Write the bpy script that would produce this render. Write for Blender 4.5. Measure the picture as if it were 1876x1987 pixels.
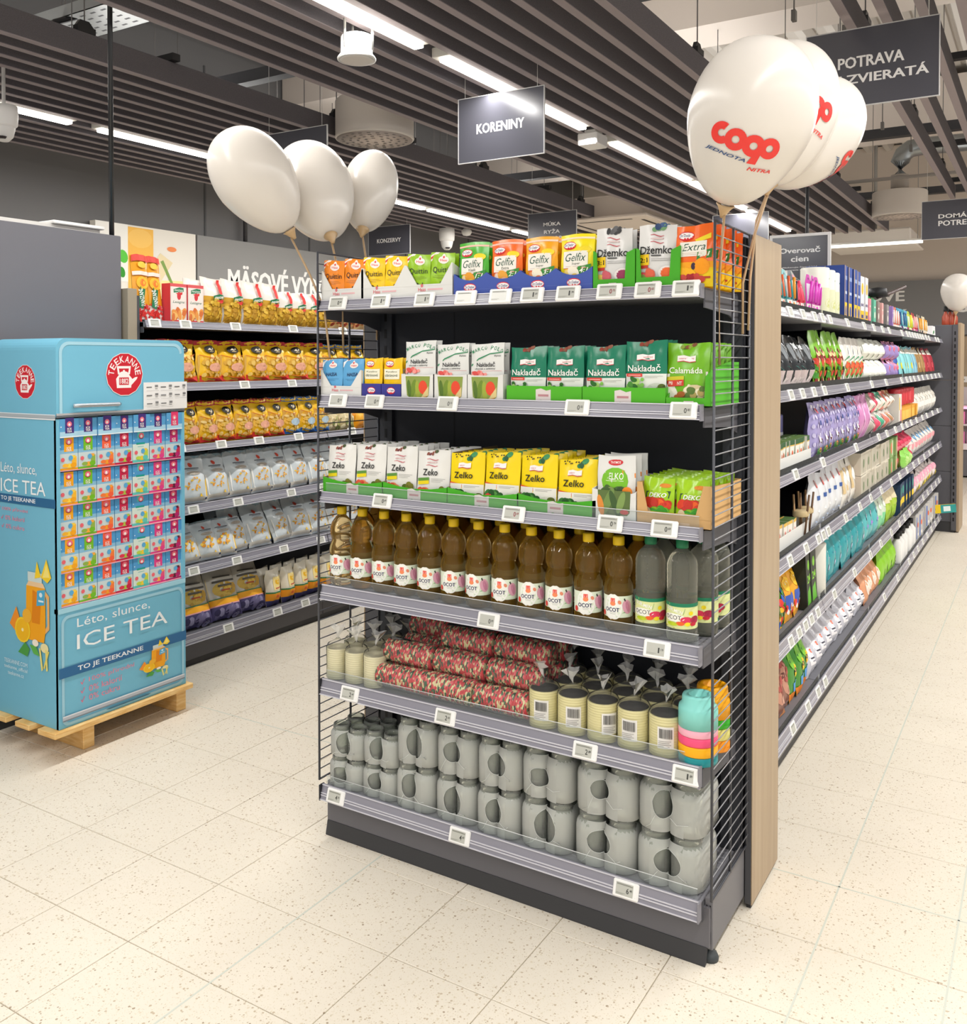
import bpy, math, random
from mathutils import Vector, Matrix, Euler
random.seed(7)
for _o in list(bpy.data.objects): bpy.data.objects.remove(_o)
SC = bpy.context.scene
COL = SC.collection
# ---------------------------------------------------------------- camera, world, exposure
F_PX, W_PX, H_PX = 1790.0, 1876.0, 1987.0
cam_data = bpy.data.cameras.new('camera')
cam_data.sensor_width = 36.0
cam_data.lens = F_PX / H_PX * 36.0
cam_data.shift_y = -(H_PX / 2 - 736.5) / H_PX
cam_data.clip_start = 0.05
camera = bpy.data.objects.new('camera', cam_data)
camera.location = (0, 0, 1.5)
camera.rotation_euler = (math.radians(90 - 1.168), 0, math.radians(31.497))
COL.objects.link(camera)
SC.camera = camera
world = bpy.data.worlds.new('World')
SC.world = world
world.use_nodes = True
world.node_tree.nodes['Background'].inputs[0].default_value = (1.0, 0.985, 0.97, 1)
world.node_tree.nodes['Background'].inputs[1].default_value = 0.85
SC.view_settings.view_transform = 'Standard'
SC.view_settings.look = 'None'
SC.view_settings.exposure = -0.34
SC.view_settings.gamma = 1.0
SC.view_settings.use_curve_mapping = False
SC.cycles.transparent_max_bounces = 20
SC.cycles.max_bounces = 8
SC.cycles.diffuse_bounces = 4
SC.cycles.glossy_bounces = 3
SC.cycles.caustics_reflective = False
SC.cycles.caustics_refractive = False
SC.cycles.use_denoising = True
SC.cycles.sample_clamp_indirect = 6.0
LAMP_W = 19.0          # watts per metre and half of each luminaire line


def line_lamp(name, x, y0, y1, z, w):
    """the light that one ceiling luminaire line gives off, as long and as narrow as its diffuser"""
    d = bpy.data.lights.new(name, 'AREA')
    d.shape = 'RECTANGLE'
    d.size, d.size_y = 0.06, y1 - y0
    d.energy = w * (y1 - y0)
    d.color = (1.0, 0.98, 0.95)
    o = bpy.data.objects.new(name, d)
    o.location = (x, (y0 + y1) / 2, z)
    COL.objects.link(o)
    return o


for _x in (-2.57, -5.25, 0.35, 3.0):
    line_lamp('strip_or_fill_lamp', _x, -2.5, 3.6, 2.955, LAMP_W)
    line_lamp('strip_or_fill_lamp', _x, 3.8, 11.0, 2.955, LAMP_W)
    for _a, _b in ((-2.5, 3.6), (3.8, 11.0)):      # upward fill lamps, added above the luminaires to brighten the ceiling
        line_lamp('strip_or_fill_lamp', _x, _a, _b, 3.19, LAMP_W * 0.5).rotation_euler = (math.pi, 0, 0)


# ---------------------------------------------------------------- materials
def lin(h):
    h = h.lstrip('#')
    if len(h) == 3: h = ''.join(c * 2 for c in h)
    o = []
    for i in (0, 2, 4):
        c = int(h[i:i + 2], 16) / 255.0
        o.append(c / 12.92 if c <= 0.04045 else ((c + 0.055) / 1.055) ** 2.4)
    return tuple(o) + (1.0,)


_MC = {}


def M(col, r=0.5, s=0.35, metal=0.0):
    """plain printed, painted or moulded surface; colours are cached"""
    if not isinstance(col, str):
        return col
    k = (col, r, s, metal)
    if k not in _MC:
        m = bpy.data.materials.new('paint_' + col.lstrip('#'))
        m.use_nodes = True
        b = m.node_tree.nodes['Principled BSDF']
        b.inputs['Base Color'].default_value = lin(col)
        b.inputs['Roughness'].default_value = r
        b.inputs['Specular IOR Level'].default_value = s
        b.inputs['Metallic'].default_value = metal
        _MC[k] = m
    return _MC[k]


def film(col):
    return M(col, 0.22, 0.5)


def emit(col, strength):
    k = ('emit', col, strength)
    if k not in _MC:
        m = bpy.data.materials.new('lamp_diffuser')
        m.use_nodes = True
        b = m.node_tree.nodes['Principled BSDF']
        b.inputs['Base Color'].default_value = lin(col)
        b.inputs['Emission Color'].default_value = lin(col)
        b.inputs['Emission Strength'].default_value = strength
        _MC[k] = m
    return _MC[k]


def clear(name, tint, body, opacity, gloss=0.12, rough=0.06):
    """see-through plastic, glass or liquid: tinted transparency with some body colour and a reflecting skin"""
    k = ('clear', name)
    if k in _MC:
        return _MC[k]
    m = bpy.data.materials.new(name)
    m.use_nodes = True
    n, l = m.node_tree.nodes, m.node_tree.links
    n.clear()
    out = n.new('ShaderNodeOutputMaterial')
    tr = n.new('ShaderNodeBsdfTransparent'); tr.inputs[0].default_value = lin(tint)
    df = n.new('ShaderNodeBsdfDiffuse'); df.inputs[0].default_value = lin(body)
    gl = n.new('ShaderNodeBsdfGlossy'); gl.inputs['Roughness'].default_value = rough
    fr = n.new('ShaderNodeLayerWeight'); fr.inputs[0].default_value = gloss
    m1 = n.new('ShaderNodeMixShader'); m1.inputs[0].default_value = opacity
    m2 = n.new('ShaderNodeMixShader')
    l.new(tr.outputs[0], m1.inputs[1]); l.new(df.outputs[0], m1.inputs[2])
    l.new(fr.outputs['Fresnel'], m2.inputs[0]); l.new(m1.outputs[0], m2.inputs[1]); l.new(gl.outputs[0], m2.inputs[2])
    l.new(m2.outputs[0], out.inputs[0])
    _MC[k] = m
    return m


def nodes_mat(name, build, r=0.5, s=0.3):
    m = bpy.data.materials.new(name)
    m.use_nodes = True
    b = m.node_tree.nodes['Principled BSDF']
    b.inputs['Roughness'].default_value = r
    b.inputs['Specular IOR Level'].default_value = s
    build(m.node_tree.nodes, m.node_tree.links, b)
    return m


def ramp(n, stops, constant=False):
    q = n.new('ShaderNodeValToRGB')
    e = q.color_ramp.elements
    while len(e) > 1: e.remove(e[-1])
    e[0].position = stops[0][0]; e[0].color = lin(stops[0][1])
    for p, c in stops[1:]:
        x = e.new(p); x.color = lin(c)
    if constant: q.color_ramp.interpolation = 'CONSTANT'
    return q


# ---------------------------------------------------------------- text as outlines
_GL = {}


def glyphs(s, flags=''):
    k = (s, flags)
    if k not in _GL:
        cu = bpy.data.curves.new('lettering', 'FONT')
        cu.body = s
        cu.resolution_u = 2
        cu.align_x = 'CENTER'
        if 'b' in flags: cu.offset = 0.012
        if 'B' in flags: cu.offset = 0.013
        if 'i' in flags: cu.shear = 0.3
        if 'n' in flags: cu.space_line = 0.95
        o = bpy.data.objects.new('lettering', cu)
        me = bpy.data.meshes.new_from_object(o)
        vs = [tuple(v.co) for v in me.vertices]
        fs = [tuple(p.vertices) for p in me.polygons]
        bpy.data.objects.remove(o); bpy.data.curves.remove(cu); bpy.data.meshes.remove(me)
        if vs:
            x0, x1 = min(v[0] for v in vs), max(v[0] for v in vs)
            y0, y1 = min(v[1] for v in vs), max(v[1] for v in vs)
            vs = [((v[0] - (x0 + x1) / 2) / (x1 - x0 or 1), (v[1] - (y0 + y1) / 2) / (y1 - y0 or 1)) for v in vs]
        _GL[k] = (vs, fs)
    return _GL[k]


# ---------------------------------------------------------------- mesh builder
class MB:
    def __init__(s):
        s.v, s.f, s.m, s.sm, s.mats = [], [], [], [], []

    def mi(s, mat):
        mat = M(mat)
        if mat not in s.mats: s.mats.append(mat)
        return s.mats.index(mat)

    def add(s, vs, fs, mat, smooth=False):
        b, i = len(s.v), s.mi(mat)
        s.v += [tuple(v) for v in vs]
        for f in fs:
            s.f.append(tuple(b + q for q in f)); s.m.append(i); s.sm.append(smooth)
        return s

    def box(s, a, b, mat):
        x0, y0, z0 = a; x1, y1, z1 = b
        vs = [(x0, y0, z0), (x1, y0, z0), (x1, y1, z0), (x0, y1, z0), (x0, y0, z1), (x1, y0, z1), (x1, y1, z1), (x0, y1, z1)]
        return s.add(vs, [(0, 3, 2, 1), (4, 5, 6, 7), (0, 1, 5, 4), (1, 2, 6, 5), (2, 3, 7, 6), (3, 0, 4, 7)], mat)

    def bbox(s, a, b, mat, c=0.002):
        """box with chamfered edges"""
        bm_v = []
        x0, y0, z0 = a; x1, y1, z1 = b
        xs, ys, zs = (x0, x1), (y0, y1), (z0, z1)
        idx = {}
        for i in (0, 1):
            for j in (0, 1):
                for k in (0, 1):
                    sx, sy, sz = (1, -1)[i], (1, -1)[j], (1, -1)[k]
                    p = (xs[i], ys[j], zs[k])
                    idx[i, j, k, 'x'] = len(bm_v); bm_v.append((p[0], p[1] + sy * c, p[2] + sz * c))
                    idx[i, j, k, 'y'] = len(bm_v); bm_v.append((p[0] + sx * c, p[1], p[2] + sz * c))
                    idx[i, j, k, 'z'] = len(bm_v); bm_v.append((p[0] + sx * c, p[1] + sy * c, p[2]))
        fs = []
        q = ((0, 0), (1, 0), (1, 1), (0, 1))
        for i in (0, 1):
            fs.append([idx[i, a_, b_, 'x'] for a_, b_ in (q if i else q[::-1])])
            fs.append([idx[a_, i, b_, 'y'] for a_, b_ in (q[::-1] if i else q)])
            fs.append([idx[a_, b_, i, 'z'] for a_, b_ in (q if i else q[::-1])])
        for i in (0, 1):
            for j in (0, 1):
                fs.append([idx[0, i, j, 'y'], idx[1, i, j, 'y'], idx[1, i, j, 'z'], idx[0, i, j, 'z']])
                fs.append([idx[i, 0, j, 'x'], idx[i, 1, j, 'x'], idx[i, 1, j, 'z'], idx[i, 0, j, 'z']])
                fs.append([idx[i, j, 0, 'x'], idx[i, j, 1, 'x'], idx[i, j, 1, 'y'], idx[i, j, 0, 'y']])
                for k in (0, 1):
                    fs.append([idx[i, j, k, 'x'], idx[i, j, k, 'y'], idx[i, j, k, 'z']])
        return s.add(bm_v, fs, mat)

    def prism(s, poly, d, mat, o=(0, 0, 0), ax='y'):
        """polygon (a,b) extruded over thickness d along an axis; ax y: a->x b->z; ax x: a->y b->z; ax z: a->x b->y"""
        n = len(poly)
        def P(a, b, t):
            if ax == 'y': q = (a, t, b)
            elif ax == 'x': q = (t, a, b)
            else: q = (a, b, t)
            return (q[0] + o[0], q[1] + o[1], q[2] + o[2])
        vs = [P(a, b, 0) for a, b in poly] + [P(a, b, d) for a, b in poly]
        fs = [tuple(range(n)), tuple(range(2 * n - 1, n - 1, -1))] + [(i, i + n, (i + 1) % n + n, (i + 1) % n) for i in range(n)]
        return s.add(vs, fs, mat)

    def tube(s, path, r, mat, n=8, smooth=True, r1=None):
        pts = [Vector(p) for p in path]
        vs, fs = [], []
        up = Vector((0, 0, 1))
        for i, p in enumerate(pts):
            d = (pts[min(i + 1, len(pts) - 1)] - pts[max(i - 1, 0)]).normalized()
            a = d.cross(up)
            if a.length < 1e-3: a = d.cross(Vector((1, 0, 0)))
            a.normalize(); b = d.cross(a)
            rr = r if r1 is None else r + (r1 - r) * i / (len(pts) - 1)
            for k in range(n):
                t = 2 * math.pi * k / n
                vs.append(p + a * (rr * math.cos(t)) + b * (rr * math.sin(t)))
        for i in range(len(pts) - 1):
            for k in range(n):
                fs.append((i * n + k, i * n + (k + 1) % n, (i + 1) * n + (k + 1) % n, (i + 1) * n + k))
        fs.append(tuple(range(n))[::-1]); fs.append(tuple((len(pts) - 1) * n + k for k in range(n)))
        return s.add(vs, fs, mat, smooth)

    def lathe(s, prof, mat, n=24, c=(0, 0, 0), ax='z', smooth=True, wob=None):
        """profile of (radius, height) around a vertical (or x) axis"""
        vs, fs = [], []
        for r, z in prof:
            for k in range(n):
                t = 2 * math.pi * k / n
                rr = r * (1 + (wob(t, z) if wob else 0))
                q = (rr * math.cos(t), rr * math.sin(t), z)
                if ax == 'x': q = (q[2], q[1], q[0])
                vs.append((q[0] + c[0], q[1] + c[1], q[2] + c[2]))
        for i in range(len(prof) - 1):
            for k in range(n):
                fs.append((i * n + k, i * n + (k + 1) % n, (i + 1) * n + (k + 1) % n, (i + 1) * n + k))
        if prof[0][0] > 1e-5: fs.append(tuple(range(n))[::-1])
        if prof[-1][0] > 1e-5: fs.append(tuple((len(prof) - 1) * n + k for k in range(n)))
        return s.add(vs, fs, mat, smooth)

    def art(s, S, W, H, cmds, h0=0.0004, dh=0.0001, div=1):
        """flat print laid on the surface S(x, z, h): x in -W/2..W/2, z in 0..H; u,v in the commands run 0..1"""
        for n_, c in enumerate(cmds):
            h = h0 + dh * n_
            k = c[0]
            def P(u, v): return S((u - 0.5) * W, v * H, h)
            if k == 'r':
                _, u0, v0, u1, v1, col = c[:6]
                nx = max(1, int(div * abs(u1 - u0) * 4 + .5)); nz = max(1, int(div * abs(v1 - v0) * 4 + .5))
                vs = [P(u0 + (u1 - u0) * i / nx, v0 + (v1 - v0) * j / nz) for j in range(nz + 1) for i in range(nx + 1)]
                fs = [(j * (nx + 1) + i, j * (nx + 1) + i + 1, (j + 1) * (nx + 1) + i + 1, (j + 1) * (nx + 1) + i) for j in range(nz) for i in range(nx)]
                s.add(vs, fs, col, div > 1)
            elif k == 'e':
                _, u, v, ru, rv, col = c[:6]
                m = 14 if ru * W > 0.006 else 8
                a0 = c[6] if len(c) > 6 else 0.0
                ca, sa = math.cos(a0), math.sin(a0)
                vs = [P(u, v)]
                rings = 2 if div > 1 and ru > .12 else 1
                for q in range(1, rings + 1):
                    for i in range(m):
                        t = 2 * math.pi * i / m
                        x, z = ru * W * q / rings * math.cos(t), rv * H * q / rings * math.sin(t)
                        vs.append(P(u + (x * ca - z * sa) / W, v + (x * sa + z * ca) / H))
                fs = [(0, 1 + i, 1 + (i + 1) % m) for i in range(m)]
                for q in range(1, rings):
                    b0 = 1 + (q - 1) * m
                    fs += [(b0 + i, b0 + m + i, b0 + m + (i + 1) % m, b0 + (i + 1) % m) for i in range(m)]
                s.add(vs, fs, col)
            elif k == 'p':
                s.add([P(u, v) for u, v in c[1]], [tuple(range(len(c[1])))], c[2])
            elif k == 't':
                _, txt, u, v, w, hh, col = c[:7]
                fl = c[7] if len(c) > 7 else 'b'
                a0 = c[8] if len(c) > 8 else 0.0
                ca, sa = math.cos(a0), math.sin(a0)
                vs, fs = glyphs(txt, fl)
                for bold in ((-1, 1) if 'B' in fl else (0,)):      # heavy lettering: the outline laid twice, a hair apart
                    out = []
                    for a, b in vs:
                        x, z = a * w * W + bold * .022 * hh * H, b * hh * H
                        out.append(S((u + (x * ca - z * sa) / W - .5) * W, (v + (x * sa + z * ca) / H) * H, h + bold * .00012))
                    s.add(out, fs, col)
            elif k == 'a':      # text on an arc: centre, radius (fraction of W), from / to angle in degrees, letter height (fraction of W)
                _, txt, u, v, R, a0, a1, lh, col = c[:9]
                for i, ch in enumerate(txt):
                    if ch == ' ': continue
                    t = math.radians(a0 + (a1 - a0) * i / (len(txt) - 1))
                    vs, fs = glyphs(ch, 'b')
                    wl = lh * (0.3 if ch in 'I1' else 0.72)
                    rot = t - math.pi / 2
                    ca, sa = math.cos(rot), math.sin(rot)
                    cu_, cv_ = u + R * math.cos(t), v + R * math.sin(t) * W / H
                    out = []
                    for a, b in vs:
                        x, z = a * wl * W, b * lh * W
                        out.append(P(cu_ + (x * ca - z * sa) / W, cv_ + (x * sa + z * ca) / H))
                    s.add(out, fs, col)
        return s

    def mesh(s, name):
        me = bpy.data.meshes.new(name)
        me.from_pydata(s.v, [], s.f)
        for m in s.mats: me.materials.append(m)
        if s.f:
            me.polygons.foreach_set('material_index', s.m)
            me.polygons.foreach_set('use_smooth', s.sm)
        me.update()
        return me


# ---------------------------------------------------------------- objects
def tag(o, label=None, cat=None, group=None, kind=None):
    if label: o['label'] = label
    if cat: o['category'] = cat
    if group: o['group'] = group
    if kind: o['kind'] = kind
    return o


def put(name, me, parent=None, loc=None, rot=None):
    if isinstance(me, MB): me = me.mesh(name)
    o = bpy.data.objects.new(name, me)
    COL.objects.link(o)
    if parent is not None: o.parent = parent
    if loc is not None: o.location = loc
    if rot is not None: o.rotation_euler = rot
    return o


def thing(name, label, cat, loc=(0, 0, 0), rz=0.0, group=None, rx=0.0, me=None):
    o = put(name, me, None, loc, (rx, 0, rz))
    return tag(o, label, cat, group)


class Kit:
    """a kind of thing: own mesh or None, then parts (name, mesh, label, [sub-parts])"""
    def __init__(s, name, cat, me=None, parts=()):
        s.name, s.cat = name, cat
        s.me = me.mesh(name) if isinstance(me, MB) else me
        s.parts = [(p[0], p[1].mesh(p[0]) if isinstance(p[1], MB) else p[1], p[2] if len(p) > 2 else None,
                    [(q[0], q[1].mesh(q[0]) if isinstance(q[1], MB) else q[1]) for q in (p[3] if len(p) > 3 else ())]) for p in parts]

    def at(s, label, loc, rz=0.0, group=None, rx=0.0, sc=None, ry=0.0):
        o = bpy.data.objects.new(s.name, s.me)
        COL.objects.link(o)
        o.location = loc
        if rx:                              # a leaning pack rests on its lowest edge
            if not hasattr(s, 'yz'):
                s.yz = [(v.co.y, v.co.z) for m_ in [s.me] + [p[1] for p in s.parts] if m_ for v in m_.vertices if v.co.z < .05]
            a, b = math.sin(rx), math.cos(rx)
            if s.name != 'price_tag': o.location.z += max(0.0, -min((y * a + z * b for y, z in s.yz), default=0)) + .0003
        o.rotation_euler = (rx, ry, rz)
        if sc: o.scale = sc
        tag(o, label, s.cat, group)
        for n, me, lb, subs in s.parts:
            c = put(n, me, o)
            if lb: c['label'] = lb
            for n2, me2 in subs: put(n2, me2, c)
        return o


ORD = ['first', 'second', 'third', 'fourth', 'fifth', 'sixth', 'seventh', 'eighth', 'ninth', 'tenth', 'eleventh', 'twelfth', 'thirteenth',
       'fourteenth', 'fifteenth', 'sixteenth', 'seventeenth', 'eighteenth', 'nineteenth', 'twentieth', 'twenty-first', 'twenty-second',
       'twenty-third', 'twenty-fourth', 'twenty-fifth', 'twenty-sixth', 'twenty-seventh', 'twenty-eighth', 'twenty-ninth', 'thirtieth']


def pillow(W, H, t, front, back=None, crimp=0.07, sag=0.0, mb=None, nu=12, nv=14, edge=None, pinch=0.0):
    """a filled pouch standing on its lower edge, front towards -y; returns (builder, surface function for print)"""
    mb = mb or MB()
    def bulge(x, z):
        a = max(0.0, 1 - (2 * x / W) ** 2) ** 0.6
        v = z / H
        if v < crimp * 0.4 or v > 1 - crimp: return 0.0012
        q = (v - crimp * 0.4) / (1 - crimp * 1.4)
        q = q ** (1 - sag)
        b = max(0.0, math.sin(math.pi * min(max(q, 0), 1))) ** 0.55
        return 0.0012 + t / 2 * a * b
    def wx(x, z):
        v = z / H
        return x * (1 - pinch * math.sin(math.pi * min(max(v, 0), 1)))
    PS = random.Random(int(W * 7919 + H * 104729 + t * 999983))
    ph = [PS.uniform(0, 6.28) for _ in range(8)]
    am = t * 0.07 + 0.0006
    def wr(x, z):                       # soft creases of the film
        a, b = x / W, z / H
        return am * (math.sin(9 * a + 7 * b + ph[0]) * math.sin(5 * b - 6 * a + ph[1]) + .6 * math.sin(15 * a - 11 * b + ph[2]) * max(0, 1.2 * b))
    def dz(x, z):
        a, b = x / W, z / H
        return b * b * H * (.018 * math.sin(4 * a + ph[3]) + .012 * a * math.sin(ph[4]))
    def S(x, z, h): return (wx(x, z), -bulge(x, z) - h + wr(x, z), z + dz(x, z))
    for sgn, mt in ((-1, front), (1, back or front)):
        vs, fs = [], []
        for j in range(nv + 1):
            v = j / nv
            v = v if j not in (0, nv) else v
            for i in range(nu + 1):
                x = (i / nu - 0.5) * W
                z = v * H
                vs.append((wx(x, z), sgn * bulge(x, z) + wr(x, z), z + dz(x, z)))
        for j in range(nv):
            for i in range(nu):
                q = (j * (nu + 1) + i, j * (nu + 1) + i + 1, (j + 1) * (nu + 1) + i + 1, (j + 1) * (nu + 1) + i)
                fs.append(q if sgn < 0 else q[::-1])
        mb.add(vs, fs, mt, True)
    return mb, S


def flat(y=0.0):
    return lambda x, z, h: (x, y - h, z)


def carton(W, D, H, front, side=None, top=None, mb=None):
    """a closed box, front face at y=0 towards -y"""
    mb = mb or MB()
    x = W / 2
    side, top = side or front, top or side or front
    mb.add([(-x, 0, 0), (x, 0, 0), (x, 0, H), (-x, 0, H)], [(0, 1, 2, 3)], front)
    mb.add([(-x, 0, 0), (x, 0, 0), (x, 0, H), (-x, 0, H), (-x, D, 0), (x, D, 0), (x, D, H), (-x, D, H)],
           [(1, 5, 6, 2), (4, 0, 3, 7), (5, 4, 7, 6), (0, 4, 5, 1)], side)
    mb.add([(-x, 0, H), (x, 0, H), (x, D, H), (-x, D, H)], [(0, 1, 2, 3)], top)
    return mb


def tray(W, D, prof, hb, front, side=None, t=0.0025, side_poly=None):
    """an open display tray: front panel with a cut outline prof [(u, z)...] along its upper edge, sloping sides, a back and a bottom"""
    mb = MB()
    side = side or front
    x = W / 2
    poly = [(-x, 0), (x, 0)] + [((u - 0.5) * W, z) for u, z in prof[::-1]]
    mb.prism(poly, t, front)
    zl, zr = prof[0][1], prof[-1][1]
    for sx, zf in ((-x, zl), (x - t, zr)):
        mb.prism([(0, 0), (D, 0), (D, hb), (D * 0.6, hb), (t, zf)] if not side_poly else side_poly, t, side, (sx, 0, 0), 'x')
    mb.box((-x, D - t, 0), (x, D, hb), side)
    mb.box((-x, 0, 0), (x, D, t), side)
    return mb


def bits(u, v, cols, n, ru, rv, sz, seed=1):
    """a scatter of printed fruit or vegetable blobs"""
    R = random.Random(seed)
    return [('e', u + R.uniform(-ru, ru), v + R.uniform(-rv, rv), sz * R.uniform(.7, 1.3), sz * R.uniform(.55, 1.1), R.choice(cols), R.uniform(0, 3)) for _ in range(n)]


def lines(u0, u1, v, n, dv, col, th=0.008, seed=3):
    R = random.Random(seed)
    return [('r', u0, v - i * dv, u0 + (u1 - u0) * R.uniform(.6, 1), v - i * dv + th, col) for i in range(n)]


# ================================================================ the room
def to_px(p):
    q = Matrix.Rotation(math.radians(-31.497), 3, 'Z') @ Vector((p[0], p[1], p[2] - 1.5))
    a = math.radians(1.168)
    fwd, up = q.y * math.cos(a) - q.z * math.sin(a), q.z * math.cos(a) + q.y * math.sin(a)
    if fwd < 0.2: return None
    return 938 + 1790 * q.x / fwd, 736.5 - 1790 * up / fwd


def m_floor(n, l, b):
    g = n.new('ShaderNodeNewGeometry')
    v1 = n.new('ShaderNodeTexVoronoi'); v1.inputs['Scale'].default_value = 150.0
    v2 = n.new('ShaderNodeTexVoronoi'); v2.inputs['Scale'].default_value = 330.0
    nz = n.new('ShaderNodeTexNoise'); nz.inputs['Scale'].default_value = 3.0
    for t in (v1, v2, nz): l.new(g.outputs['Position'], t.inputs['Vector'])
    # a chip is a small disc round some of the cell centres
    def chips(v, dist, pick):
        sp = n.new('ShaderNodeSeparateColor'); l.new(v.outputs['Color'], sp.inputs[0])
        a = n.new('ShaderNodeMath'); a.operation = 'LESS_THAN'; a.inputs[1].default_value = pick; l.new(sp.outputs[0], a.inputs[0])
        dd = n.new('ShaderNodeMath'); dd.operation = 'MULTIPLY'; dd.inputs[1].default_value = dist; l.new(sp.outputs[1], dd.inputs[0])
        c = n.new('ShaderNodeMath'); c.operation = 'LESS_THAN'; l.new(v.outputs['Distance'], c.inputs[0]); l.new(dd.outputs[0], c.inputs[1])
        r = n.new('ShaderNodeMath'); r.operation = 'MULTIPLY'; l.new(a.outputs[0], r.inputs[0]); l.new(c.outputs[0], r.inputs[1])
        return r, sp
    base = ramp(n, [(0.3, '#dfd7c8'), (0.7, '#e4dccd')]); l.new(nz.outputs[0], base.inputs[0])
    c1, s1 = chips(v1, 0.55, 0.33)
    c2, s2 = chips(v2, 0.55, 0.4)
    k1 = ramp(n, [(0.0, '#c0b19a'), (.35, '#cec2aa'), (.7, '#d5cab4'), (.95, '#a5957f')], True); l.new(s1.outputs[2], k1.inputs[0])
    k2 = ramp(n, [(0.0, '#d3c8b1'), (.6, '#dacfba'), (.96, '#b3a48d')], True); l.new(s2.outputs[2], k2.inputs[0])
    x1 = n.new('ShaderNodeMix'); x1.data_type = 'RGBA'
    l.new(c2.outputs[0], x1.inputs[0]); l.new(base.outputs[0], x1.inputs[6]); l.new(k2.outputs[0], x1.inputs[7])
    x2 = n.new('ShaderNodeMix'); x2.data_type = 'RGBA'
    l.new(c1.outputs[0], x2.inputs[0]); l.new(x1.outputs[2], x2.inputs[6]); l.new(k1.outputs[0], x2.inputs[7])
    l.new(x2.outputs[2], b.inputs['Base Color'])


FLOOR_M = nodes_mat('terrazzo_tile', m_floor, 0.42, 0.25)


def m_wood(n, l, b):
    tc = n.new('ShaderNodeNewGeometry')
    mp = n.new('ShaderNodeMapping'); mp.inputs['Scale'].default_value = (22, 22, 1.1)
    nz = n.new('ShaderNodeTexNoise'); nz.inputs['Scale'].default_value = 1.6; nz.inputs['Detail'].default_value = 7
    l.new(tc.outputs['Position'], mp.inputs[0]); l.new(mp.outputs[0], nz.inputs['Vector'])
    r = ramp(n, [(0.3, '#a28e75'), (0.5, '#a9957b'), (0.68, '#ae9b82')]); l.new(nz.outputs[0], r.inputs[0])
    l.new(r.outputs[0], b.inputs['Base Color'])


WOOD = nodes_mat('oak_decor', m_wood, 0.5, 0.3)


def m_pine(n, l, b):
    tc = n.new('ShaderNodeNewGeometry')
    mp = n.new('ShaderNodeMapping'); mp.inputs['Scale'].default_value = (4, 4, 30)
    nz = n.new('ShaderNodeTexNoise'); nz.inputs['Scale'].default_value = 4; nz.inputs['Detail'].default_value = 4
    l.new(tc.outputs['Position'], mp.inputs[0]); l.new(mp.outputs[0], nz.inputs['Vector'])
    r = ramp(n, [(0.3, '#d9a860'), (0.7, '#ecca8f')]); l.new(nz.outputs[0], r.inputs[0])
    l.new(r.outputs[0], b.inputs['Base Color'])


PINE = nodes_mat('pine', m_pine, 0.6, 0.2)

DK = '#5b5b60'          # grey powder-coated steel
DKF = '#26282f'         # near-black shelving panel

# ---- floor: slab, single tiles near the camera, the rest joined
mb = MB(); mb.box((-9, -4, -0.12), (6, 16, -0.004), '#b9b0a0')
floor = tag(put('floor', mb), kind='structure')
TX, TY = 0.3038, 0.3048
GX = [-2.013 + TX * k for k in range(-22, 26)]
GY = [1.528 + TY * k for k in range(-17, 46)]
def is_hidden(x, y):
    if -1.9 < x < -0.72 and 2.3 < y < 2.6: return True
    if -1.8 < x < -0.9 and 2.6 < y < 9: return True
    if x < -3.65 and y < 6.2: return True
    return False
tiles = []
for gx in GX:
    for gy in GY:
        if not (-8.8 < gx < 5.6 and -3.7 < gy < 15.6): continue
        cx, cy = gx + TX / 2, gy + TY / 2
        p = to_px((cx, cy, 0))
        a = 0.0
        if p and -60 < p[0] < 1936 and p[1] < 2060 and not is_hidden(cx, cy) and cx > -3.7:
            q = [to_px((gx + i * TX, gy + j * TY, 0)) for i, j in ((0, 0), (1, 0), (1, 1), (0, 1))]
            if all(q): a = abs(sum(q[i][0] * q[(i + 1) % 4][1] - q[(i + 1) % 4][0] * q[i][1] for i in range(4))) / 2
        tiles.append((a, gx, gy))
tiles.sort(key=lambda t: -t[0])
J = 0.0013
def tile_mb(mb, x, y):
    x0, y0, x1, y1, c = x + J, y + J, x + TX - J, y + TY - J, 0.0012
    vs = [(x0, y0, -0.008), (x1, y0, -0.008), (x1, y1, -0.008), (x0, y1, -0.008), (x0, y0, -c), (x1, y0, -c), (x1, y1, -c), (x0, y1, -c),
          (x0 + c, y0 + c, 0), (x1 - c, y0 + c, 0), (x1 - c, y1 - c, 0), (x0 + c, y1 - c, 0)]
    fs = [(8, 9, 10, 11)] + [(i, (i + 1) % 4, (i + 1) % 4 + 4, i + 4) for i in range(4)] + [(i + 4, (i + 1) % 4 + 4, (i + 1) % 4 + 8, i + 8) for i in range(4)]
    mb.add(vs, fs, FLOOR_M)
one = MB(); tile_mb(one, 0, 0)
one = one.mesh('tile')
for a, gx, gy in tiles[:290]: put('tile', one, floor, (gx, gy, 0))
mb = MB()
for a, gx, gy in tiles[290:]: tile_mb(mb, gx, gy)
tag(put('distant_tiles', mb, floor), kind='stuff')
# pale rubber expansion joints let into the tile grid
mb = MB()
for k in (1, 5, 6):
    x = -2.013 + TX * k
    mb.box((x - 0.0024, -3.5, -0.006), (x + 0.0024, 15.5, 0.0004), '#c9cdc2')
mb.box((-8.5, 1.528 + 4 * TY - 0.0024, -0.006), (5.5, 1.528 + 4 * TY + 0.0024, 0.0004), '#c9cdc2')
put('expansion_joint', mb, floor)

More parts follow.
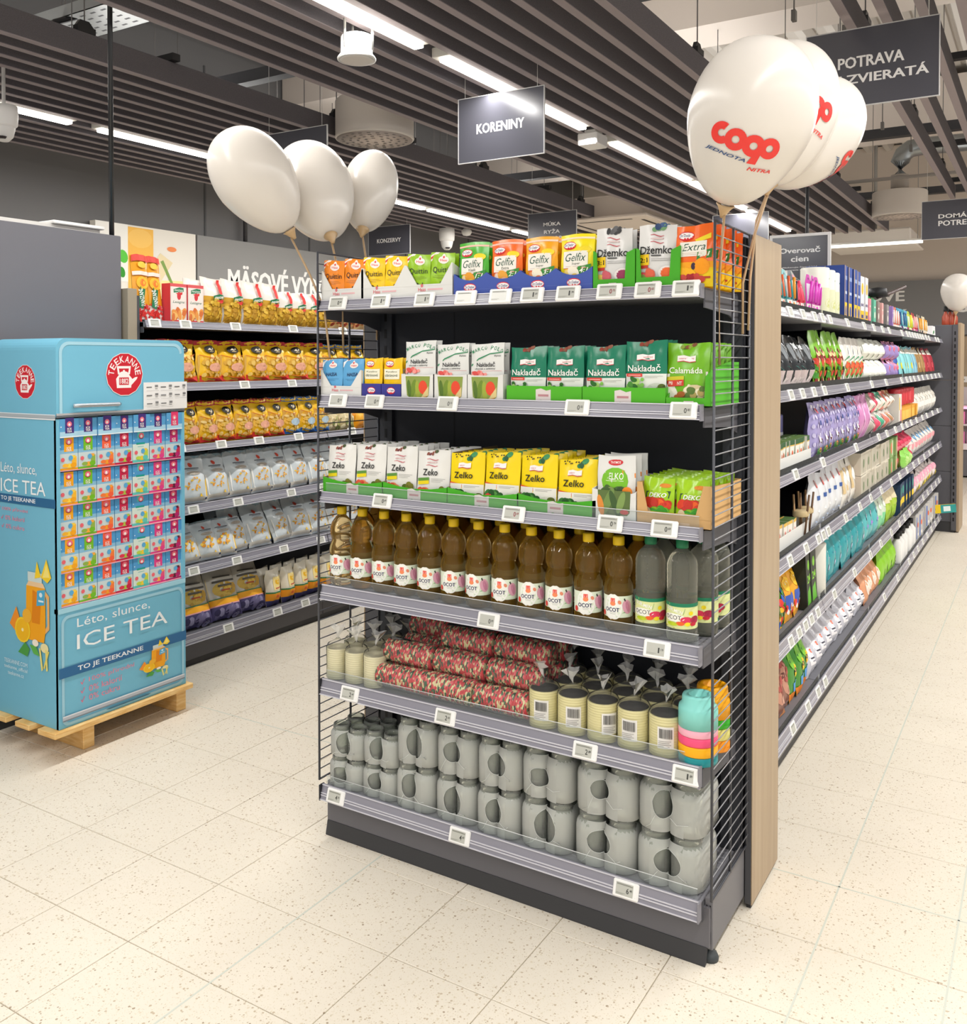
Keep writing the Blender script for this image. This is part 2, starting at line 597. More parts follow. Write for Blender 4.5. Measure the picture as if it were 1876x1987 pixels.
# ---- walls
WX = -6.62
mb = MB(); mb.box((WX - 0.2, -4, 0), (WX, 14.2, 4.5), '#6b6a6a')
wall_left = tag(put('wall_left', mb), kind='structure')
mb = MB()
for y in (5.9, 7.3, 9.0, 10.4): mb.box((WX, y, 2.6), (WX + 0.006, y + 0.02, 4.2), '#4c4c4d')
put('seam', mb, wall_left)
mb = MB(); mb.box((-9, 14, 0), (6, 14.2, 4.5), '#d2c6ba')
wall_back = tag(put('wall_back', mb), kind='structure')
mb = MB(); mb.box((-6.6, 13.94, 0.0), (4, 14, 1.83), WOOD)
put('wood_cladding', mb, wall_back)

# grey fascia with white lettering on the left wall, and its picture panel
fa = thing('lettered_fascia', 'long grey fascia with white meat-goods lettering above the pasta shelves', 'sign', (WX + 0.09, 0, 0))
mb = MB(); mb.box((-0.07, 5.74, 1.9), (0, 13.9, 2.63), '#8a8987')
put('board', mb, fa)
mb = MB()
mb.art(lambda x, z, h: (0.0 + h, 5.82 + x + 4.04, 1.9 + z), 8.08, 0.73, [('t', 'MÄSOVÉ VÝROBKY', 0.146, 0.52, 0.222, 0.36, '#eceae6', 'B')], h0=0.002)
o = put('lettering', mb, fa); o['label'] = 'white capital letters'
pp = thing('picture_panel', 'advertising panel with cheese, bread and parsley above pasta shelves', 'sign', (WX + 0.09, 0, 0))
mb = MB(); mb.box((-0.07, 4.7, 1.9), (0, 5.72, 2.63), '#e6e0d4')
put('board', mb, pp)
mb = MB()
mb.art(lambda x, z, h: (h, 5.21 + x, 1.9 + z), 1.02, 0.73, [
    ('r', 0.0, .35, .3, 1, '#efece4'), ('r', .3, .28, .55, .98, '#f0b64a'), ('e', .42, .86, .12, .11, '#f3c15f'), ('e', .44, .45, .06, .22, '#f08a1d'),
    ('p', [(.5, .2), (1, .12), (1, .42), (.62, .4)], '#eadf9a'), ('p', [(.55, .25), (.75, .62), (.62, .72), (.5, .5)], '#e3d2a8'),
    ('p', [(.62, .62), (.84, .1), (.86, .1), (.65, .64)], '#7c9a4a'), ('e', .74, .78, .05, .03, '#ee8a4c'),
    *bits(.16, .55, ['#3fae2e', '#57c23a', '#2e9325'], 12, .1, .12, .06, 4), *bits(.5, .22, ['#3fae2e', '#57c23a', '#2e9325'], 7, .06, .07, .05, 5)], h0=0.002)
put('printed_picture', mb, pp)

# the same fascia on the back wall
fb = thing('lettered_fascia', 'grey fascia with white lettering on the far back wall', 'sign', (0, 13.9, 0))
mb = MB(); mb.box((-6.2, 0, 1.85), (3.5, 0.06, 2.6), '#7f7e7e')
put('board', mb, fb)
mb = MB()
mb.art(lambda x, z, h: (-1.0 + x, -h, 1.85 + z), 4.0, .75, [
    ('t', 'MÄSOVÉ', .205, .75, .235, .24, '#f0eeea', 'B')], h0=0.002)
o = put('lettering', mb, fb); o['label'] = 'white capital letters'
for q_ in (('t', 'VÝROBKY', .195, .42, .27, .21, '#f0eeea', 'B'), ('t', 'SYRY', .585, .52, .2, .24, '#f0eeea', 'B')):
    mb = MB(); mb.art(lambda x, z, h: (-1.0 + x, -h, 1.85 + z), 4.0, .75, [q_], h0=0.002)
    o = put('lettering', mb, fb); o['label'] = 'white capital letters'

# ---- ceiling: corrugated deck, cross beams
mb = MB()
mb.box((-9, -4, 4.52), (6, 16, 4.6), '#c4beb6')
ceiling = tag(put('ceiling', mb), kind='structure')
mb = MB()
for k in range(60):
    x = -9 + 0.25 * k
    mb.prism([(x, 4.52), (x + 0.13, 4.52), (x + 0.10, 4.43), (x + 0.03, 4.43)], 20, '#cfc9c1', (0, -4, 0))
tag(put('deck_ribs', mb, ceiling), kind='stuff')
for i, (y, z0, z1, d, c) in enumerate([(6.9, 4.05, 4.43, 0.5, '#cfc4ba'), (10.6, 3.9, 4.43, 0.5, '#cfc4ba'), (3.1, 4.1, 4.43, 0.35, '#bdb5ac')]):
    mb = MB(); mb.box((-6.6, y, z0), (5, y + d, z1), c)
    put('concrete_beam', mb, ceiling)
for x, c in ((-4.6, '#3c3b3d'), (-3.0, '#3c3b3d'), (-6.0, '#3c3b3d')):
    mb = MB(); mb.box((x, -3, 4.2), (x + 0.08, 13.9, 4.32), c)
    put('steel_purlin', mb, ceiling)
for y in (4.6, 8.6, 11.75):
    mb = MB(); mb.box((-6.3, y, 3.42), (3.5, y + 0.09, 3.5), '#3a3a3d')
    tag(put('cable_duct', mb), ['long dark steel channel above the baffles, first from the camera', 'long dark steel channel above the baffles, second from the camera',
        'long dark steel channel above the baffles, near the back wall'][[4.6, 8.6, 11.75].index(y)], 'channel')


# ---- hanging felt baffles in three groups
def m_felt(n, l, b):
    nz = n.new('ShaderNodeTexNoise'); nz.inputs['Scale'].default_value = 260
    g = n.new('ShaderNodeNewGeometry'); l.new(g.outputs['Position'], nz.inputs['Vector'])
    r = ramp(n, [(.3, '#5c595d'), (.7, '#6a666a')]); l.new(nz.outputs[0], r.inputs[0])
    l.new(r.outputs[0], b.inputs['Base Color'])


FELT = nodes_mat('grey_felt', m_felt, 0.9, 0.1)
def baffle_group(xs, y0, y1, place, anchor):
    mb = MB(); mb.bbox((-0.020, y0, 0.001), (0.020, y1, 0.125), FELT, 0.003)
    me = mb.mesh('ceiling_baffle')
    mb = MB(); mb.box((-0.0205, y0, 0), (0.0205, y1, 0.004), M('#968c8e', .6, .2))  # paler underside: light bounced up from the floor, put into the colour
    em = mb.mesh('lit_underside')
    clip = MB(); clip.box((-0.02, -0.05, 0), (0.02, 0.05, 0.03), '#1e1e20'); clip.prism([(-.05, .03), (.05, .03), (.02, .06), (-.03, .06)], .02, '#1e1e20', (-.01, 0, 0), 'x')
    clip.tube([(0, 0, .05), (0, 0, 1.35)], 0.0035, '#6d6a68', 6)
    cm = clip.mesh('hanger')
    for i, x in enumerate(xs):
        o = put('ceiling_baffle', me, None, (x, 0, 3.0))
        tag(o, '%s grey felt ceiling baffle from the %s, %s' % (ORD[i], anchor, place), 'baffle', 'grey felt baffles ' + place)
        put('lit_underside', em, o)
        if i % 4 == 0 or i == len(xs) - 1:
            y = max(y0, 0) + 1.0 + 0.35 * (i % 3)
            while y < y1 - 0.2:
                put('hanger', cm, o, (0, y, 0.125)); y += 1.9
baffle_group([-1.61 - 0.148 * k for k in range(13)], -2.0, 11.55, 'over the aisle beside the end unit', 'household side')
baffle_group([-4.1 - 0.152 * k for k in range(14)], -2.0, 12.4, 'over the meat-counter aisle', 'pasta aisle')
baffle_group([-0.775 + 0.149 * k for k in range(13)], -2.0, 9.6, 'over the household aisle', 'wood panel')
for gi, (x0, x1, nm) in enumerate([(-3.45, -1.55, 'middle'), (-6.15, -4.05, 'meat-counter'), (-0.83, 1.05, 'household')]):
    for k, y in enumerate((1.2, 3.4, 5.6, 7.8, 9.4)):
        mb = MB(); mb.box((x0, y, 3.128), (x1, y + 0.05, 3.165), '#242427')
        tag(put('baffle_rail', mb), '%s dark cross rail from the camera, over the %s baffles' % (ORD[k], nm), 'rail', 'dark cross rails over the baffles')

# ---- luminaire lines
HOUSING = '#d9d6cf'
def luminaire(x, y0, y1, lab):
    o = thing('light_line', lab, 'light', (x, 0, 3.0), group='linear ceiling lights')
    mb = MB(); mb.bbox((-0.055, y0, 0.0), (0.055, y1, 0.05), HOUSING, 0.004)
    put('housing', mb, o)
    mb = MB(); mb.bbox((-0.022, y0 + 0.02, -0.022), (0.034, y1 - 0.02, -0.0005), emit('#fffaf0', 9.0), 0.004)
    put('diffuser', mb, o)
SEG = [(-2.4, -0.85), (-0.8, 0.75), (0.8, 2.0), (2.08, 3.62), (3.79, 5.42), (5.86, 7.45), (7.5, 9.1), (9.2, 10.9)]
for x, nm in ((-2.57, 'over the aisle beside the end unit'), (-5.25, 'over the meat-counter aisle'), (0.35, 'over the household aisle')):
    for i, (a, b_) in enumerate(SEG):
        if nm.endswith('household aisle') and i < 4: continue
        luminaire(x, a, b_, '%s white linear ceiling light from the camera, %s' % (ORD[i], nm))
mb = MB(); mb.bbox((-0.07, -0.08, -0.05), (0.07, 0.1, 0.03), '#f1efec', 0.008); mb.bbox((-.05, -.06, .03), (.05, .06, .05), '#e2dfda', .004)
tag(put('sensor_box', mb, None, (-2.60, 5.62, 2.97)), 'white sensor box under the ceiling light beside the spice sign', 'sensor')

# speaker, diffusers, cassette, cameras
o = thing('ceiling_speaker', 'round white ceiling speaker hanging below the baffles', 'speaker', (-2.637, 3.225, 2.835))
o.scale = (.72, .72, .85)
mb = MB(); mb.lathe([(.118, 0), (.12, .008), (.112, .018), (.098, .03), (.098, .115), (.09, .125), (0, .125)], '#eceae6', 32)
put('housing', mb, o)
mb = MB(); mb.lathe([(0, -.004), (.09, -.003), (.112, -.0005)], '#d8d3cd', 32); put('grille', mb, o)
mb = MB()
for a in (0.4, 2.5, 4.6): mb.tube([(.1 * math.cos(a), .1 * math.sin(a), .05), (.1 * math.cos(a), .1 * math.sin(a), .24)], .008, '#8f8d8a', 6)
put('bracket', mb, o)
def diffuser(x, y, z, lab, elbow):
    o = thing('air_diffuser', lab, 'air vent', (x, y, z))
    mb = MB(); mb.lathe([(.255, 0), (.262, .01), (.258, .02), (.258, .24), (.25, .25), (.16, .25)], '#d6cec6', 40)
    put('drum', mb, o)
    mb = MB(); mb.lathe([(0, -.003), (.25, -.001)], '#cfc0b6', 40)
    for rr in (.06, .11, .16, .21):
        k = int(rr * 110)
        for i in range(k):
            a = 2 * math.pi * i / k
            ca, sa = math.cos(a), math.sin(a)
            mb.add([(rr * ca - sa * .012 - ca * .008, rr * sa + ca * .012 - sa * .008, -0.0045), (rr * ca + sa * .012 - ca * .008, rr * sa - ca * .012 - sa * .008, -0.0045),
                    (rr * ca + sa * .012 + ca * .008, rr * sa - ca * .012 + sa * .008, -0.0045), (rr * ca - sa * .012 + ca * .008, rr * sa + ca * .012 + sa * .008, -0.0045)], [(0, 1, 2, 3)], '#6f6660')
    put('face_plate', mb, o)
    mb = MB()
    if elbow:
        mb.tube([(0, 0, .25), (0, 0, .42)], .085, '#a79f96', 20)
        mb.tube([(0, 0, .4), (0, 0, .55), (.03, .01, .63), (.09, .03, .68), (.2, .07, .70), (.6, .2, .72)], .088, M('#8d9090', .35, .5, .8), 20)
    else: mb.tube([(0, 0, .25), (0, 0, 1.3)], .09, '#a79f96', 20)
    put('duct', mb, o)
diffuser(-3.815, 4.85, 2.96, 'round white air diffuser between the two groups of baffles', False)
diffuser(-1.3, 10.15, 2.95, 'round white air diffuser with steel elbow duct near the back wall', True)
o = thing('cassette_unit', 'square white ceiling air conditioner behind the jam sachets', 'air conditioner', (-3.97, 9.3, 2.96))
mb = MB(); mb.bbox((-.42, -.42, .02), (.42, .42, .26), '#e2d6cb', .02); put('housing', mb, o)
mb = MB(); mb.bbox((-.5, -.5, 0), (.5, .5, .035), '#ecdfd3', .012); put('face_plate', mb, o)
mb = MB()
for a in range(4):
    c, s_ = [(1, 0), (0, 1), (-1, 0), (0, -1)][a]
    mb.add([(c * .36 - s_ * .3, s_ * .36 + c * .3, -.001), (c * .36 + s_ * .3, s_ * .36 - c * .3, -.001), (c * .40 + s_ * .3, s_ * .40 - c * .3, -.001), (c * .40 - s_ * .3, s_ * .40 + c * .3, -.001)], [(0, 1, 2, 3)], '#4d4846')
put('louver', mb, o)
o = thing('cassette_unit', 'small white air conditioner panel above the far household shelves', 'air conditioner', (-1.85, 12.3, 2.88))
mb = MB(); mb.tube([(0, 0, .2), (0, 0, 1.6)], .02, '#a8a49e', 8); mb.bbox((-.45, -.4, .02), (.45, .4, .2), '#efe9e2', .02); put('housing', mb, o)
mb = MB(); mb.bbox((-.5, -.45, 0), (.5, .45, .03), '#f4eee6', .012); put('face_plate', mb, o)
def dome_cam(x, y, z, s, lab):
    o = thing('security_camera', lab, 'camera', (x, y, z)); o.scale = (s, s, s)
    mb = MB(); mb.lathe([(.0, .48), (.012, .48), (.012, .2), (.085, .2), (.09, .14), (.086, .07), (.07, .055)][::-1], '#f1efec', 24); put('mount', mb, o)
    mb = MB(); mb.lathe([(0, -.045), (.03, -.04), (.058, -.01), (.07, .04), (.072, .07)], '#e8e6e2', 24); put('ball', mb, o)
    mb = MB(); mb.lathe([(0, 0), (.022, 0), (.03, .012)], '#2a2022', 14, (.035, -.035, -.03)); put('lens', mb, o)
dome_cam(-4.58, 2.77, 2.655, .75, 'white dome camera above the dark grey end panel')
dome_cam(-5.85, 8.75, 2.80, 1.0, 'white dome camera under the lights above the canned goods sign')
mb = MB(); mb.lathe([(0, -.03), (.04, -.02), (.06, .01), (.06, .03), (.03, .06)], '#cfccc7', 16)
tag(put('smoke_detector', mb, None, (-5.68, 8.9, 2.95)), 'small grey smoke detector beside the far dome camera', 'detector')

# hanging aisle signs
def sign(x0, x1, y, z0, z1, rows, lab, fs=.15, sp=1.42, c=.5):
    o = thing('aisle_sign', lab, 'sign', ((x0 + x1) / 2, y, z0), group='hanging aisle signs')
    W, H = x1 - x0, z1 - z0
    mb = MB(); mb.box((-W / 2, 0, 0), (W / 2, .006, H), M('#505058', .2, .5)); put('panel', mb, o)
    n = len(rows)
    for i, (t, w) in enumerate(rows):
        mb = MB()
        mb.art(flat(0), W, H, [('t', t, .5, c + (n - 1) / 2 * fs * sp - i * fs * sp, w, fs, '#eeecea', 'B')], h0=.001)
        q = put('lettering', mb, o); q['label'] = 'white capital letters'
    mb = MB(); e = .004
    for a, b_ in (((-W / 2 - e, -.002, -e), (-W / 2, .008, H + e)), ((W / 2, -.002, -e), (W / 2 + e, .008, H + e)), ((-W / 2, -.002, H), (W / 2, .008, H + e)), ((-W / 2, -.002, -e), (W / 2, .008, 0))):
        mb.box(a, b_, '#c9c8c8')
    put('edge_trim', mb, o)
    mb = MB(); mb.tube([(-W / 2 + .04, .003, H - .02), (-W / 2 + .04, .003, H + 1.4)], .0016, '#d9d7d4', 5); put('wire', mb, o)
    mb = MB(); mb.tube([(W / 2 - .04, .003, H - .02), (W / 2 - .04, .003, H + 1.4)], .0016, '#d9d7d4', 5); put('wire', mb, o)
sign(-2.795, -2.265, 4.3, 2.589, 2.938, [('KORENINY', .56)], 'dark grey hanging sign lettered for spices, over the near aisle', .155)
sign(-0.938, -0.405, 4.3, 2.612, 2.944, [('POTRAVA', .50), ('PRE ZVIERATÁ', .86)], 'large dark grey hanging sign for pet food behind the lettered balloons', .15, 1.36, .47)
sign(-4.27, -3.75, 4.3, 2.60, 2.93, [], 'dark grey hanging sign mostly hidden behind the plain white balloons', .11)
sign(-6.38, -5.823, 8.0, 2.65, 2.955, [('KONZERVY', .58)], 'dark grey hanging sign lettered for canned goods', .15)
sign(-4.384, -3.863, 8.0, 2.5, 2.94, [('MÚKA', .36), ('RYŽA', .33), ('CUKOR', .45)], 'dark grey hanging sign lettered for flour, rice and sugar', .10, 1.66, .585)
sign(-2.85, -2.31, 9.0, 2.58, 2.93, [], 'shiny dark hanging sign behind the balloon sticks', .12)
sign(-0.97, -0.4, 9.0, 2.57, 2.90, [('DOMÁCE', .54), ('POTREBY', .54)], 'dark grey hanging sign for household goods near the back wall', .14)

# price-check board standing over the shelves
o = thing('price_check_sign', 'white-framed dark board for checking prices above the household shelves', 'sign', (-1.12, 5.0, 1.86))
mb = MB(); mb.box((-.14, 0, .0), (.14, .006, .29), M('#45454c', .16, .5)); put('panel', mb, o)
mb = MB()
mb.art(flat(0), .28, .29, [('t', 'Overovač', .5, .76, .74, .105, '#f0efed', 'B'), ('t', 'cien', .5, .6, .32, .1, '#f0efed', 'B'),
       ('t', 'Naskenujte čiarový kód', .5, .45, .62, .035, '#e4e3e1', 'b'), ('t', 'pre overenie ceny výrobku', .5, .4, .7, .035, '#e4e3e1', 'b')], h0=.001)
put('lettering', mb, o)
mb = MB()
for a, b_ in (((-.155, -.004, 0), (-.14, .012, .305)), ((.14, -.004, 0), (.155, .012, .305)), ((-.14, -.004, .29), (.14, .012, .305))): mb.box(a, b_, '#dcdad8')
put('sign_frame', mb, o)
mb = MB(); mb.tube([(0.03, .03, -.05), (0.03, .03, .62)], .009, '#222225', 8); put('pole', mb, o)

# cable tray and rods above the left baffles
o = thing('cable_tray', 'perforated galvanised cable tray above the meat-counter baffles', 'cable tray', (-4.84, 3.57, 3.545), rz=0)
G = M('#a3a4a2', .35, .5, .6)
mb = MB(); mb.box((-.5, -.16, 0), (.5, .16, .004), G); mb.box((-.5, -.16, 0), (.5, -.156, .07), G); mb.box((-.5, .156, 0), (.5, .16, .07), G)
mb.tube([(-.4, 0, 0), (-.4, 0, .95)], .005, '#7a7672', 6); mb.tube([(.4, 0, 0), (.4, 0, .95)], .005, '#7a7672', 6); put('channel', mb, o)
mb = MB()
for i in range(10):
    for j in (-.11, -.055, 0, .055, .11):
        x = -.48 + i * .097
        mb.add([(x, j - .008, -.0006), (x + .045, j - .008, -.0006), (x + .045, j + .008, -.0006), (x, j + .008, -.0006)], [(0, 1, 2, 3)], '#3a3a3a')
tag(put('perforation', mb, o), kind='stuff')
mb = MB(); mb.tube([(-.02, .1, .03), (-.12, -.05, .04), (-.2, -.2, -.04), (-.24, -.3, -.2)], .02, '#1c1c1e', 8)
put('cable', mb, o)
rod = MB(); rod.tube([(0, 0, 0), (0, 0, 1.0)], .0045, '#7a7672', 6)
rod.box((-.012, -.02, -.03), (.012, .02, .03), '#6d6a67')
rod = rod.mesh('hanging_rod')
RODS = [(-3.75, 3.4), (-3.8, 4.2), (-3.9, 4.9), (-3.7, 5.6), (-3.85, 6.4), (-3.75, 7.2), (-3.9, 8.1), (-1.2, 4.9), (-1.25, 5.4), (-1.15, 6.2), (-1.3, 7.4), (-1.2, 8.3), (-1.1, 9.3), (-4.0, 9.9), (-3.7, 10.4), (-1.05, 5.8)]
for i, (x, y) in enumerate(RODS):
    o = put('hanging_rod', rod, None, (x, y, 3.45), None)
    a = 'gap beside the pasta aisle' if x < -3 else 'gap over the household shelves'
    k = sum(1 for q in RODS[:i + 1] if (q[0] < -3) == (x < -3)) - 1
    tag(o, '%s thin steel hanging rod listed in the %s' % (ORD[k], a), 'rod', 'thin hanging rods above the baffles')
    o['label'] = '%s thin steel rod from the camera, hanging in the %s' % (ORD[sorted(j for j, q in enumerate(sorted([r for r in RODS if (r[0] < -3) == (x < -3)], key=lambda r: r[1])) if q == (x, y))[0]], a)
mb = MB(); mb.tube([(-5.8, 9.9, 3.3), (3, 9.9, 3.3)], .018, '#8d8782', 8)
tag(put('sprinkler_pipe', mb), 'long thin grey pipe crossing below the beams near the back', 'pipe')
mb = MB(); mb.tube([(-6.6 + .04, 6.35, 2.64), (-6.6 + .04, 6.35, 3.9)], .02, '#3a393b', 8)
tag(put('wall_conduit', mb), 'thin dark conduit running up the grey wall above the picture panel', 'pipe')
mb = MB(); mb.box((-.55, 0, 0), (.55, .03, .03), emit('#fffaf0', 4.0)); mb.box((-.55, 0, .03), (.55, .05, .05), '#d9d6cf'); mb.tube([(-.5, .02, .05), (-.5, .02, 1.7)], .004, '#8d8a86', 6); mb.tube([(.5, .02, .05), (.5, .02, 1.7)], .004, '#8d8a86', 6)
tag(put('light_line', mb, None, (-1.75, 11.2, 2.80)), 'short bright strip light across the far end of the household aisle', 'light')


# ================================================================ the end unit
STRIP = [(1.688, 1.655), (1.394, 1.356), (1.092, 1.06), (0.80, 0.755), (0.503, 0.455), (0.168, 0.122)]
TOP = [a - 0.008 for a, b in STRIP]          # upper faces of the shelf boards
XL, XR = -1.945, -0.697
RAIL = M('#878691', .3, .5)
RAIL_HI = M('#c4c3cb', .25, .6)
ACR = clear('acrylic', '#f8fafa', '#e6ebec', 0.07, .04, .05)


def rail_mb(L, h, lean=0.012):
    """price rail profile along x from 0..L, front towards -y, lower edge at z=0"""
    mb = MB()
    mb.prism([(0, h), (-.004, h), (-lean - .004, 0), (-lean, 0)], L, RAIL, ax='x')
    for z in (0.0, .28, .42, .93):
        y = -lean * (1 - z) - .004
        zz = z * h
        mb.prism([(y, zz), (y - .0022, zz), (y - .0022 + lean * .05, zz + h * .06), (y + lean * .05, zz + h * .06)], L, RAIL_HI, ax='x')
    return mb


unit = thing('end_shelf_unit', 'dark grey six-tier end-of-aisle shelf unit with wire grid sides', 'shelf unit', (0, 0, 0))
mb = MB(); mb.bbox((XL + .005, 2.5, .02), (XR - .005, 2.54, 1.835), DKF, .003)
mb.box((XL + .3, 2.499, .05), (XL + .304, 2.5, 1.8), '#1a1b20')
put('back_panel', mb, unit)
for x0 in (XL + .01, XR - .06):
    mb = MB(); mb.box((x0, 2.485, .02), (x0 + .05, 2.4995, 1.83), '#35373d')
    for k in range(30): mb.box((x0 + .02, 2.4843, .12 + k * .056), (x0 + .03, 2.4851, .15 + k * .056), '#0c0c0e')
    put('upright', mb, unit)
mb = MB(); mb.bbox((XL + .012, 2.235, .035), (XR - .012, 2.5, .15), '#5d5c60', .002)
base = put('base', mb, unit)
mb = MB(); mb.bbox((XL + .005, 2.216, .042), (XR - .004, 2.232, .145), '#66656a', .002); put('kick_plate', mb, unit)
mb = MB(); mb.prism([(2.219, .004), (2.205, .0), (2.205, .004), (2.214, .044), (2.228, .044)], XR - XL - .02, '#3a3a3c', (XL + .008, 0, 0), 'x'); put('floor_seal', mb, unit)
for x0 in (XL - .001, XR - .02):
    mb = MB(); mb.bbox((x0, 2.224, .035), (x0 + .021, 2.5, .165), '#6e6d71', .002)
    for j in (.05, .115): mb.box((x0 + .004, 2.2235, j), (x0 + .0075, 2.2242, j + .032), '#0d0d0f'); mb.box((x0 + .013, 2.2235, j), (x0 + .0165, 2.2242, j + .032), '#0d0d0f')
    put('side_foot', mb, unit)
for x0 in (XL + .03, XR - .012):
    mb = MB(); mb.lathe([(.021, 0), (.022, .008), (.017, .018), (.006, .024), (.006, .04)], '#3d4244', 16, (x0, 2.245, 0)); put('levelling_foot', mb, unit)
for i, (a, b_) in enumerate(STRIP):
    mb = MB(); z = TOP[i]
    mb.bbox((XL + .012, 2.199, z - .022), (XR - .022, 2.499, z), '#77777d' if i else '#6d6d72', .002)
    for k in range(9):
        if i >= 3: mb.box((XL + .02, 2.235 + k * .028, z), (XR - .03, 2.242 + k * .028, z + .0012), '#8b8b90')
    for x0 in (XL + .008, XR - .024):      # bracket at each end
        mb.prism([(2.205, z - .05), (2.205, z - .002), (2.498, z - .002), (2.498, z - .085), (2.40, z - .06)], .004, '#55555a', (x0, 0, 0), 'x')
    sh = put('shelf', mb, unit)
    h = a - b_
    q = put('price_rail', rail_mb(XR - XL - .03, h), sh, (XL + .006, 2.196, b_))
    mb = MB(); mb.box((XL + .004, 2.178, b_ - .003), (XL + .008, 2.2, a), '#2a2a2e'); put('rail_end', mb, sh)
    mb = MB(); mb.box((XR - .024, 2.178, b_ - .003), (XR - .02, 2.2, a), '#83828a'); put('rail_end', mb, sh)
    if i > 0 and i != 1:
        mb = MB(); mb.box((XL + .02, 2.1975, z - .002), (XR - .03, 2.1995, z + .034), ACR)
        mb.tube([(XL + .02, 2.1985, z + .034), (XR - .03, 2.1985, z + .034)], .0011, '#d5d8d8', 5)
        put('front_stop', mb, sh)
# wire grid sides
WIRE = M('#3b3d44', .35, .5)
wm = MB(); wm.tube([(0, 2.19, 0), (0, 2.497, 0)], .0017, WIRE, 6); wm = wm.mesh('wire')
wm2 = MB(); wm2.tube([(0, 2.19, 0), (0, 2.497, 0)], .0017, M('#8d8e92', .3, .6, .5), 6); wm2 = wm2.mesh('wire')
for x, w_ in ((XL - .004, wm), (XR + .008, wm2)):
    mb = MB()
    for y in (2.19, 2.343, 2.493): mb.tube([(x, y, .178), (x, y, 1.84)], .0036, M('#44464d', .35, .5), 8)
    mb.tube([(x, 2.19, 1.838), (x, 2.496, 1.838)], .003, WIRE, 6)
    mb.tube([(x, 2.19, .18), (x, 2.496, .18)], .003, WIRE, 6)
    g = put('side_grid', mb, unit)
    for k in range(55): put('wire', w_, g, (x + .003 * (1 if x > -1 else -1), 0, .21 + k * .0295))

# wood end boards either side
for x0, x1, wx, lab in ((-.697, -.677, 0, 'tall oak-veneer end board standing beside the wire grid and household shelves'), (-2.03, -1.955, 1, 'tall dark end board on the pasta side of the end unit')):
    o = thing('end_board', lab, 'panel', (0, 0, 0))
    mb = MB(); mb.bbox((x0 if not wx else x0 + .012, 2.505, 0.012), (x1 if wx else x1 - .0015, 2.785, 1.84), '#4c4c50', .002); put('core', mb, o)
    mb = MB()
    if not wx: mb.box((x1 - .0015, 2.505, .012), (x1 + .001, 2.785, 1.84), WOOD)
    else: mb.box((x0 + .008, 2.505, .012), (x0 + .012, 2.785, 1.84), WOOD)
    put('veneer', mb, o)
    mb = MB(); mb.box((x0 + .004, 2.512, 0), (x1 - .004, 2.78, .014), '#2f2f31'); put('floor_seal', mb, o)


# ---- price tags
_TK = {}
def tag_kit(num='', cents='', colr='#4a4a48', title=True, blank=False):
    k = (num, cents, colr, title, blank)
    if k not in _TK:
        W, H = .070, .042
        c = MB(); c.bbox((-W / 2, 0, 0), (W / 2, .009, H), M('#eeeeec', .35, .4), .003)
        s = MB(); sc = '#b9bab2' if not blank else '#e0e1dc'
        L = [('r', .13, .16, .80, .86, sc)]
        if title: L += [('r', .16, .735, .78, .775, '#77786f'), ('r', .16, .79, .70, .815, '#8f9088')]
        L += [('r', .15, .27, .5, .285, '#7d7e76'), ('r', .15, .22, .42, .235, '#8b8c84')]
        if num: L += [('t', num, .59, .47, .10 if num != '1' else .055, .31, colr, 'b')]
        if cents: L += [('t', cents, .715, .52, .09, .14, colr, 'b')]
        L += [('e', .90, .22, .012, .02, '#d2d3d0')]
        s.art(flat(0), W, H, L, h0=.0004)
        _TK[k] = Kit('price_tag', 'price tag', None, [('casing', c), ('screen', s)])
    return _TK[k]


TAGS = [
    (0, [(-1.862, '0', '49'), (-1.697, '1', '29'), (-1.538, '1', '35'), (-1.397, '', 'b'), (-1.284, '', 'b'), (-1.185, '1', '69'), (-1.078, '1', '79'), (-.961, '0', '72r'), (-.857, '0', '65r'), (-.758, '1', '39')]),
    (1, [(-1.863, '0', '39'), (-1.721, '0', '39'), (-1.458, '0', '35'), (-1.051, '0', '55'), (-.763, '0', '85')]),
    (2, [(-1.693, '0', '69'), (-1.242, '0', '69r'), (-.957, '0', '79'), (-.811, '0', '69')]),
    (3, [(-1.322, '0', '89'), (-.829, '1', '19')]),
    (4, [(-1.820, '2', '49'), (-1.467, '2', '69'), (-1.026, '2', '89'), (-.753, '1', '89')]),
    (5, [(-1.877, '4', '59'), (-1.418, '4', '69'), (-.910, '6', '49')])]
TIER = ['top', 'second', 'third', 'fourth', 'fifth', 'bottom']
for t, row in TAGS:
    n = len(row)
    for i, (x, a, c) in enumerate(row):
        red = c.endswith('r')
        kit = tag_kit(a, c.strip('rb'), '#8f2f3a' if red else '#3f403d', title=t in (0, 2, 4, 5), blank=c == 'b')
        b_ = STRIP[t][1]
        kit.at('%s white price tag from the wood panel on the end unit %s shelf rail' % (ORD[n - 1 - i], TIER[t]), (x, 2.174, b_ + .003), group='price tags on the end unit', rx=-.28)

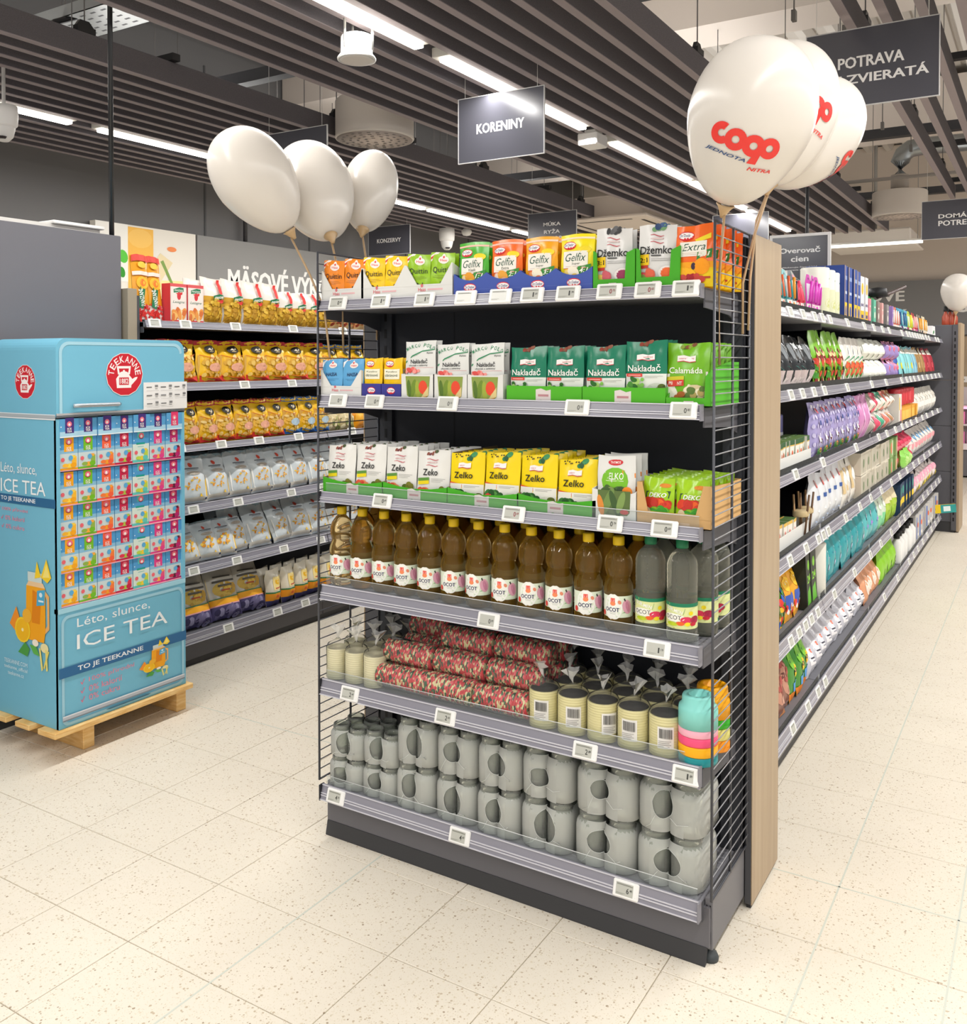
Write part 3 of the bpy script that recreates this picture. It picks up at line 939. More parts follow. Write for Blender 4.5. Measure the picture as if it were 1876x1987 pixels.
# ---------------------------------------------------------------- packets
def haas(u, v, w=.34):
    return [('e', u, v, w * .55, w * .22, '#f3e9e2'), ('e', u, v + .05, w * .2, w * .24, '#f3e9e2'), ('t', 'Haas', u, v - .005, w * .75, .055, '#d8393f', 'b'), ('e', u, v + .065, .04, .03, '#d8393f')]
def oet(u, v, w=.42, k=1.0):
    return [('e', u, v, w * .5, w * .19 * k, '#d4202c'), ('e', u, v + .006, w * .46, w * .135 * k, '#f4f0ee'), ('t', 'Dr.Oetker', u, v + .012, w * .78, .05 * k, '#22306e', 'b'),
            ('e', u - .03, v - .05 * k, .028, .025 * k, '#d4202c'), ('e', u + .04, v - .05 * k, .028, .025 * k, '#d4202c')]
def flagmark(u, v, w=.36, bg='#f0ebe8'):
    return [('p', [(u - w / 2, v + .045), (u - w / 6, v + .06), (u + w / 6, v + .035), (u + w / 2, v + .05), (u + w / 2, v - .045), (u + w / 6, v - .055), (u - w / 6, v - .03), (u - w / 2, v - .045)], bg),
            ('t', 'nitrazdroj', u, v, w * .8, .03, '#c95a66', 'b'),
            ('p', [(u - w / 2, v - .045), (u - w / 6, v - .03), (u + w / 6, v - .055), (u + w / 2, v - .045), (u + w / 2, v - .058), (u + w / 6, v - .068), (u - w / 6, v - .043), (u - w / 2, v - .058)], '#c4404d')]
def waves(u, v, w=.34, dv=.075, col='#c2505c'):
    o = []
    for s_ in (1, -1):
        z = v + s_ * dv
        o += [('p', [(u - w / 2, z + .01), (u - w / 4, z + .02), (u, z), (u + w / 4, z - .016), (u + w / 2, z - .004), (u + w / 2, z - .012), (u + w / 4, z - .03), (u, z - .016), (u - w / 4, z + .008), (u - w / 2, z + .002)], col)]
    return o + [('r', u - w * .4, v - .012, u + w * .4, v + .012, '#dcc4c2')]
def sachet(name, W, H, t, col, cmds, back=None):
    mb, S = pillow(W, H, t, film(col), film(back or col), crimp=.055)
    mb.art(S, W, H, cmds, h0=.0009, dh=.00012, div=3)
    return Kit(name, 'packet', mb)
RB = ['#c9342f', '#1e2a22', '#2f5a2c', '#d14a36']
def quittin(col, ratio):
    return sachet('preserving_packet', .083, .128, .008, col, [
        ('p', [(0, .80), (0, .93), (.22, 1), (.36, 1)], '#f4ece6'), ('p', [(0, .84), (0, .89), (.28, 1), (.33, 1)], '#d93a35'),
        *haas(.56, .83, .40), ('t', 'Quittin', .5, .60, .78, .15, '#1c1c28', ''), ('r', .2, .475, .78, .48, '#5a4a2a'), ('r', .12, .44, .86, .445, '#5a4a2a'), ('r', .3, .41, .66, .415, '#5a4a2a'),
        ('t', ratio, .58, .29, .3, .10, '#23261f', 'b'), *bits(.5, .1, RB, 12, .42, .06, .035, 5)])
Q = [quittin('#f08a1c', '1:1'), quittin('#f3c70f', '2:1'), quittin('#94c11f', '3:1')]
def gelfix(col, ratio, sub, fruit, top='#f0b59c', name='Gelfix'):
    return sachet('preserving_packet', .098, .15, .012, col, [
        ('r', 0, .91, 1, .945, top), ('r', 0, .925, 1, .93, '#fbe6d8'), *oet(.27, .80, .38), ('e', .72, .72, .2, .06, '#f2d82b'),
        ('r', .1, .40, .82, .70, '#eeeae0'), ('r', .1, .395, .82, .405, '#c94a3c'), ('t', name, .46, .59, .60, .14, '#24523f', 'i'), ('t', sub, .48, .475, .24, .05, '#6a6d60', 'b') if sub else ('r', .2, .47, .7, .475, '#b9a79a'),
        ('r', .18, .43, .76, .435, '#c9a79a'), *bits(.3, .25, fruit, 7, .2, .1, .12, 9), ('p', [(.52, .24), (.9, .28), (.92, .47), (.54, .42)], '#3d8f3b'), ('t', ratio, .72, .36, .26, .08, '#eef4e4', 'Bi', .1)])
GF = [gelfix('#4bad2c', '1:1', 'Klasik', ['#e8c63a', '#e39a2a', '#f0d9b0'], '#e9b59d'), gelfix('#ef6a16', '2:1', 'Extra', ['#f0b7a0', '#e9a33a', '#f4ddca'], '#f2b7a4'),
      gelfix('#f2a60f', '3:1', 'Super', ['#e2703a', '#f2ead2', '#e99a64'], '#f3d3b8'), gelfix('#f3df10', '4:1', 'Super', ['#f1c84a', '#efe7d2', '#f0d27a'], '#f3e3b9')]
EXTRA = sachet('preserving_packet', .10, .155, .016, '#f26a1a', [
    ('r', 0, 0, 1, .30, '#f4d21a'), ('r', 0, .3, 1, .4, '#f4a51a'), *oet(.27, .83, .42), ('p', [(.5, .76), (.9, .84), (.9, .76), (.55, .71)], '#f1d92c'),
    ('r', .12, .49, .80, .73, '#efeadf'), ('t', 'Extra', .48, .64, .58, .12, '#24523f', 'i'), ('r', .18, .54, .74, .545, '#c9a79a'), ('r', .18, .515, .7, .52, '#c9a79a'),
    ('e', .3, .24, .26, .07, '#f7b21a', -.3), ('e', .68, .32, .2, .13, '#f39a12'), ('e', .48, .33, .06, .06, '#3b2a40'), ('p', [(.56, .42), (.92, .46), (.94, .6), (.58, .55)], '#35843a'),
    ('t', '2:1', .76, .51, .26, .07, '#eef4e4', 'Bi', .1), ('r', .05, .13, .9, .16, '#b8452c'), *bits(.4, .14, ['#a7232c', '#c8453a', '#7c1d2b'], 8, .3, .02, .07, 3)])
def dzemko(ratio, fr, bow, top):
    return sachet('preserving_packet', .10, .158, .014, '#dcdbd9', [
        *bits(.5, .96, top, 7, .16, .04, .07, 2), ('t', 'nitrazdroj', .5, .775, .34, .035, '#b9848a', 'b'), *waves(.5, .775, .36, .055), ('t', 'Džemko', .48, .595, .86, .13, '#1d1d1d', 'b'),
        ('r', .0, .36, .30, .53, '#f2c91a'), ('t', ratio, .15, .44, .22, .075, '#1d1d1d', 'B'), ('r', .0, .31, .27, .36, '#c63a2e'), ('t', 'Želírovací', .52, .505, .3, .04, '#333', 'b') if 0 else ('r', .36, .495, .62, .515, '#4a4a4a'),
        ('r', .36, .45, .86, .456, '#7a7a7a'), ('r', .36, .42, .9, .426, '#5a5a5a'), ('e', .78, .22, .24, .12, '#e8e2df'), ('e', .78, .22, .2, .09, bow), *bits(.25, .18, fr, 9, .22, .08, .08, 6)])
DZ = [dzemko('3:1', ['#d2606c', '#e5c85a', '#e29aa0', '#3d4a3a'], '#9c3a5c', ['#3a3a3c', '#5a5a5c']), dzemko('2:1', ['#e2664a', '#d64a52', '#3e2028', '#e9a24a', '#8a9a4a'], '#ec6a35', ['#3d5a86', '#27406a', '#6f9a6a'])]
HASSA = sachet('preserving_packet', .083, .112, .008, '#5fa6d6', [
    ('p', [(0, .78), (0, .93), (.22, 1), (.36, 1)], '#e9eef2'), ('p', [(0, .83), (0, .88), (.28, 1), (.33, 1)], '#c8434a'), *haas(.54, .83, .36),
    ('t', 'HASSA', .5, .58, .52, .1, '#22345c', 'b'), ('r', .16, .45, .84, .456, '#2f5a8a'), ('r', .25, .41, .7, .416, '#2f5a8a'), ('r', .38, .06, .62, .26, '#5a6a62'), ('r', .42, .2, .58, .27, '#e3e6e2'), *bits(.5, .05, ['#e9a3b0', '#d4e2ec'], 10, .45, .04, .05, 3)])
CITRO = sachet('preserving_packet', .07, .118, .01, '#f0c20f', [*oet(.34, .86, .46), ('r', .08, .46, .88, .72, '#e9e6cf'), ('t', 'Kyselina', .46, .65, .56, .05, '#56583a', 'b'), ('t', 'citrónová', .46, .56, .66, .07, '#3d4a35', 'b'),
    ('r', .06, .03, .9, .34, '#5d2b45'), ('e', .4, .18, .3, .12, '#a8406a'), ('e', .4, .18, .18, .07, '#d88a9a')])
NKC = ['#4d8f3a', '#7dbb52', '#a7cf74', '#2f6b2a']
def nakladac(kind):
    return sachet('pickling_packet', .11, .148, .018, '#167a5c', [
        ('r', 0, .03, 1, .43, '#dfe3dc'), *bits(.5, .97, ['#6a4a34', '#84503a', '#8a3a2a'], 8, .12, .03, .05, 4), *flagmark(.5, .72, .44), ('t', 'Nakladač', .47, .53, .80, .125, '#eef0ea', 'b'),
        ('r', .03, .38, .44, .435, '#d9443c'), ('r', .08, .40, .4, .41, '#f3d0c8'), ('r', .5, .385, .93, .39, '#8a8f86'), ('r', .5, .36, .8, .365, '#8a8f86'),
        ('e', .78, .15, .24, .12, '#c9d0c2'), *bits(.78, .16, ['#5b6b2a', '#8a9a3a', '#3e4a20'], 6, .14, .06, .07, 2), *bits(.26, .24, NKC, 14, .2, .1, .06, kind),
        *( [('e', .18, .10, .11, .09, '#a8356a'), ('e', .38, .08, .11, .09, '#d9a0b4')] if kind > 1 else [('e', .3, .09, .14, .06, '#5c7f3a')])])
NK = [nakladac(1), nakladac(2)]
CAL = sachet('pickling_packet', .11, .155, .018, '#74b61f', [
    *bits(.5, .955, ['#5a6a24', '#7a4a2a', '#8a9a3a'], 8, .14, .03, .05, 4), *flagmark(.48, .745, .44), ('t', 'Calamáda', .47, .55, .80, .10, '#f0efe2', 'b'), ('p', [(.02, .49), (.98, .53), (.98, .05), (.02, .05)], '#e6e2d6'),
    ('p', [(.02, .44), (.45, .46), (.45, .39), (.02, .37)], '#c9c12a'), ('p', [(.02, .38), (.45, .40), (.45, .30), (.02, .28)], '#cf3f34'), ('t', 'PIKANT', .24, .34, .34, .055, '#f2e6dc', 'B'),
    ('e', .7, .2, .28, .12, '#d4c49a'), *bits(.7, .2, ['#efe6c8', '#5f7a3a', '#b9a564', '#fbf6e4'], 12, .2, .07, .07, 8), *bits(.25, .12, ['#a8602a', '#c23a2a', '#6b4a24'], 6, .15, .05, .07, 2)])
def zeko(yel):
    W, H = .112, .148
    if not yel:
        c = [*bits(.45, .955, ['#6a2a34', '#4a5a3a', '#8a4a3a'], 7, .14, .03, .045, 4), *waves(.48, .765, .36, .06), ('t', 'nitrazdroj', .48, .765, .3, .03, '#c9959a', 'b'), ('t', 'Zeko', .45, .57, .46, .13, '#1c1c1c', 'b'),
             ('p', [(.04, .44), (.42, .47), (.42, .41), (.04, .38)], '#5d8f3c'), ('p', [(.05, .38), (.42, .41), (.42, .34), (.05, .31)], '#e9d31c'), ('r', .48, .44, .9, .446, '#8a8a86'), ('r', .48, .41, .84, .416, '#8a8a86'), ('r', .48, .38, .78, .386, '#9a9a96'),
             *bits(.26, .16, ['#e05a3a', '#d9463a', '#e98a5a'], 7, .16, .06, .09, 5), *bits(.78, .18, ['#7a7a2a', '#5a6a24', '#a59a4a', '#4a3a2a'], 8, .14, .07, .08, 6), *bits(.45, .12, ['#5d8f3c', '#8ab35a'], 6, .3, .06, .06, 3)]
        return sachet('pickling_packet', W, H, .018, '#e4e3de', c)
    c = [*bits(.6, .92, ['#2f7a4a', '#3f8f5a', '#2a5a3a'], 6, .1, .05, .07, 4), *bits(.35, .95, ['#3a3020'], 9, .25, .03, .018, 8), *flagmark(.45, .755, .36), ('t', 'Zelko', .43, .565, .56, .125, '#1d1d12', 'b'),
         ('r', 0, .03, 1, .40, '#e3e2da'), ('p', [(0, .43), (.40, .385), (.40, .325), (0, .37)], '#de5527'), ('p', [(0, .37), (.4, .325), (.4, .3), (0, .345)], '#ead33a'), ('r', .46, .36, .9, .366, '#8a8a86'), ('r', .46, .335, .8, .341, '#8a8a86'),
         *bits(.3, .18, ['#3b7a34', '#5a9a4a', '#2a5a2a'], 9, .2, .07, .09, 5), ('e', .14, .12, .13, .1, '#e2403a'), ('e', .78, .14, .22, .11, '#d3d3c4'), *bits(.78, .15, ['#5d6a2a', '#8a8f3a', '#4a4a20'], 6, .12, .05, .07, 2)]
    return sachet('pickling_packet', W, H, .018, '#f2d40c', c)
ZE, ZL = zeko(False), zeko(True)
DEKO = sachet('pickling_packet', .085, .115, .018, '#9cc81c', [
    ('e', .72, .84, .18, .05, '#d8862a'), ('p', [(.1, .52), (.86, .56), (.9, .72), (.14, .68)], '#2c4a2c'), ('t', 'DEKO', .5, .615, .56, .1, '#f1f1ec', 'Bi', .04), *bits(.5, .42, ['#d9432a', '#e8632a', '#c23428'], 9, .34, .06, .13, 5),
    *bits(.55, .2, ['#3f9a2c', '#2f7a24', '#6fb82c'], 10, .34, .1, .13, 6), ('e', .2, .22, .12, .12, '#d9c9a0')])

# ---- display trays
def cut_v(h, lo):
    return [(0, h), (.02, h), (.25, lo), (.75, lo), (.98, h), (1, h)]
def cut_curve(h, lo):
    return [(i / 10, lo + (h - lo) * (abs(i / 5 - 1) ** 2)) for i in range(11)]
def tray_kit(W, D, prof, hb, col, art_, side=None):
    mb = tray(W, D, prof, hb, col, side)
    mb.art(flat(0), W, .1, art_, h0=.0004)
    return Kit('display_tray', 'display tray', mb)
WHT = M('#dcdcd8', .6, .2)
T_HAAS = tray_kit(.166, .2, cut_v(.10, .042), .06, WHT, [('t', 'Haas', .36, .27, .16, .11, '#d4626a', 'b'), ('e', .36, .38, .03, .05, '#d4626a'), ('r', .48, .24, .8, .29, '#e2b4b6'), ('r', 0, .37, 1, .375, '#c6c6c2')])
T_OET = tray_kit(.108, .2, cut_curve(.066, .046), .055, '#3f55a6', [('r', 0, .2, 1, .205, '#6a7ec4'), *oet(.5, .26, .38, 1.6)])
T_OETS = tray_kit(.072, .2, [(0, .044), (1, .044)], .05, '#3a3a8c', [*oet(.5, .24, .42, 1.3)])
GRN = '#43a51f'
def nz_sticker(u, v): return [('p', [(u - .1, v + .16), (u - .03, v + .19), (u + .04, v + .13), (u + .1, v + .16), (u + .1, v - .14), (u + .04, v - .18), (u - .03, v - .12), (u - .1, v - .16)], '#d9cfcc'), ('r', u - .07, v - .03, u + .07, v + .03, '#b9848a')]
T_DZ = tray_kit(.116, .2, [(0, .105), (.08, .10), (.12, .03), (.76, .03), (.8, .095), (1, .105)], .08, GRN, [('r', .38, .04, .56, .2, '#d9cdc9'), ('r', .41, .1, .53, .14, '#b9848a')])
T_NK = tray_kit(.228, .22, [(0, .045), (1, .045)], .06, '#4fae22', nz_sticker(.5, .2))
T_CAL = tray_kit(.114, .24, [(0, .022), (.86, .022), (.88, .075), (1, .09)], .11, '#4fae22', [('r', .4, .03, .62, .14, '#d9cdc9')])
T_ZE = tray_kit(.236, .22, [(0, .052), (.25, .042), (.5, .038), (.75, .041), (1, .05)], .06, GRN, [('r', 0, .2, 1, .21, '#5cb83a'), *nz_sticker(.5, .2)], '#8d7a5c')
KRAFT = M('#cda570', .75, .1)
T_DEKO = tray_kit(.192, .26, [(0, .108), (.07, .108), (.15, .035), (.8, .035), (.9, .108), (1, .108)], .1, KRAFT, [('r', 0, .24, 1, .245, '#b58d58'), ('r', .3, .05, .72, .13, '#dab793')])
T_MARCO = tray_kit(.118, .2, [(0, .075), (.2, .072), (.8, .072), (1, .075)], .085, WHT, [('p', [(.13, .68), (.17, .12), (.25, .05), (.75, .05), (.83, .12), (.87, .68)], '#8a9a4a'),
    ('e', .36, .3, .08, .3, '#6f8a2f', -.25), ('e', .5, .28, .07, .28, '#9aa83f', .1), ('e', .24, .32, .06, .26, '#55722a', .1), ('e', .66, .36, .13, .2, '#df4a2f'), ('e', .74, .16, .08, .08, '#e58a33', .6), ('p', [(.6, .05), (.83, .12), (.83, .4)], '#d9c58a'), ('r', .0, .02, 1, .025, '#c9c9c6')])
MARCO = sachet('pickling_packet', .108, .158, .014, '#dfe0dc', [
    ('a', 'MARCO POLO', .5, .30, .92, 118, 62, .10, '#2f8a5c'), ('p', [(.02, .62), (.25, .74), (.6, .82), (.98, .845), (.98, .83), (.6, .80), (.25, .715), (.02, .585)], '#2f8a5c'),
    ('t', 'thymos', .82, .77, .2, .04, '#3b3b39', 'b'), ('t', 'Nakladač', .48, .625, .56, .085, '#26262a', 'b'), ('t', 'uhoriek a zeleniny', .46, .545, .62, .04, '#3d3d3d', 'b'), ('r', .4, .505, .95, .51, '#d98a90'), *bits(.3, .46, ['#e26a62', '#ee9a92', '#d94f4a'], 10, .25, .03, .06, 7)])
DELKO = sachet('pickling_packet', .105, .165, .016, '#e2e2de', [
    ('e', .48, .60, .36, .22, '#78bb2c'), ('e', .48, .90, .2, .05, '#cf3038'), ('t', 'THYMOS', .48, .90, .28, .04, '#f0e6e2', 'B'), ('t', 'DELKO', .46, .68, .5, .11, '#f1f3e8', 'b'), ('r', .2, .6, .72, .61, '#d9ecc0'),
    ('p', [(.66, .78), (1, .73), (1, .66), (.68, .71)], '#ea8a2c'), *bits(.48, .36, ['#4d6b3a', '#6f8a4a', '#8a9a5a', '#3a5230'], 14, .24, .1, .12, 5), ('e', .82, .44, .13, .08, '#ee8a2c')])
T_DELKO = tray_kit(.122, .24, [(0, .082), (.1, .08), (.9, .075), (1, .08)], .1, WHT, [('p', [(.13, .80), (.15, .25), (.22, .17), (.8, .17), (.86, .25), (.88, .80)], '#5a6f3c'),
    ('e', .36, .5, .09, .4, '#6f8a4a', -.4), ('e', .52, .45, .08, .38, '#3f5a30', .35), ('e', .66, .5, .08, .3, '#7f9a55', -.3), ('e', .2, .4, .07, .28, '#d98a3a', .2), ('e', .74, .26, .1, .06, '#c53a3a')])

A_ = 'on the end unit %s shelf'
def stand(kit, desc, x, y, z, lean=.10, n=1, dy=.022, rz=0.0, grp=None):
    for k in range(n):
        where = (', rear one' if n < 3 else ', %s rear one' % ORD[k - 1]) if k else ''
        kit.at(desc + where, (x, y + k * dy, z), rz + (.02 * ((k * 7) % 3 - 1) if k else 0), grp, -lean)
z = TOP[0] + .0005
for i, (x, k, c) in enumerate([(-1.861, 0, 'orange'), (-1.703, 1, 'yellow'), (-1.537, 2, 'lime green')]):
    T_HAAS.at('white card tray with v-shaped cut holding %s preserving packets' % c, (x, 2.203, z), group='display trays on the end unit')
    for s_, nm in ((-.042, 'wire grid'), (.042, 'oak end board')):
        stand(Q[k], '%s preserving packet with black lettering, the one towards the %s' % (c, nm), x + s_, 2.212, z + .0035, .05, 2, .02, grp='preserving packets on the top shelf')
for i, (x, c) in enumerate([(-1.395, 'green'), (-1.287, 'orange'), (-1.179, 'amber'), (-1.071, 'bright yellow')]):
    T_OET.at('blue card tray with curved front holding %s gelling packets' % c, (x, 2.203, z), group='display trays on the end unit')
    stand(GF[i], '%s gelling packet with white label box in blue tray' % c, x + .004, 2.217, z + .0035, .05, 2, .03, grp='preserving packets on the top shelf')
for i, (x, c) in enumerate([(-.957, '3:1 jam packet with dark berries'), (-.838, '2:1 jam packet with blueberries')]):
    T_DZ.at('green card tray holding the grey %s' % c, (x, 2.203, z), group='display trays on the end unit')
    stand(DZ[i], 'grey %s on the top shelf' % c, x - .006, 2.217, z + .0035, .04, 2, .03, grp='preserving packets on the top shelf')
for i, (x, y) in enumerate([(-.745, 2.212), (-.742, 2.25), (-.745, 2.29), (-.74, 2.335), (-.745, 2.38), (-.742, 2.425)]):
    EXTRA.at('%s orange and yellow gelling packet from the front, beside the wire grid' % ORD[i], (x, y, z), 0.0, 'orange packets beside the wire grid', -.06 - .01 * i)
z = TOP[1] + .0005
T_HAAS.at('white card tray with v-shaped cut holding blue packets', (-1.868, 2.203, z), group='display trays on the end unit', sc=(.97, 1, .85))
for s_, nm in ((-.042, 'wire grid'), (.042, 'oak end board')):
    stand(HASSA, 'blue acid packet with red emblem, the one towards the %s' % nm, -1.868 + s_, 2.212, z + .0035, .05, 2, .02, grp='packets on the second shelf')
for i, x in enumerate((-1.748, -1.674)):
    T_OETS.at('%s small purple tray of yellow packets from the wire grid' % ORD[i], (x, 2.203, z), group='display trays on the end unit')
    stand(CITRO, 'yellow citric packet with white label in %s purple tray' % ORD[i], x, 2.212, z + .0035, .05, 2, .025, grp='packets on the second shelf')
for i, x in enumerate((-1.576, -1.462, -1.346)):
    T_MARCO.at('%s white window carton of pickling packets from the wire grid' % ORD[i], (x, 2.203, z), group='display trays on the end unit')
    stand(MARCO, 'white pickling packet with green arched lettering in %s carton' % ORD[i], x, 2.216, z + (.004 if i else .013), .04, 2, .03, grp='packets on the second shelf')
for i, x in enumerate((-1.161, -.931)):
    T_NK.at('%s long green tray of pickling packets from the wire grid' % ORD[i], (x, 2.203, z), group='display trays on the end unit')
    for j, dx in enumerate((-.056, .056)):
        stand(NK[i], 'dark green pickling packet, %s in the %s green tray' % (ORD[j], ORD[i]), x + dx, 2.22, z + .0035 + (.012 if i and j else 0), .06, 3, .035, grp='packets on the second shelf')
T_CAL.at('green tray of lime green pickling packets beside the oak end board', (-.758, 2.203, z), group='display trays on the end unit')
for i in range(7):
    CAL.at('%s lime green pickling packet from the front' % ORD[i], (-.768 + .006 * (i % 2), 2.224 + i * .032, z + .0035), .05 * ((i % 3) - 1), 'lime green pickling packets', -.10 - .02 * (i % 3))
z = TOP[2] + .0005
for t, (x, kit, c) in enumerate([(-1.823, ZE, 'white'), (-1.590, ZE, 'white'), (-1.356, ZL, 'yellow'), (-1.124, ZL, 'yellow')]):
    T_ZE.at('%s green tray of %s pickling packets from the wire grid, third shelf' % (ORD[t], c), (x, 2.203, z), group='display trays on the end unit')
    for j, dx in enumerate((-.058, .058)):
        for k in range(5):
            kit.at('%s pickling packet, %s in row %s of the %s third-shelf tray' % (c, ORD[j], ORD[k], ORD[t]), (x + dx + .004 * ((k * 5) % 3 - 1), 2.222 + k * .038, z + .0035 + (.006 if (j + t) % 2 else 0)),
                   .03 * ((k + t + j) % 3 - 1), 'pickling packets in green trays', -.08 - .015 * ((k + j) % 3))
mb = MB(); mb.box((0, 0, 0), (.003, .25, .15), M('#8d7a5c', .7, .1)); dv = mb.mesh('tray_divider')
for i, x in enumerate((-1.708, -1.474, -1.242)): tag(put('tray_divider', dv, None, (x, 2.235, z)), '%s brown card divider from the wire grid between packet trays' % ORD[i], 'card', 'brown card dividers')
T_DELKO.at('white window carton with cucumbers between yellow packets and kraft tray', (-.955, 2.203, z), group='display trays on the end unit')
stand(DELKO, 'white pickling packet with green disc in window carton', -.955, 2.217, z + .004, .05, 3, .04, grp='packets on the third shelf')
T_DEKO.at('brown kraft tray of lime packets beside the wire grid', (-.795, 2.203, z), group='display trays on the end unit')
n = 0
for k in range(7):
    for j, dx in enumerate((-.045, .045)):
        DEKO.at('lime packet with dark label, %s in row %s of the kraft tray' % (ORD[j], ORD[k]), (-.795 + dx + .003 * ((k * 3) % 3 - 1), 2.222 + k * .034, z + .0035), .04 * ((k + j) % 3 - 1), 'lime packets in the kraft tray', -.12 - .05 * (k % 2))

# ---- bottles
AMBER = clear('amber_vinegar', '#fee2a0', '#e8ae3c', 0.32, .16, .05)
PALE = clear('clear_vinegar', '#f6f7ec', '#e4e7d2', 0.3, .18, .05)
def liquid(name, col, cloud, op, rough=0.03):
    m = bpy.data.materials.new(name); m.use_nodes = True
    b = m.node_tree.nodes['Principled BSDF']
    b.inputs['Base Color'].default_value = lin(col); b.inputs['Transmission Weight'].default_value = 1.0
    b.inputs['Roughness'].default_value = rough; b.inputs['IOR'].default_value = 1.36
    n, l = m.node_tree.nodes, m.node_tree.links
    d0 = n.new('ShaderNodeBsdfDiffuse'); d0.inputs[0].default_value = lin(cloud)
    d1 = n.new('ShaderNodeBsdfTranslucent'); d1.inputs[0].default_value = lin(cloud)
    d = n.new('ShaderNodeMixShader'); d.inputs[0].default_value = .5
    l.new(d0.outputs[0], d.inputs[1]); l.new(d1.outputs[0], d.inputs[2])
    x = n.new('ShaderNodeMixShader'); x.inputs[0].default_value = op
    l.new(b.outputs[0], x.inputs[1]); l.new(d.outputs[0], x.inputs[2])
    l.new(x.outputs[0], n['Material Output'].inputs[0])
    return m
AMBER_F, PALE_F = liquid('amber_vinegar_in_bottle', '#fff0c4', '#ffc23a', .15), liquid('clear_vinegar_in_bottle', '#fafaf2', '#eceedb', .20)
def bottle(kind, AMBER=None, PALE=None):
    b = MB()
    if kind == 'amber':
        prof = [(.012, .002), (.030, .0), (.036, .006), (.0385, .02), (.0385, .033), (.0375, .037), (.0375, .097), (.0390, .101), (.039, .112), (.037, .124), (.0330, .136), (.0310, .143), (.033, .149), (.0355, .158), (.0365, .170), (.0355, .182), (.031, .196), (.023, .208), (.015, .217), (.0125, .222), (.0125, .232)]
        b.lathe(prof, AMBER, 28, wob=lambda t, z_: .012 * math.cos(6 * t) if z_ < .03 or .14 < z_ < .2 else 0)
        cap = MB(); cap.lathe([(.0148, .222), (.0152, .226), (.0152, .243), (.0135, .2455), (0, .2455)], M('#e3bd12', .4, .4), 24, wob=lambda t, z_: .012 * math.cos(24 * t))
        lab, h0, hh = '#dfe9d4', .0385, .056
        L = [('e', .40, .48, .17, .62, '#f0f0ea'), ('r', .36, .66, .44, .90, '#e4574a'), ('e', .40, .64, .05, .1, '#ee8a5c'), ('t', 'OCOT', .385, .36, .26, .19, '#1e2350', 'B'), ('r', .34, .22, .46, .235, '#aab0a4'), ('r', .35, .16, .45, .175, '#aab0a4'),
             ('e', .66, .5, .09, .34, '#d9a0b4', .25), ('e', .67, .5, .04, .28, '#c77f9c', .25), ('p', [(.59, .86), (.61, .92), (.63, .8), (.62, .74)], '#2a2a26'), ('p', [(.46, .03), (.6, .26), (.76, .03)], '#58a83a'), ('e', .21, .16, .04, .14, '#d9433a'), ('e', .52, .72, .03, .1, '#e08a6a', .6), ('e', .84, .78, .03, .12, '#2a2a44'), ('r', .8, .2, .9, .6, '#cdd8c2')]
        span = math.pi * 1.25
        r = .0379
    else:
        prof = [(.012, .003), (.032, 0), (.0385, .006), (.0395, .02), (.0385, .036), (.0385, .104)]
        for k in range(9): prof += [(.0392, .108 + k * .0105), (.0378, .1132 + k * .0105)]
        prof += [(.037, .203), (.031, .214), (.022, .223), (.0145, .231), (.0125, .235), (.0125, .244)]
        b.lathe(prof, PALE, 28)
        cap = MB(); cap.lathe([(.0152, .234), (.0156, .238), (.0156, .254), (.0138, .257), (0, .257)], M('#1f7a4f', .4, .4), 24, wob=lambda t, z_: .012 * math.cos(24 * t))
        lab, h0, hh = '#dbe2a0', .037, .064
        G2 = '#1c7a58'
        L = [('r', 0, .86, 1, 1, G2), ('p', [(.1, .86), (.3, .99), (.55, .86), (.6, .80), (.3, .9)], '#eadf5a'), ('p', [(.2, .62), (.55, .56), (.58, .80), (.22, .9)], '#2a7a4e'), ('t', 'GUR.MEN', .385, .73, .31, .14, '#f0f2ea', 'B', -.25),
             ('e', .38, .43, .2, .16, '#f1f0e6'), ('t', 'OCOT', .37, .44, .29, .17, '#2c2c28', ''), ('e', .68, .62, .04, .08, '#e9d31a'), ('e', .60, .36, .1, .13, '#d9345a'), ('e', .76, .36, .09, .15, '#a81f44'), ('e', .5, .22, .07, .08, '#e8622c'), ('e', .62, .2, .05, .08, '#f2dc2a'), ('e', .72, .2, .06, .08, '#c4243a'),
             ('e', .36, .18, .1, .08, '#b9cc2a'), ('p', [(0, .0), (1, 0), (1, .14), (.7, .10), (.4, .02), (.2, .04), (0, .12)], G2), ('p', [(0, .16), (.25, .07), (.45, .07), (.7, .14), (.7, .12), (.4, .04), (.2, .05), (0, .12)], '#e9cf2a')]
        span = math.pi * 1.25
        r = .0389
    lm = MB()
    m = 36
    W = span * r
    vs = []
    for zz in (h0, h0 + hh):
        for i in range(m): vs.append((r * math.cos(2 * math.pi * i / m), r * math.sin(2 * math.pi * i / m), zz))
    lm.add(vs, [(i, (i + 1) % m, m + (i + 1) % m, m + i) for i in range(m)], M(lab, .4, .3), True)
    lm.art(lambda x, z_, h: ((r + h) * math.sin(x / r), -(r + h) * math.cos(x / r), h0 + z_), W, hh, L, h0=.0004, dh=.00008, div=6)
    return Kit('vinegar_bottle', 'bottle', None, [('bottle_body', b), ('bottle_cap', cap), ('paper_label', lm)])
BA, BC = bottle('amber', AMBER), bottle('clear', None, PALE)
BAF, BCF = bottle('amber', AMBER_F), bottle('clear', None, PALE_F)
z = TOP[3] + .0018
BX = [-1.905, -1.822, -1.737, -1.652, -1.566, -1.481, -1.395, -1.308, -1.222, -1.136, -1.048, -.961]
R = random.Random(5)
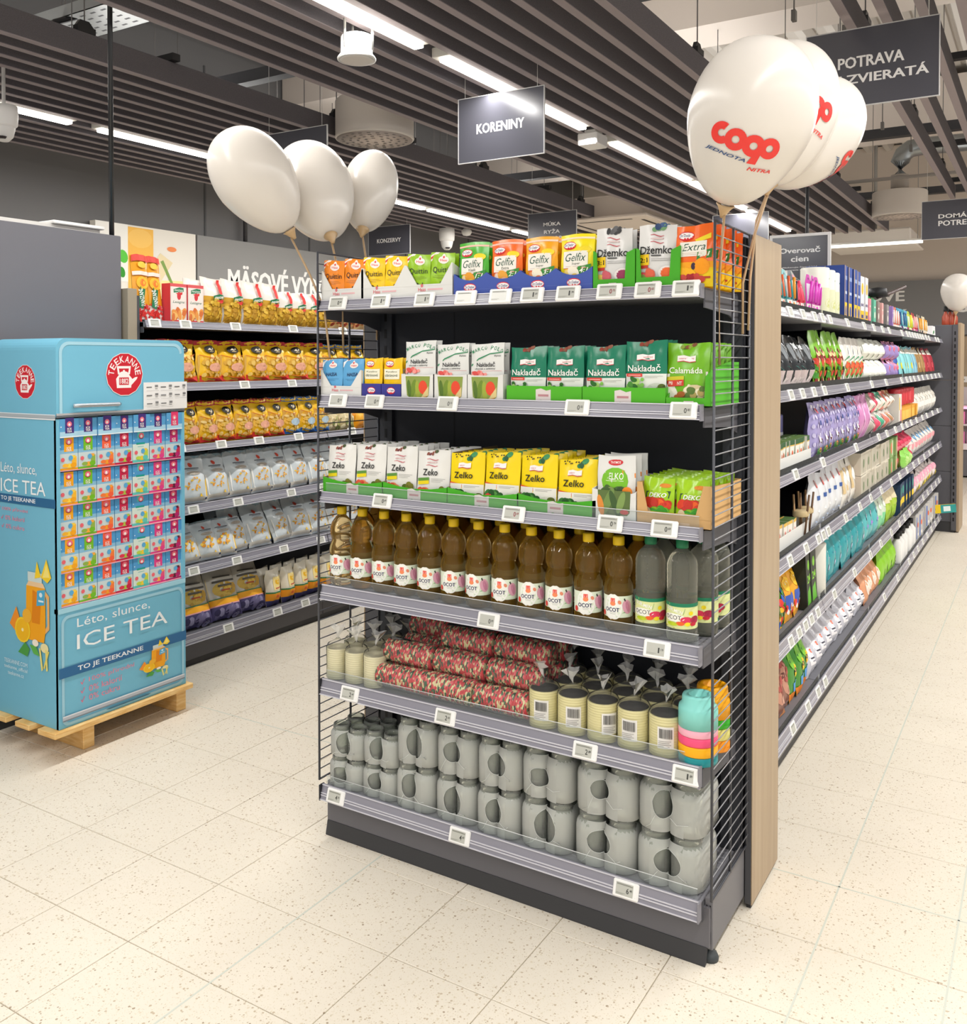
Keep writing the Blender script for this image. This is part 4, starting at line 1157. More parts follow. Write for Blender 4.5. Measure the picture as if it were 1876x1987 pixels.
for row, y in enumerate((2.25, 2.337, 2.424)):
    for i, x in enumerate(BX):
        w_ = ['front row', 'middle row', 'back row'][row]
        (BAF if row == 0 else BA).at('amber vinegar bottle with yellow cap, %s from the wire grid, %s' % (ORD[i], w_), (x + (.02 if row == 1 else 0), y, z), R.uniform(.36, .66) + (0 if row == 0 else R.uniform(-.6, .6)), 'amber vinegar bottles on the fourth shelf')
for i, (x, y, a) in enumerate([(-.872, 2.25, .30), (-.785, 2.243, .22), (-.868, 2.337, 0), (-.758, 2.327, -.35), (-.752, 2.41, -.4), (-.86, 2.424, .4), (-.757, 2.462 + .02, -1.0)][:6]):
    (BCF if i < 2 or i in (3, 4) else BC).at('clear vinegar bottle with green cap, %s of those beside the wire grid' % ORD[i], (x, y, z), a, 'clear vinegar bottles on the fourth shelf')

# ---- lids
CELLO = clear('cellophane', '#fafaf8', '#f2f0ec', 0.06, .07, .15)
TUFT = clear('cellophane_tuft', '#fafaf8', '#f4f4f2', 0.38, .08, .3)
def tuft(mb, x, y, z_, s_, seed, lean=(0, 0)):
    Rr = random.Random(seed)
    n = 9
    vs = [(x, y, z_)]
    for q in (1, 2, 3):
        for i in range(n):
            t = 2 * math.pi * i / n
            r = s_ * (.12, .2, .62)[q - 1] * Rr.uniform(.5, 1.35)
            vs.append((x + lean[0] * q / 3 + r * math.cos(t), y + lean[1] * q / 3 + r * math.sin(t), z_ + s_ * (.35, .7, 1.25)[q - 1] * Rr.uniform(.8, 1.15)))
    fs = [(0, 1 + i, 1 + (i + 1) % n) for i in range(n)]
    for q in (0, 1): fs += [(1 + q * n + i, 1 + (q + 1) * n + i, 1 + (q + 1) * n + (i + 1) % n, 1 + q * n + (i + 1) % n) for i in range(n)]
    mb.add(vs, fs, TUFT)
def lid_stack(r, n_, pitch, colA, colB, bar, seed):
    b = MB(); prof = [(r * .90, 0)]
    for k in range(n_):
        z0 = k * pitch
        prof += [(r * .985, z0 + .0006), (r, z0 + pitch * .3), (r, z0 + pitch * .62), (r * .965, z0 + pitch * .8)]
    prof += [(r * .985, n_ * pitch), (r * .93, n_ * pitch + .001), (r * .90, n_ * pitch - .004), (0, n_ * pitch - .004)]
    b.lathe(prof[:-3], M(colA, .35, .45), 30); b.lathe(prof[-4:], M(colB, .3, .5), 30)
    f = MB(); H = n_ * pitch
    f.lathe([(r * .95, -.0005), (r * 1.035, .004), (r * 1.03, H * .5), (r * 1.04, H), (r * .9, H + .012), (r * .35, H + .022), (r * .1, H + .03)], CELLO, 22, wob=lambda t, q: .012 * math.sin(5 * t + q * 90))
    tuft(f, 0, 0, H + .025, .035, seed, (.012 * math.cos(seed), -.006))
    parts = [('lid_column', b), ('film_bag', f)]
    if bar:
        lm = MB(); a0 = bar
        S = lambda x, z_, h: ((r * 1.045 + h) * math.sin(x / r + a0), -(r * 1.045 + h) * math.cos(x / r + a0), H * .25 + z_)
        Rr = random.Random(seed)
        L = [('r', 0, 0, 1, 1, M('#e6e4e0', .4, .3))]
        u = .1
        while u < .88:
            w_ = Rr.choice((.012, .022, .03)); L.append(('r', u, .48, u + w_, .92, '#3d3c3b')); u += w_ + Rr.choice((.014, .022))
        L += [('r', .1, .36 - k * .08, .8 - .1 * (k % 2), .385 - k * .08, '#8c8a87') for k in range(4)]
        lm.art(S, .04, .055, L, h0=.0004, dh=.0002, div=3)
        parts.append(('barcode_label', lm))
    return Kit('lid_stack', 'jar lids', None, parts)
CREAM = [lid_stack(.036, 14, .0068, '#e6dfba', '#cdc6a4', 0, s_) for s_ in (1, 2)]
z = TOP[4] + .0012
n = 0
for row, y in enumerate((2.245, 2.325, 2.41)):
    for i, x in enumerate((-1.918, -1.842, -1.768)):
        if row == 2 and i == 0: continue
        CREAM[(i + row) % 2].at('bagged stack of plain cream jar lids, %s from the wire grid, %s row' % (ORD[i], ('front', 'middle', 'back')[row]), (x + .006 * row, y, z + (.0 if row < 2 else 0)), .7 * n, 'cream lid stacks on the fifth shelf'); n += 1
GOLD = [lid_stack(.0425, 15, .0068, '#e8dfa6', '#c4bc8c', a, s_) for a, s_ in ((.25, 3), (.45, 4), (.8, 5), (.1, 6), (.35, 7), (0, 8))]
n = 0
for row, y in enumerate((2.246, 2.335, 2.42)):
    for i, x in enumerate((-1.178, -1.090, -1.002, -.915, -.828)):
        GOLD[i if row == 0 else 5].at('bagged stack of pale gold jar lids, %s from the strawberry rolls, %s row' % (ORD[i], ('front', 'middle', 'back')[row]), (x + .03 * (row % 2), y, z), .5 * n if row else 0, 'gold lid stacks on the fifth shelf'); n += 1

def m_straw(n_, l, b):
    tc = n_.new('ShaderNodeTexCoord')
    mp = n_.new('ShaderNodeMapping'); mp.inputs['Scale'].default_value = (1.9, 1, 1)
    v = n_.new('ShaderNodeTexVoronoi'); v.inputs['Scale'].default_value = 105
    l.new(tc.outputs['Object'], mp.inputs[0]); l.new(mp.outputs[0], v.inputs['Vector'])
    sp = n_.new('ShaderNodeSeparateColor'); l.new(v.outputs['Color'], sp.inputs[0])
    r = ramp(n_, [(0, '#c4303a'), (.36, '#2d5a3a'), (.58, '#d8cf9f'), (.82, '#e0626a'), (.92, '#1f3a28')], True)
    l.new(sp.outputs[0], r.inputs[0]); l.new(r.outputs[0], b.inputs['Base Color'])
STRAW = nodes_mat('strawberry_print', m_straw, .3, .45)
def roll(L, r, n_):
    b = MB(); prof = []
    p = L / n_
    for k in range(n_): prof += [(r * .94, k * p), (r, k * p + p * .15), (r, k * p + p * .75), (r * .94, k * p + p * .95)]
    b.lathe([(0, 0)] + prof + [(0, L)], STRAW, 26, ax='x')
    f = MB(); f.lathe([(r * .5, -.006), (r * .9, -.003), (r * 1.025, .004), (r * 1.025, L - .004), (r * .9, L + .003), (r * .5, L + .006)], CELLO, 20, ax='x', wob=lambda t, q: .015 * math.sin(4 * t + q * 60))
    return Kit('lid_roll', 'jar lids', None, [('lid_column', b), ('film_bag', f)])
RL, RS = roll(.34, .0385, 46), roll(.175, .0385, 24)
grp = 'strawberry lid rolls on the fifth shelf'
RL.at('long lower roll of strawberry-print jar lids at the shelf front', (-1.742, 2.247, z + .041), 0, grp)
RS.at('short lower roll of strawberry-print jar lids beside the gold lids', (-1.392, 2.247, z + .041), 0, grp)
n = 0
for row, (y, dz) in enumerate([(2.285, .106), (2.33, .041), (2.365, .106), (2.41, .041), (2.448, .106), (2.40, .165), (2.33, .165)]):
    for i, x in enumerate((-1.74, -1.555, -1.37)):
        if row == 6 and i < 1: continue
        RS.at('short roll of strawberry-print jar lids, %s from the cream lids, %s row back' % (ORD[i], ORD[row]), (x + .008 * (row % 3) , y, z + dz), 0, grp)
# silicone rings
def ring_stack(cols, neck):
    parts = []
    r = .049; z0 = 0
    for c, h in cols:
        m = MB(); m.lathe([(r * .97, z0 + .0005), (r, z0 + .003), (r, z0 + h - .003), (r * .97, z0 + h - .0005), (r * .5, z0 + h - .0005)], M(c, .38, .4), 36); parts.append(('silicone_ring', m)); z0 += h
    m = MB(); m.lathe([(r, z0), (r, z0 + .042), (r * .97, z0 + .05), (r * .82, z0 + .058), (r * .80, z0 + .074), (r * .76, z0 + .078), (r * .5, z0 + .078), (r * .47, z0 + .06)], M(neck, .38, .4), 36, wob=lambda t, q: .008 * math.cos(16 * t) if q > z0 + .06 else 0)
    parts.append(('silicone_ring', m))
    return Kit('silicone_lid_stack', 'jar lids', None, parts)
ring_stack([('#178a90', .022), ('#f3ae0a', .026), ('#ee4f7c', .022), ('#f1aebf', .020)], '#86d2c9').at('stack of teal, orange, pink and mint silicone lids beside the wire grid', (-.742, 2.243, z), 0, 'silicone lid stacks')
ring_stack([('#f0920a', .03), ('#d9d27a', .03), ('#2aa818', .025)], '#f2a70c').at('orange and green silicone lid stack behind the mint one', (-.738, 2.345, z), 0, 'silicone lid stacks')

# ---- jars in shrink film
GLASS = clear('jar_glass', '#e8ece6', '#dce0d8', 0.24, .25, .06)
SHRINK = clear('shrink_film', '#f8faf7', '#f6f8f2', 0.38, .2, .10)
SHRINK_E = M('#d6dad6', .3, .4)
def jar_mb(r, h):
    b = MB()
    b.lathe([(r * .55, .003), (r * .8, 0), (r * .96, .004), (r, .014), (r, h * .68), (r * .97, h * .75), (r * .82, h * .83), (r * .78, h * .86), (r * .84, h * .875), (r * .80, h * .90), (r * .84, h * .915), (r * .80, h * .94), (r * .82, h * .985), (r * .78, h), (r * .70, h), (r * .70, h * .86), (r * .86, h * .74), (r * .9, h * .1), (0, h * .06)], GLASS, 22,
            wob=lambda t, q: .012 * math.cos(10 * t) if q < h * .7 else 0)
    return b.mesh('jar')
def pack(r, h, nx, ny, hole):
    jm = jar_mb(r, h)
    W, D = 2 * r * nx, 2 * r * ny
    f = MB()
    # film hull: rounded rectangle walls with an oval opening torn at the front
    def outline(inset):
        pts = []
        rr = r * 1.0
        for cx, cy, a0 in ((-W / 2 + rr, -D / 2 + rr, 180), (W / 2 - rr, -D / 2 + rr, 270), (W / 2 - rr, D / 2 - rr, 0), (-W / 2 + rr, D / 2 - rr, 90)):
            for k in range(6):
                a = math.radians(a0 + 90 * k / 5)
                pts.append((cx + (rr + .002 - inset) * math.cos(a), cy + (rr + .002 - inset) * math.sin(a)))
        return pts
    levels = [(0, .004), (h * .03, -.0005), (h * .35, 0), (h * .68, .0), (h * .76, r * .06), (h * .83, r * .22), (h * .86, r * .34)]
    hu, hv, ra, rb = hole
    # front wall as a fine grid so that the opening has a clean edge
    NX, NZ = 30, 16
    HF = h * .85
    x0, x1 = -W / 2 + r, W / 2 - r
    Rr = random.Random(int(hole[0] * 100))
    def fy(x, zz):
        q = ((x + W / 2) % (2 * r)) - r
        lev = 0 if zz < h * .7 else (zz / h - .7) * r * 1.6
        return -D / 2 - .002 + lev + .55 * (r - math.sqrt(max(r * r - q * q, 0)))
    xs = [-W / 2 + r + (W - 2 * r) * i / NX for i in range(NX + 1)] if nx > 1 else [0]
    vs, fs = [], []
    for j in range(NZ + 1):
        for i in range(NX + 1): vs.append((xs[i], fy(xs[i], HF * j / NZ), HF * j / NZ))
    hx, hz = x0 + (x1 - x0) * hu, h * hv
    def inside(x, zz): return ((x - hx) / ra) ** 2 + ((zz - hz) / rb) ** 2 < 1
    for j in range(NZ):
        for i in range(NX):
            c = ((xs[i] + xs[i + 1]) / 2, HF * (j + .5) / NZ)
            if not inside(*c): fs.append((j * (NX + 1) + i, j * (NX + 1) + i + 1, (j + 1) * (NX + 1) + i + 1, (j + 1) * (NX + 1) + i))
    # snap the rim of the opening to the oval
    used = {}
    for fc in fs:
        for q in fc: used[q] = used.get(q, 0) + 1
    for q, (x, y, zz) in enumerate(vs):
        d = math.hypot((x - hx) / ra, (zz - hz) / rb)
        if used.get(q, 0) in (1, 2, 3) and .5 < d < 1.6 and 0 < q % (NX + 1) < NX and 0 < q // (NX + 1) < NZ: vs[q] = (hx + (x - hx) / d, y, hz + (zz - hz) / d)
    f.add(vs, fs, SHRINK, True)
    ol = [outline(i_) for _, i_ in levels]
    n_ = len(ol[0])
    vs = [(x, y, levels[k][0]) for k in range(len(levels)) for x, y in ol[k]]
    fs = []
    for k in range(len(levels) - 1):
        for i in range(n_):
            if i == 5: continue                       # the front wall, laid separately
            fs.append((k * n_ + i, k * n_ + (i + 1) % n_, (k + 1) * n_ + (i + 1) % n_, (k + 1) * n_ + i))
    f.add(vs, fs, SHRINK, True)
    # bright creases: the rim of the opening and a drawn fold below
    e = MB()
    pts = [(hx + ra * 1.0 * math.cos(t), -D / 2 - .0028, hz + rb * math.sin(t)) for t in [2 * math.pi * k / 28 for k in range(29)]]
    e.tube([(q[0], fy(q[0], q[2]) - .0006, q[2]) for q in pts], .0006, SHRINK_E, 4)
    e.tube([(hx - ra * .7, -D / 2 - .003, hz - rb * .8), (hx - ra * 1.2, -D / 2 - .003, h * .12), (-W / 2 + r * .7, -D / 2 - .002, h * .05)], .0006, SHRINK_E, 5)
    e.tube([(hx + ra * .8, -D / 2 - .003, hz - rb * .7), (hx + ra * 1.5, -D / 2 - .003, h * .22), (W / 2 - r * .8, -D / 2 - .002, h * .26), (W / 2 - .002, -D / 2 + r * .6, h * .24)], .0006, SHRINK_E, 5)
    return jm, f.mesh('shrink_film'), e.mesh('film_crease'), W, D
def place_pack(P, r, nx, ny, x, y, z_, lab):
    jm, fm, em, W, D = P
    o = thing('jar_pack', lab, 'jars', (x, y + D / 2, z_), group='shrink-wrapped jar packs on the bottom shelf')
    for i in range(nx):
        for j in range(ny): put('jar', jm, o, (-W / 2 + r + 2 * r * i, -D / 2 + r + 2 * r * j, .001), (0, 0, .7 * i + j))
    q = put('shrink_film', fm, o); put('film_crease', em, q)
z = TOP[5] + .0025
PK = {}
cols = [(-1.868, .034, .093, 2, 2), (-1.738, .034, .097, 2, 2), (-1.603, .0345, .132, 2, 3), (-1.460, .0345, .132, 2, 3), (-1.316, .0345, .134, 2, 3), (-1.166, .039, .136, 2, 3), (-.990, .0435, .136, 2, 2), (-.814, .0435, .136, 2, 2)]
HO = [(.3, .42, .03, .026), (.4, .5, .026, .026), (.35, .52, .026, .036), (.5, .45, .034, .04), (.45, .5, .026, .034), (.6, .48, .036, .042), (.42, .5, .033, .03), (.55, .48, .036, .032)]
for i, (x, r, h, nx, ny) in enumerate(cols):
    for lev in (0, 1):
        ho = HO[(i + 3 * lev) % 8]
        ho = (ho[0], ho[1], min(ho[2], r * .85), min(ho[3], h * .36))
        P = pack(r, h, nx, ny, ho)
        place_pack(P, r, nx, ny, x + (.004 if lev else 0), 2.207 + .004 * (i % 2), z + lev * (h + .004), 'shrink-wrapped pack of empty glass jars, %s from the wire grid, %s layer' % (ORD[i], ('lower', 'upper')[lev]))

# ---------------------------------------------------------------- balloons on sticks
BAL = M('#dcd6ce', .25, .5)
GOLDP = M('#c3a57c', .35, .5)
def balloon_kit(w, h, logo):
    b = MB(); prof = []
    for k in range(25):
        t = k / 24
        a = math.pi * t
        zz = h * (1 - math.cos(a)) / 2
        r = w / 2 * math.sin(a) ** .92 * (1 - .20 * math.cos(a) * (1 if math.cos(a) > 0 else .35))
        prof.append((max(r, .0001), zz))
    prof[0] = (.012, 0.0)
    b.lathe(prof, BAL, 40)
    b.lathe([(.012, 0), (.008, -.008), (.011, -.016)], BAL, 12)
    parts = []
    kit_parts = [('balloon_skin', b)]
    def rad(zz):
        for i in range(len(prof) - 1):
            if prof[i][1] <= zz <= prof[i + 1][1]:
                q = (zz - prof[i][1]) / (prof[i + 1][1] - prof[i][1])
                return prof[i][0] + (prof[i + 1][0] - prof[i][0]) * q
        return .001
    if logo:
        lm = MB()
        W, z0, H = w * .58, h * .24, h * .31
        def S(x, z_, hh):
            r = rad(z0 + z_) + .0015 + hh
            return (r * math.sin(x / max(r, .05)), -r * math.cos(x / max(r, .05)), z0 + z_)
        red, blu = M('#e63a34', .35, .4), M('#3a5584', .35, .4)
        RU = .135
        k = RU * W / H
        def ringp(cu, cv, ro, ri, col, a0=0, a1=360):
            n_ = 20; o = []
            for i in range(n_):
                t0, t1 = math.radians(a0 + (a1 - a0) * i / n_), math.radians(a0 + (a1 - a0) * (i + 1) / n_)
                o.append(('p', [(cu + ro * math.cos(t0), cv + ro * W / H * math.sin(t0)), (cu + ro * math.cos(t1), cv + ro * W / H * math.sin(t1)), (cu + ri * math.cos(t1), cv + ri * W / H * math.sin(t1)), (cu + ri * math.cos(t0), cv + ri * W / H * math.sin(t0))], col))
            return o
        L = ringp(.17, .71, .15, .05, red, 60, 325) + ringp(.38, .65, .15, .052, red) + ringp(.63, .60, .15, .052, red) + ringp(.85, .60, .145, .05, red)
        L += [('p', [(.715, .62), (.78, .62), (.72, .26), (.60, .26)], red), ('e', .145, .86, .06, .05, red)]
        lm.art(S, W, H, L, h0=.0003, dh=0.000004, div=4)
        lm.art(S, W, H, [('t', 'JEDNOTA', .28, .34, .60, .085, blu, 'Bi', -.12), ('t', 'NITRA', .80, .16, .34, .07, red, 'Bi')], h0=.0006, dh=0)
        kit_parts.append(('printed_logo', lm))
    return kit_parts
def balloon(loc, mid, w, h, stick, lab, logo, spin):
    """loc: point of the cup; mid: centre of the balloon; stick: world points downwards from the cup"""
    o = thing('balloon', lab, 'balloon', loc, group='white balloons on sticks')
    d = Vector(mid) - Vector(loc)
    rot = (Vector((0, 0, 1)).rotation_difference(d) @ Euler((0, 0, spin)).to_quaternion()).to_euler()
    for n_, m in balloon_kit(w, h, logo):
        put(n_, m, o, d.normalized() * .012, rot)
    c = MB(); c.lathe([(.005, -.022), (.008, -.014), (.016, .002), (.023, .010), (.021, .0115), (.010, .003), (.004, 0)], GOLDP, 18)
    put('cup', c, o, None, Vector((0, 0, 1)).rotation_difference(d).to_euler())
    s_ = MB(); s_.tube([(p[0] - loc[0], p[1] - loc[1], p[2] - loc[2]) for p in stick], .0035, M('#b99c78', .4, .4), 8)
    put('stick', s_, o)
balloon((-2.059, 2.19, 1.906), (-2.121, 2.10, 2.064), .25, .355, [(-2.059, 2.19, 1.89), (-1.985, 2.195, 1.77), (-1.935, 2.205, 1.66), (-1.922, 2.215, 1.51)], 'plain white balloon leaning away from the end unit, largest of three', False, 0)
balloon((-1.987, 2.30, 1.898), (-2.118, 2.36, 2.085), .262, .40, [(-1.987, 2.30, 1.885), (-1.957, 2.29, 1.81), (-1.935, 2.29, 1.70), (-1.93, 2.29, 1.53)], 'plain white balloon, middle of three above the wire grid', False, 0)
balloon((-2.013, 2.49, 1.942), (-2.053, 2.58, 2.097), .198, .345, [(-2.013, 2.49, 1.93), (-1.985, 2.485, 1.80), (-1.945, 2.48, 1.72), (-1.935, 2.47, 1.57)], 'smallest plain white balloon above the wire grid', False, 0)
balloon((-.669, 2.20, 1.865), (-.601, 2.15, 2.037), .286, .385, [(-.669, 2.20, 1.855), (-.681, 2.20, 1.70), (-.679, 2.20, 1.49)], 'white balloon with full red logo in front of two others', True, .30)
balloon((-.617, 2.40, 1.943), (-.600, 2.46, 2.122), .275, .395, [(-.615, 2.40, 1.935), (-.648, 2.385, 1.82), (-.675, 2.38, 1.70), (-.68, 2.40, 1.57)], 'white logo balloon half hidden behind the front one', True, .78)
balloon((-.642, 2.48, 1.978), (-.568, 2.62, 2.118), .26, .39, [(-.625, 2.48, 1.98), (-.662, 2.46, 1.87), (-.675, 2.45, 1.72), (-.677, 2.44, 1.58)], 'white logo balloon at the back, its logo turned away', True, 2.2)
balloon((-.70, 9.05, 1.92), (-.69, 9.05, 2.07), .27, .33, [(-.70, 9.05, 1.91), (-.72, 9.03, 1.7)], 'plain white balloon above the far end unit', False, 0)


# ================================================================ the tea display on its pallet
FX, FY0, FY1 = -3.13, 2.08, 2.672
BLUE = M('#74b8d2', .42, .35)
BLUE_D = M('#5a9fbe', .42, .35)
pal = thing('pallet', 'small light pine pallet under the blue tea display', 'pallet', (0, 0, 0))
for i, (x0, x1) in enumerate([(-3.215, -3.108), (-3.36, -3.27), (-3.52, -3.42)]):
    mb = MB(); mb.bbox((x0, 2.05, .101), (x1, 2.695, .122), PINE, .002); put('deck_board', mb, pal)
for y in (2.20, 2.647):
    mb = MB(); mb.bbox((-3.525, y, 0.0), (-3.155, y + .05, .101), PINE, .003); put('runner', mb, pal)

disp = thing('tea_display', 'light blue card tea display shaped like a retro fridge', 'display stand', (0, 0, 0))
# shell: side panels, rounded hood, lower front, cavity
BX0 = -3.53
def fside(y0, y1):
    mb = MB()
    mb.prism([(BX0, .123), (FX, .123), (FX, 1.2885), (BX0, 1.2885)], y1 - y0, BLUE, (0, y0, 0), 'y')
    return mb
mb = fside(FY0, FY0 + .012)
JUG_C = dict(o='#f0a51c', d='#dd8412', y='#f3cf2e', g='#4c9a45', w='#f1e9d8')
def jug(u, v, k, kv):
    c = JUG_C
    P_ = lambda pts: [(u + a * k, v + b * kv) for a, b in pts]
    return [('p', P_([(-.16, -.5), (.26, -.5), (.30, -.3), (.30, .42), (-.18, .42), (-.2, -.3)]), c['o']), ('p', P_([(-.18, .42), (-.12, .5), (.24, .5), (.30, .42)]), '#e9c79a'), ('p', P_([(-.14, .5), (.22, .5), (.22, .66), (-.14, .66)]), '#c9d8d4'),
            ('p', P_([(-.04, -.2), (.16, -.2), (.2, .3), (-.02, .36)]), c['d']), ('p', P_([(.30, .38), (.40, .3), (.40, -.25), (.30, -.34), (.30, -.26), (.35, -.2), (.35, .24), (.30, .30)]), '#e8b06a'),
            ('p', P_([(.08, .1), (.28, .14), (.30, .40), (.10, .36)]), '#4fa9cf'), ('e', u + .19 * k, v + .30 * kv, .04 * k, .04 * kv, '#dcecf2'), ('r', u + .13 * k, v + .18 * kv, u + .26 * k, v + .21 * kv, '#dcecf2'),
            ('p', P_([(.04, .56), (.10, .86), (.2, .6)]), c['y']), ('p', P_([(.2, .6), (.34, .92), (.46, .62), (.36, .52)]), c['y']), ('p', P_([(.24, .6), (.34, .84), (.42, .62)]), '#f6e27a'),
            ('p', P_([(-.62, -.3), (-.44, .02), (-.3, -.3), (-.45, -.42)]), '#f0932c'), ('e', u - .28 * k, v - .36 * kv, .2 * k, .22 * kv, c['y']), ('e', u - .28 * k, v - .36 * kv, .17 * k, .19 * kv, '#f0b81e'), ('e', u - .28 * k, v - .36 * kv, .03 * k, .03 * kv, '#f7e9b0'),
            ('e', u - .16 * k, v - .1 * kv, .12 * k, .12 * kv, '#eeb234'), ('p', P_([(-.4, -.76), (-.22, -.56), (-.1, -.66), (-.16, -.80)]), c['g']), ('p', P_([(-.1, -.58), (.06, -.58), (.16, -.74), (.0, -.72)]), '#5fae4c'),
            ('e', u + .05 * k, v - .53 * kv, .08 * k, .06 * kv, c['w']), ('e', u + .28 * k, v - .58 * kv, .1 * k, .08 * kv, '#eadfa8'), ('p', P_([(.14, -.6), (.18, -.6), (.24, -.95), (.2, -.98)]), '#eadb7a'), ('p', P_([(.3, -.6), (.34, -.6), (.36, -.95), (.32, -.96)]), '#eadb7a'), ('p', P_([(.36, -.62), (.4, -.62), (.28, -.93), (.25, -.92)]), '#e6d468')]
def logo(u, v, R_, W, H):
    """red disc with a teapot and arched lettering; R_ as a fraction of W"""
    k = W / H
    red, wh = '#c8202f', '#f2ecea'
    return [('e', u, v, R_, R_ * k, '#e9e4e2'), ('e', u, v, R_ * .97, R_ * .97 * k, red), ('a', 'TEEKANNE', u, v - R_ * .02 * k, R_ * .72, 172, 8, R_ * .30, wh),
            ('p', [(u - R_ * .42, v - R_ * .62 * k), (u + R_ * .34, v - R_ * .62 * k), (u + R_ * .40, v - R_ * .2 * k), (u + R_ * .2, v + R_ * .02 * k), (u - R_ * .28, v + R_ * .02 * k), (u - R_ * .46, v - R_ * .2 * k)], wh),
            ('p', [(u + R_ * .36, v - R_ * .5 * k), (u + R_ * .66, v - R_ * .22 * k), (u + R_ * .70, v - R_ * .12 * k), (u + R_ * .56, v - R_ * .14 * k), (u + R_ * .36, v - R_ * .24 * k)], wh),
            ('p', [(u - R_ * .36, v), (u + R_ * .28, v), (u + R_ * .34, v + R_ * .38 * k), (u - R_ * .42, v + R_ * .38 * k)], wh), ('p', [(u - R_ * .26, v), (u + R_ * .18, v), (u + R_ * .23, v + R_ * .27 * k), (u - R_ * .31, v + R_ * .27 * k)], red),
            ('e', u - R_ * .04, v + R_ * .04 * k, R_ * .24, R_ * .10 * k, wh), ('e', u - R_ * .04, v + R_ * .15 * k, R_ * .06, R_ * .06 * k, wh),
            ('p', [(u - R_ * .30, v - R_ * .48 * k), (u + R_ * .22, v - R_ * .48 * k), (u + R_ * .22, v - R_ * .14 * k), (u - R_ * .30, v - R_ * .14 * k)], red), ('t', '1882', u - R_ * .04, v - R_ * .31 * k, R_ * .44, R_ * .24 * k, wh, 'B')]
Wd, Hd = FX - BX0, 1.45
def sv(z_): return (z_ - .123) / Hd
def su(x_): return (x_ - BX0) / Wd
mb.art(lambda x, z_, h: (BX0 + Wd / 2 + x, FY0 - h, .123 + z_), Wd, Hd, [
    *logo(su(-3.318), sv(1.42), .165, Wd, Hd), ('r', 0, sv(1.297), 1, sv(1.30), '#dfe9ee'), ('r', 0, sv(1.285), 1, sv(1.297), '#a9b2b8'), ('r', 0, sv(1.279), 1, sv(1.284), '#e4e6e8'),
    ('t', 'Léto, slunce,', su(-3.365), sv(1.085), .58, .030, '#f0f4f5', ''), ('t', 'ICE TEA', su(-3.338), sv(1.018), .72, .036, '#f2f6f7', ''), ('r', .0, sv(.950), .99, sv(.984), '#2d648f'), ('t', 'TO JE TEEKANNE', su(-3.37), sv(.966), .56, .014, '#eef2f4', 'b'),
    *[c for i, (a, w_) in enumerate((('100% přírodní', .42), ('0% kalorií', .32), ('0% cukru', .3))) for c in (('t', a, su(-3.39) , sv(.925 - .033 * i), w_, .012, '#ee8a9c', ''), ('t', '✓', su(-3.39) - w_ / 2 - .05, sv(.925 - .033 * i), .04, .012, '#ee5a78', ''))],
    *jug(su(-3.275), sv(.55), .62, .155),
    ('t', 'TEEKANNE.COM', su(-3.39), sv(.335), .38, .011, '#d9eaf0', ''), ('t', 'teekanne_official', su(-3.39), sv(.312), .38, .011, '#d9eaf0', ''), ('t', 'teekanne.cz', su(-3.39), sv(.29), .26, .010, '#d9eaf0', '')], h0=.0006)
put('side_panel', mb, disp)
put('side_panel', fside(FY1 - .012, FY1), disp)
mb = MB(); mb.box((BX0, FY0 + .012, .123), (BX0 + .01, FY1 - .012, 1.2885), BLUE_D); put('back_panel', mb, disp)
# hood with rounded upper corners
def rrect(y0, y1, z0, z1, r, low=0.0, n=7):
    pts = []
    for cy, cz, a0, rr in ((y1 - r, z1 - r, 0, r), (y0 + r, z1 - r, 90, r)):
        for k in range(n + 1):
            a = math.radians(a0 + 90 * k / n); pts.append((cy + rr * math.cos(a), cz + rr * math.sin(a)))
    if low:
        for cy, cz, a0 in ((y0 + low, z0 + low, 180), (y1 - low, z0 + low, 270)):
            for k in range(n + 1):
                a = math.radians(a0 + 90 * k / n); pts.append((cy + low * math.cos(a), cz + low * math.sin(a)))
    else: pts += [(y0, z0), (y1, z0)]
    return pts
mb = MB(); mb.prism(rrect(FY0, FY1, 1.290, 1.585, .045), .402, BLUE, (BX0 + .002, 0, 0), 'x')
SX = lambda x, z_, h: (FX + .004 + h, (FY0 + FY1) / 2 + x, z_)
Wf = FY1 - FY0
def fu(y_): return (y_ - FY0) / Wf
def outline_cmds(y0, y1, z0, z1, r, th, col, low=0.0):
    a, b_ = rrect(y0, y1, z0, z1, r, low), rrect(y0 + th, y1 - th, z0 + (th if low else 0), z1 - th, r * .8, low * .8)
    n_ = len(a)
    return [('p', [(fu(a[i][0]), a[i][1]), (fu(a[(i + 1) % n_][0]), a[(i + 1) % n_][1]), (fu(b_[(i + 1) % n_][0]), b_[(i + 1) % n_][1]), (fu(b_[i][0]), b_[i][1])], col) for i in range(n_ if low else n_ - 1)]
mb.art(lambda x, z_, h: (BX0 + .404 + h, (FY0 + FY1) / 2 + x, z_), Wf, 1.0, [
    *outline_cmds(FY0 + .012, FY1 - .012, 1.30, 1.572, .04, .012, '#a3cfdf'),
    *logo(fu(2.376), 1.446, .146, Wf, 1.0)], h0=.0006, dh=.00005)
put('hood', mb, disp)
mb = MB(); mb.tube([(FX + .012, 2.145, 1.331), (FX + .02, 2.16, 1.331), (FX + .02, 2.335, 1.33), (FX + .008, 2.35, 1.33)], .008, M('#b9c2c8', .25, .6, .6), 10); put('handle', mb, disp)
mb = MB()
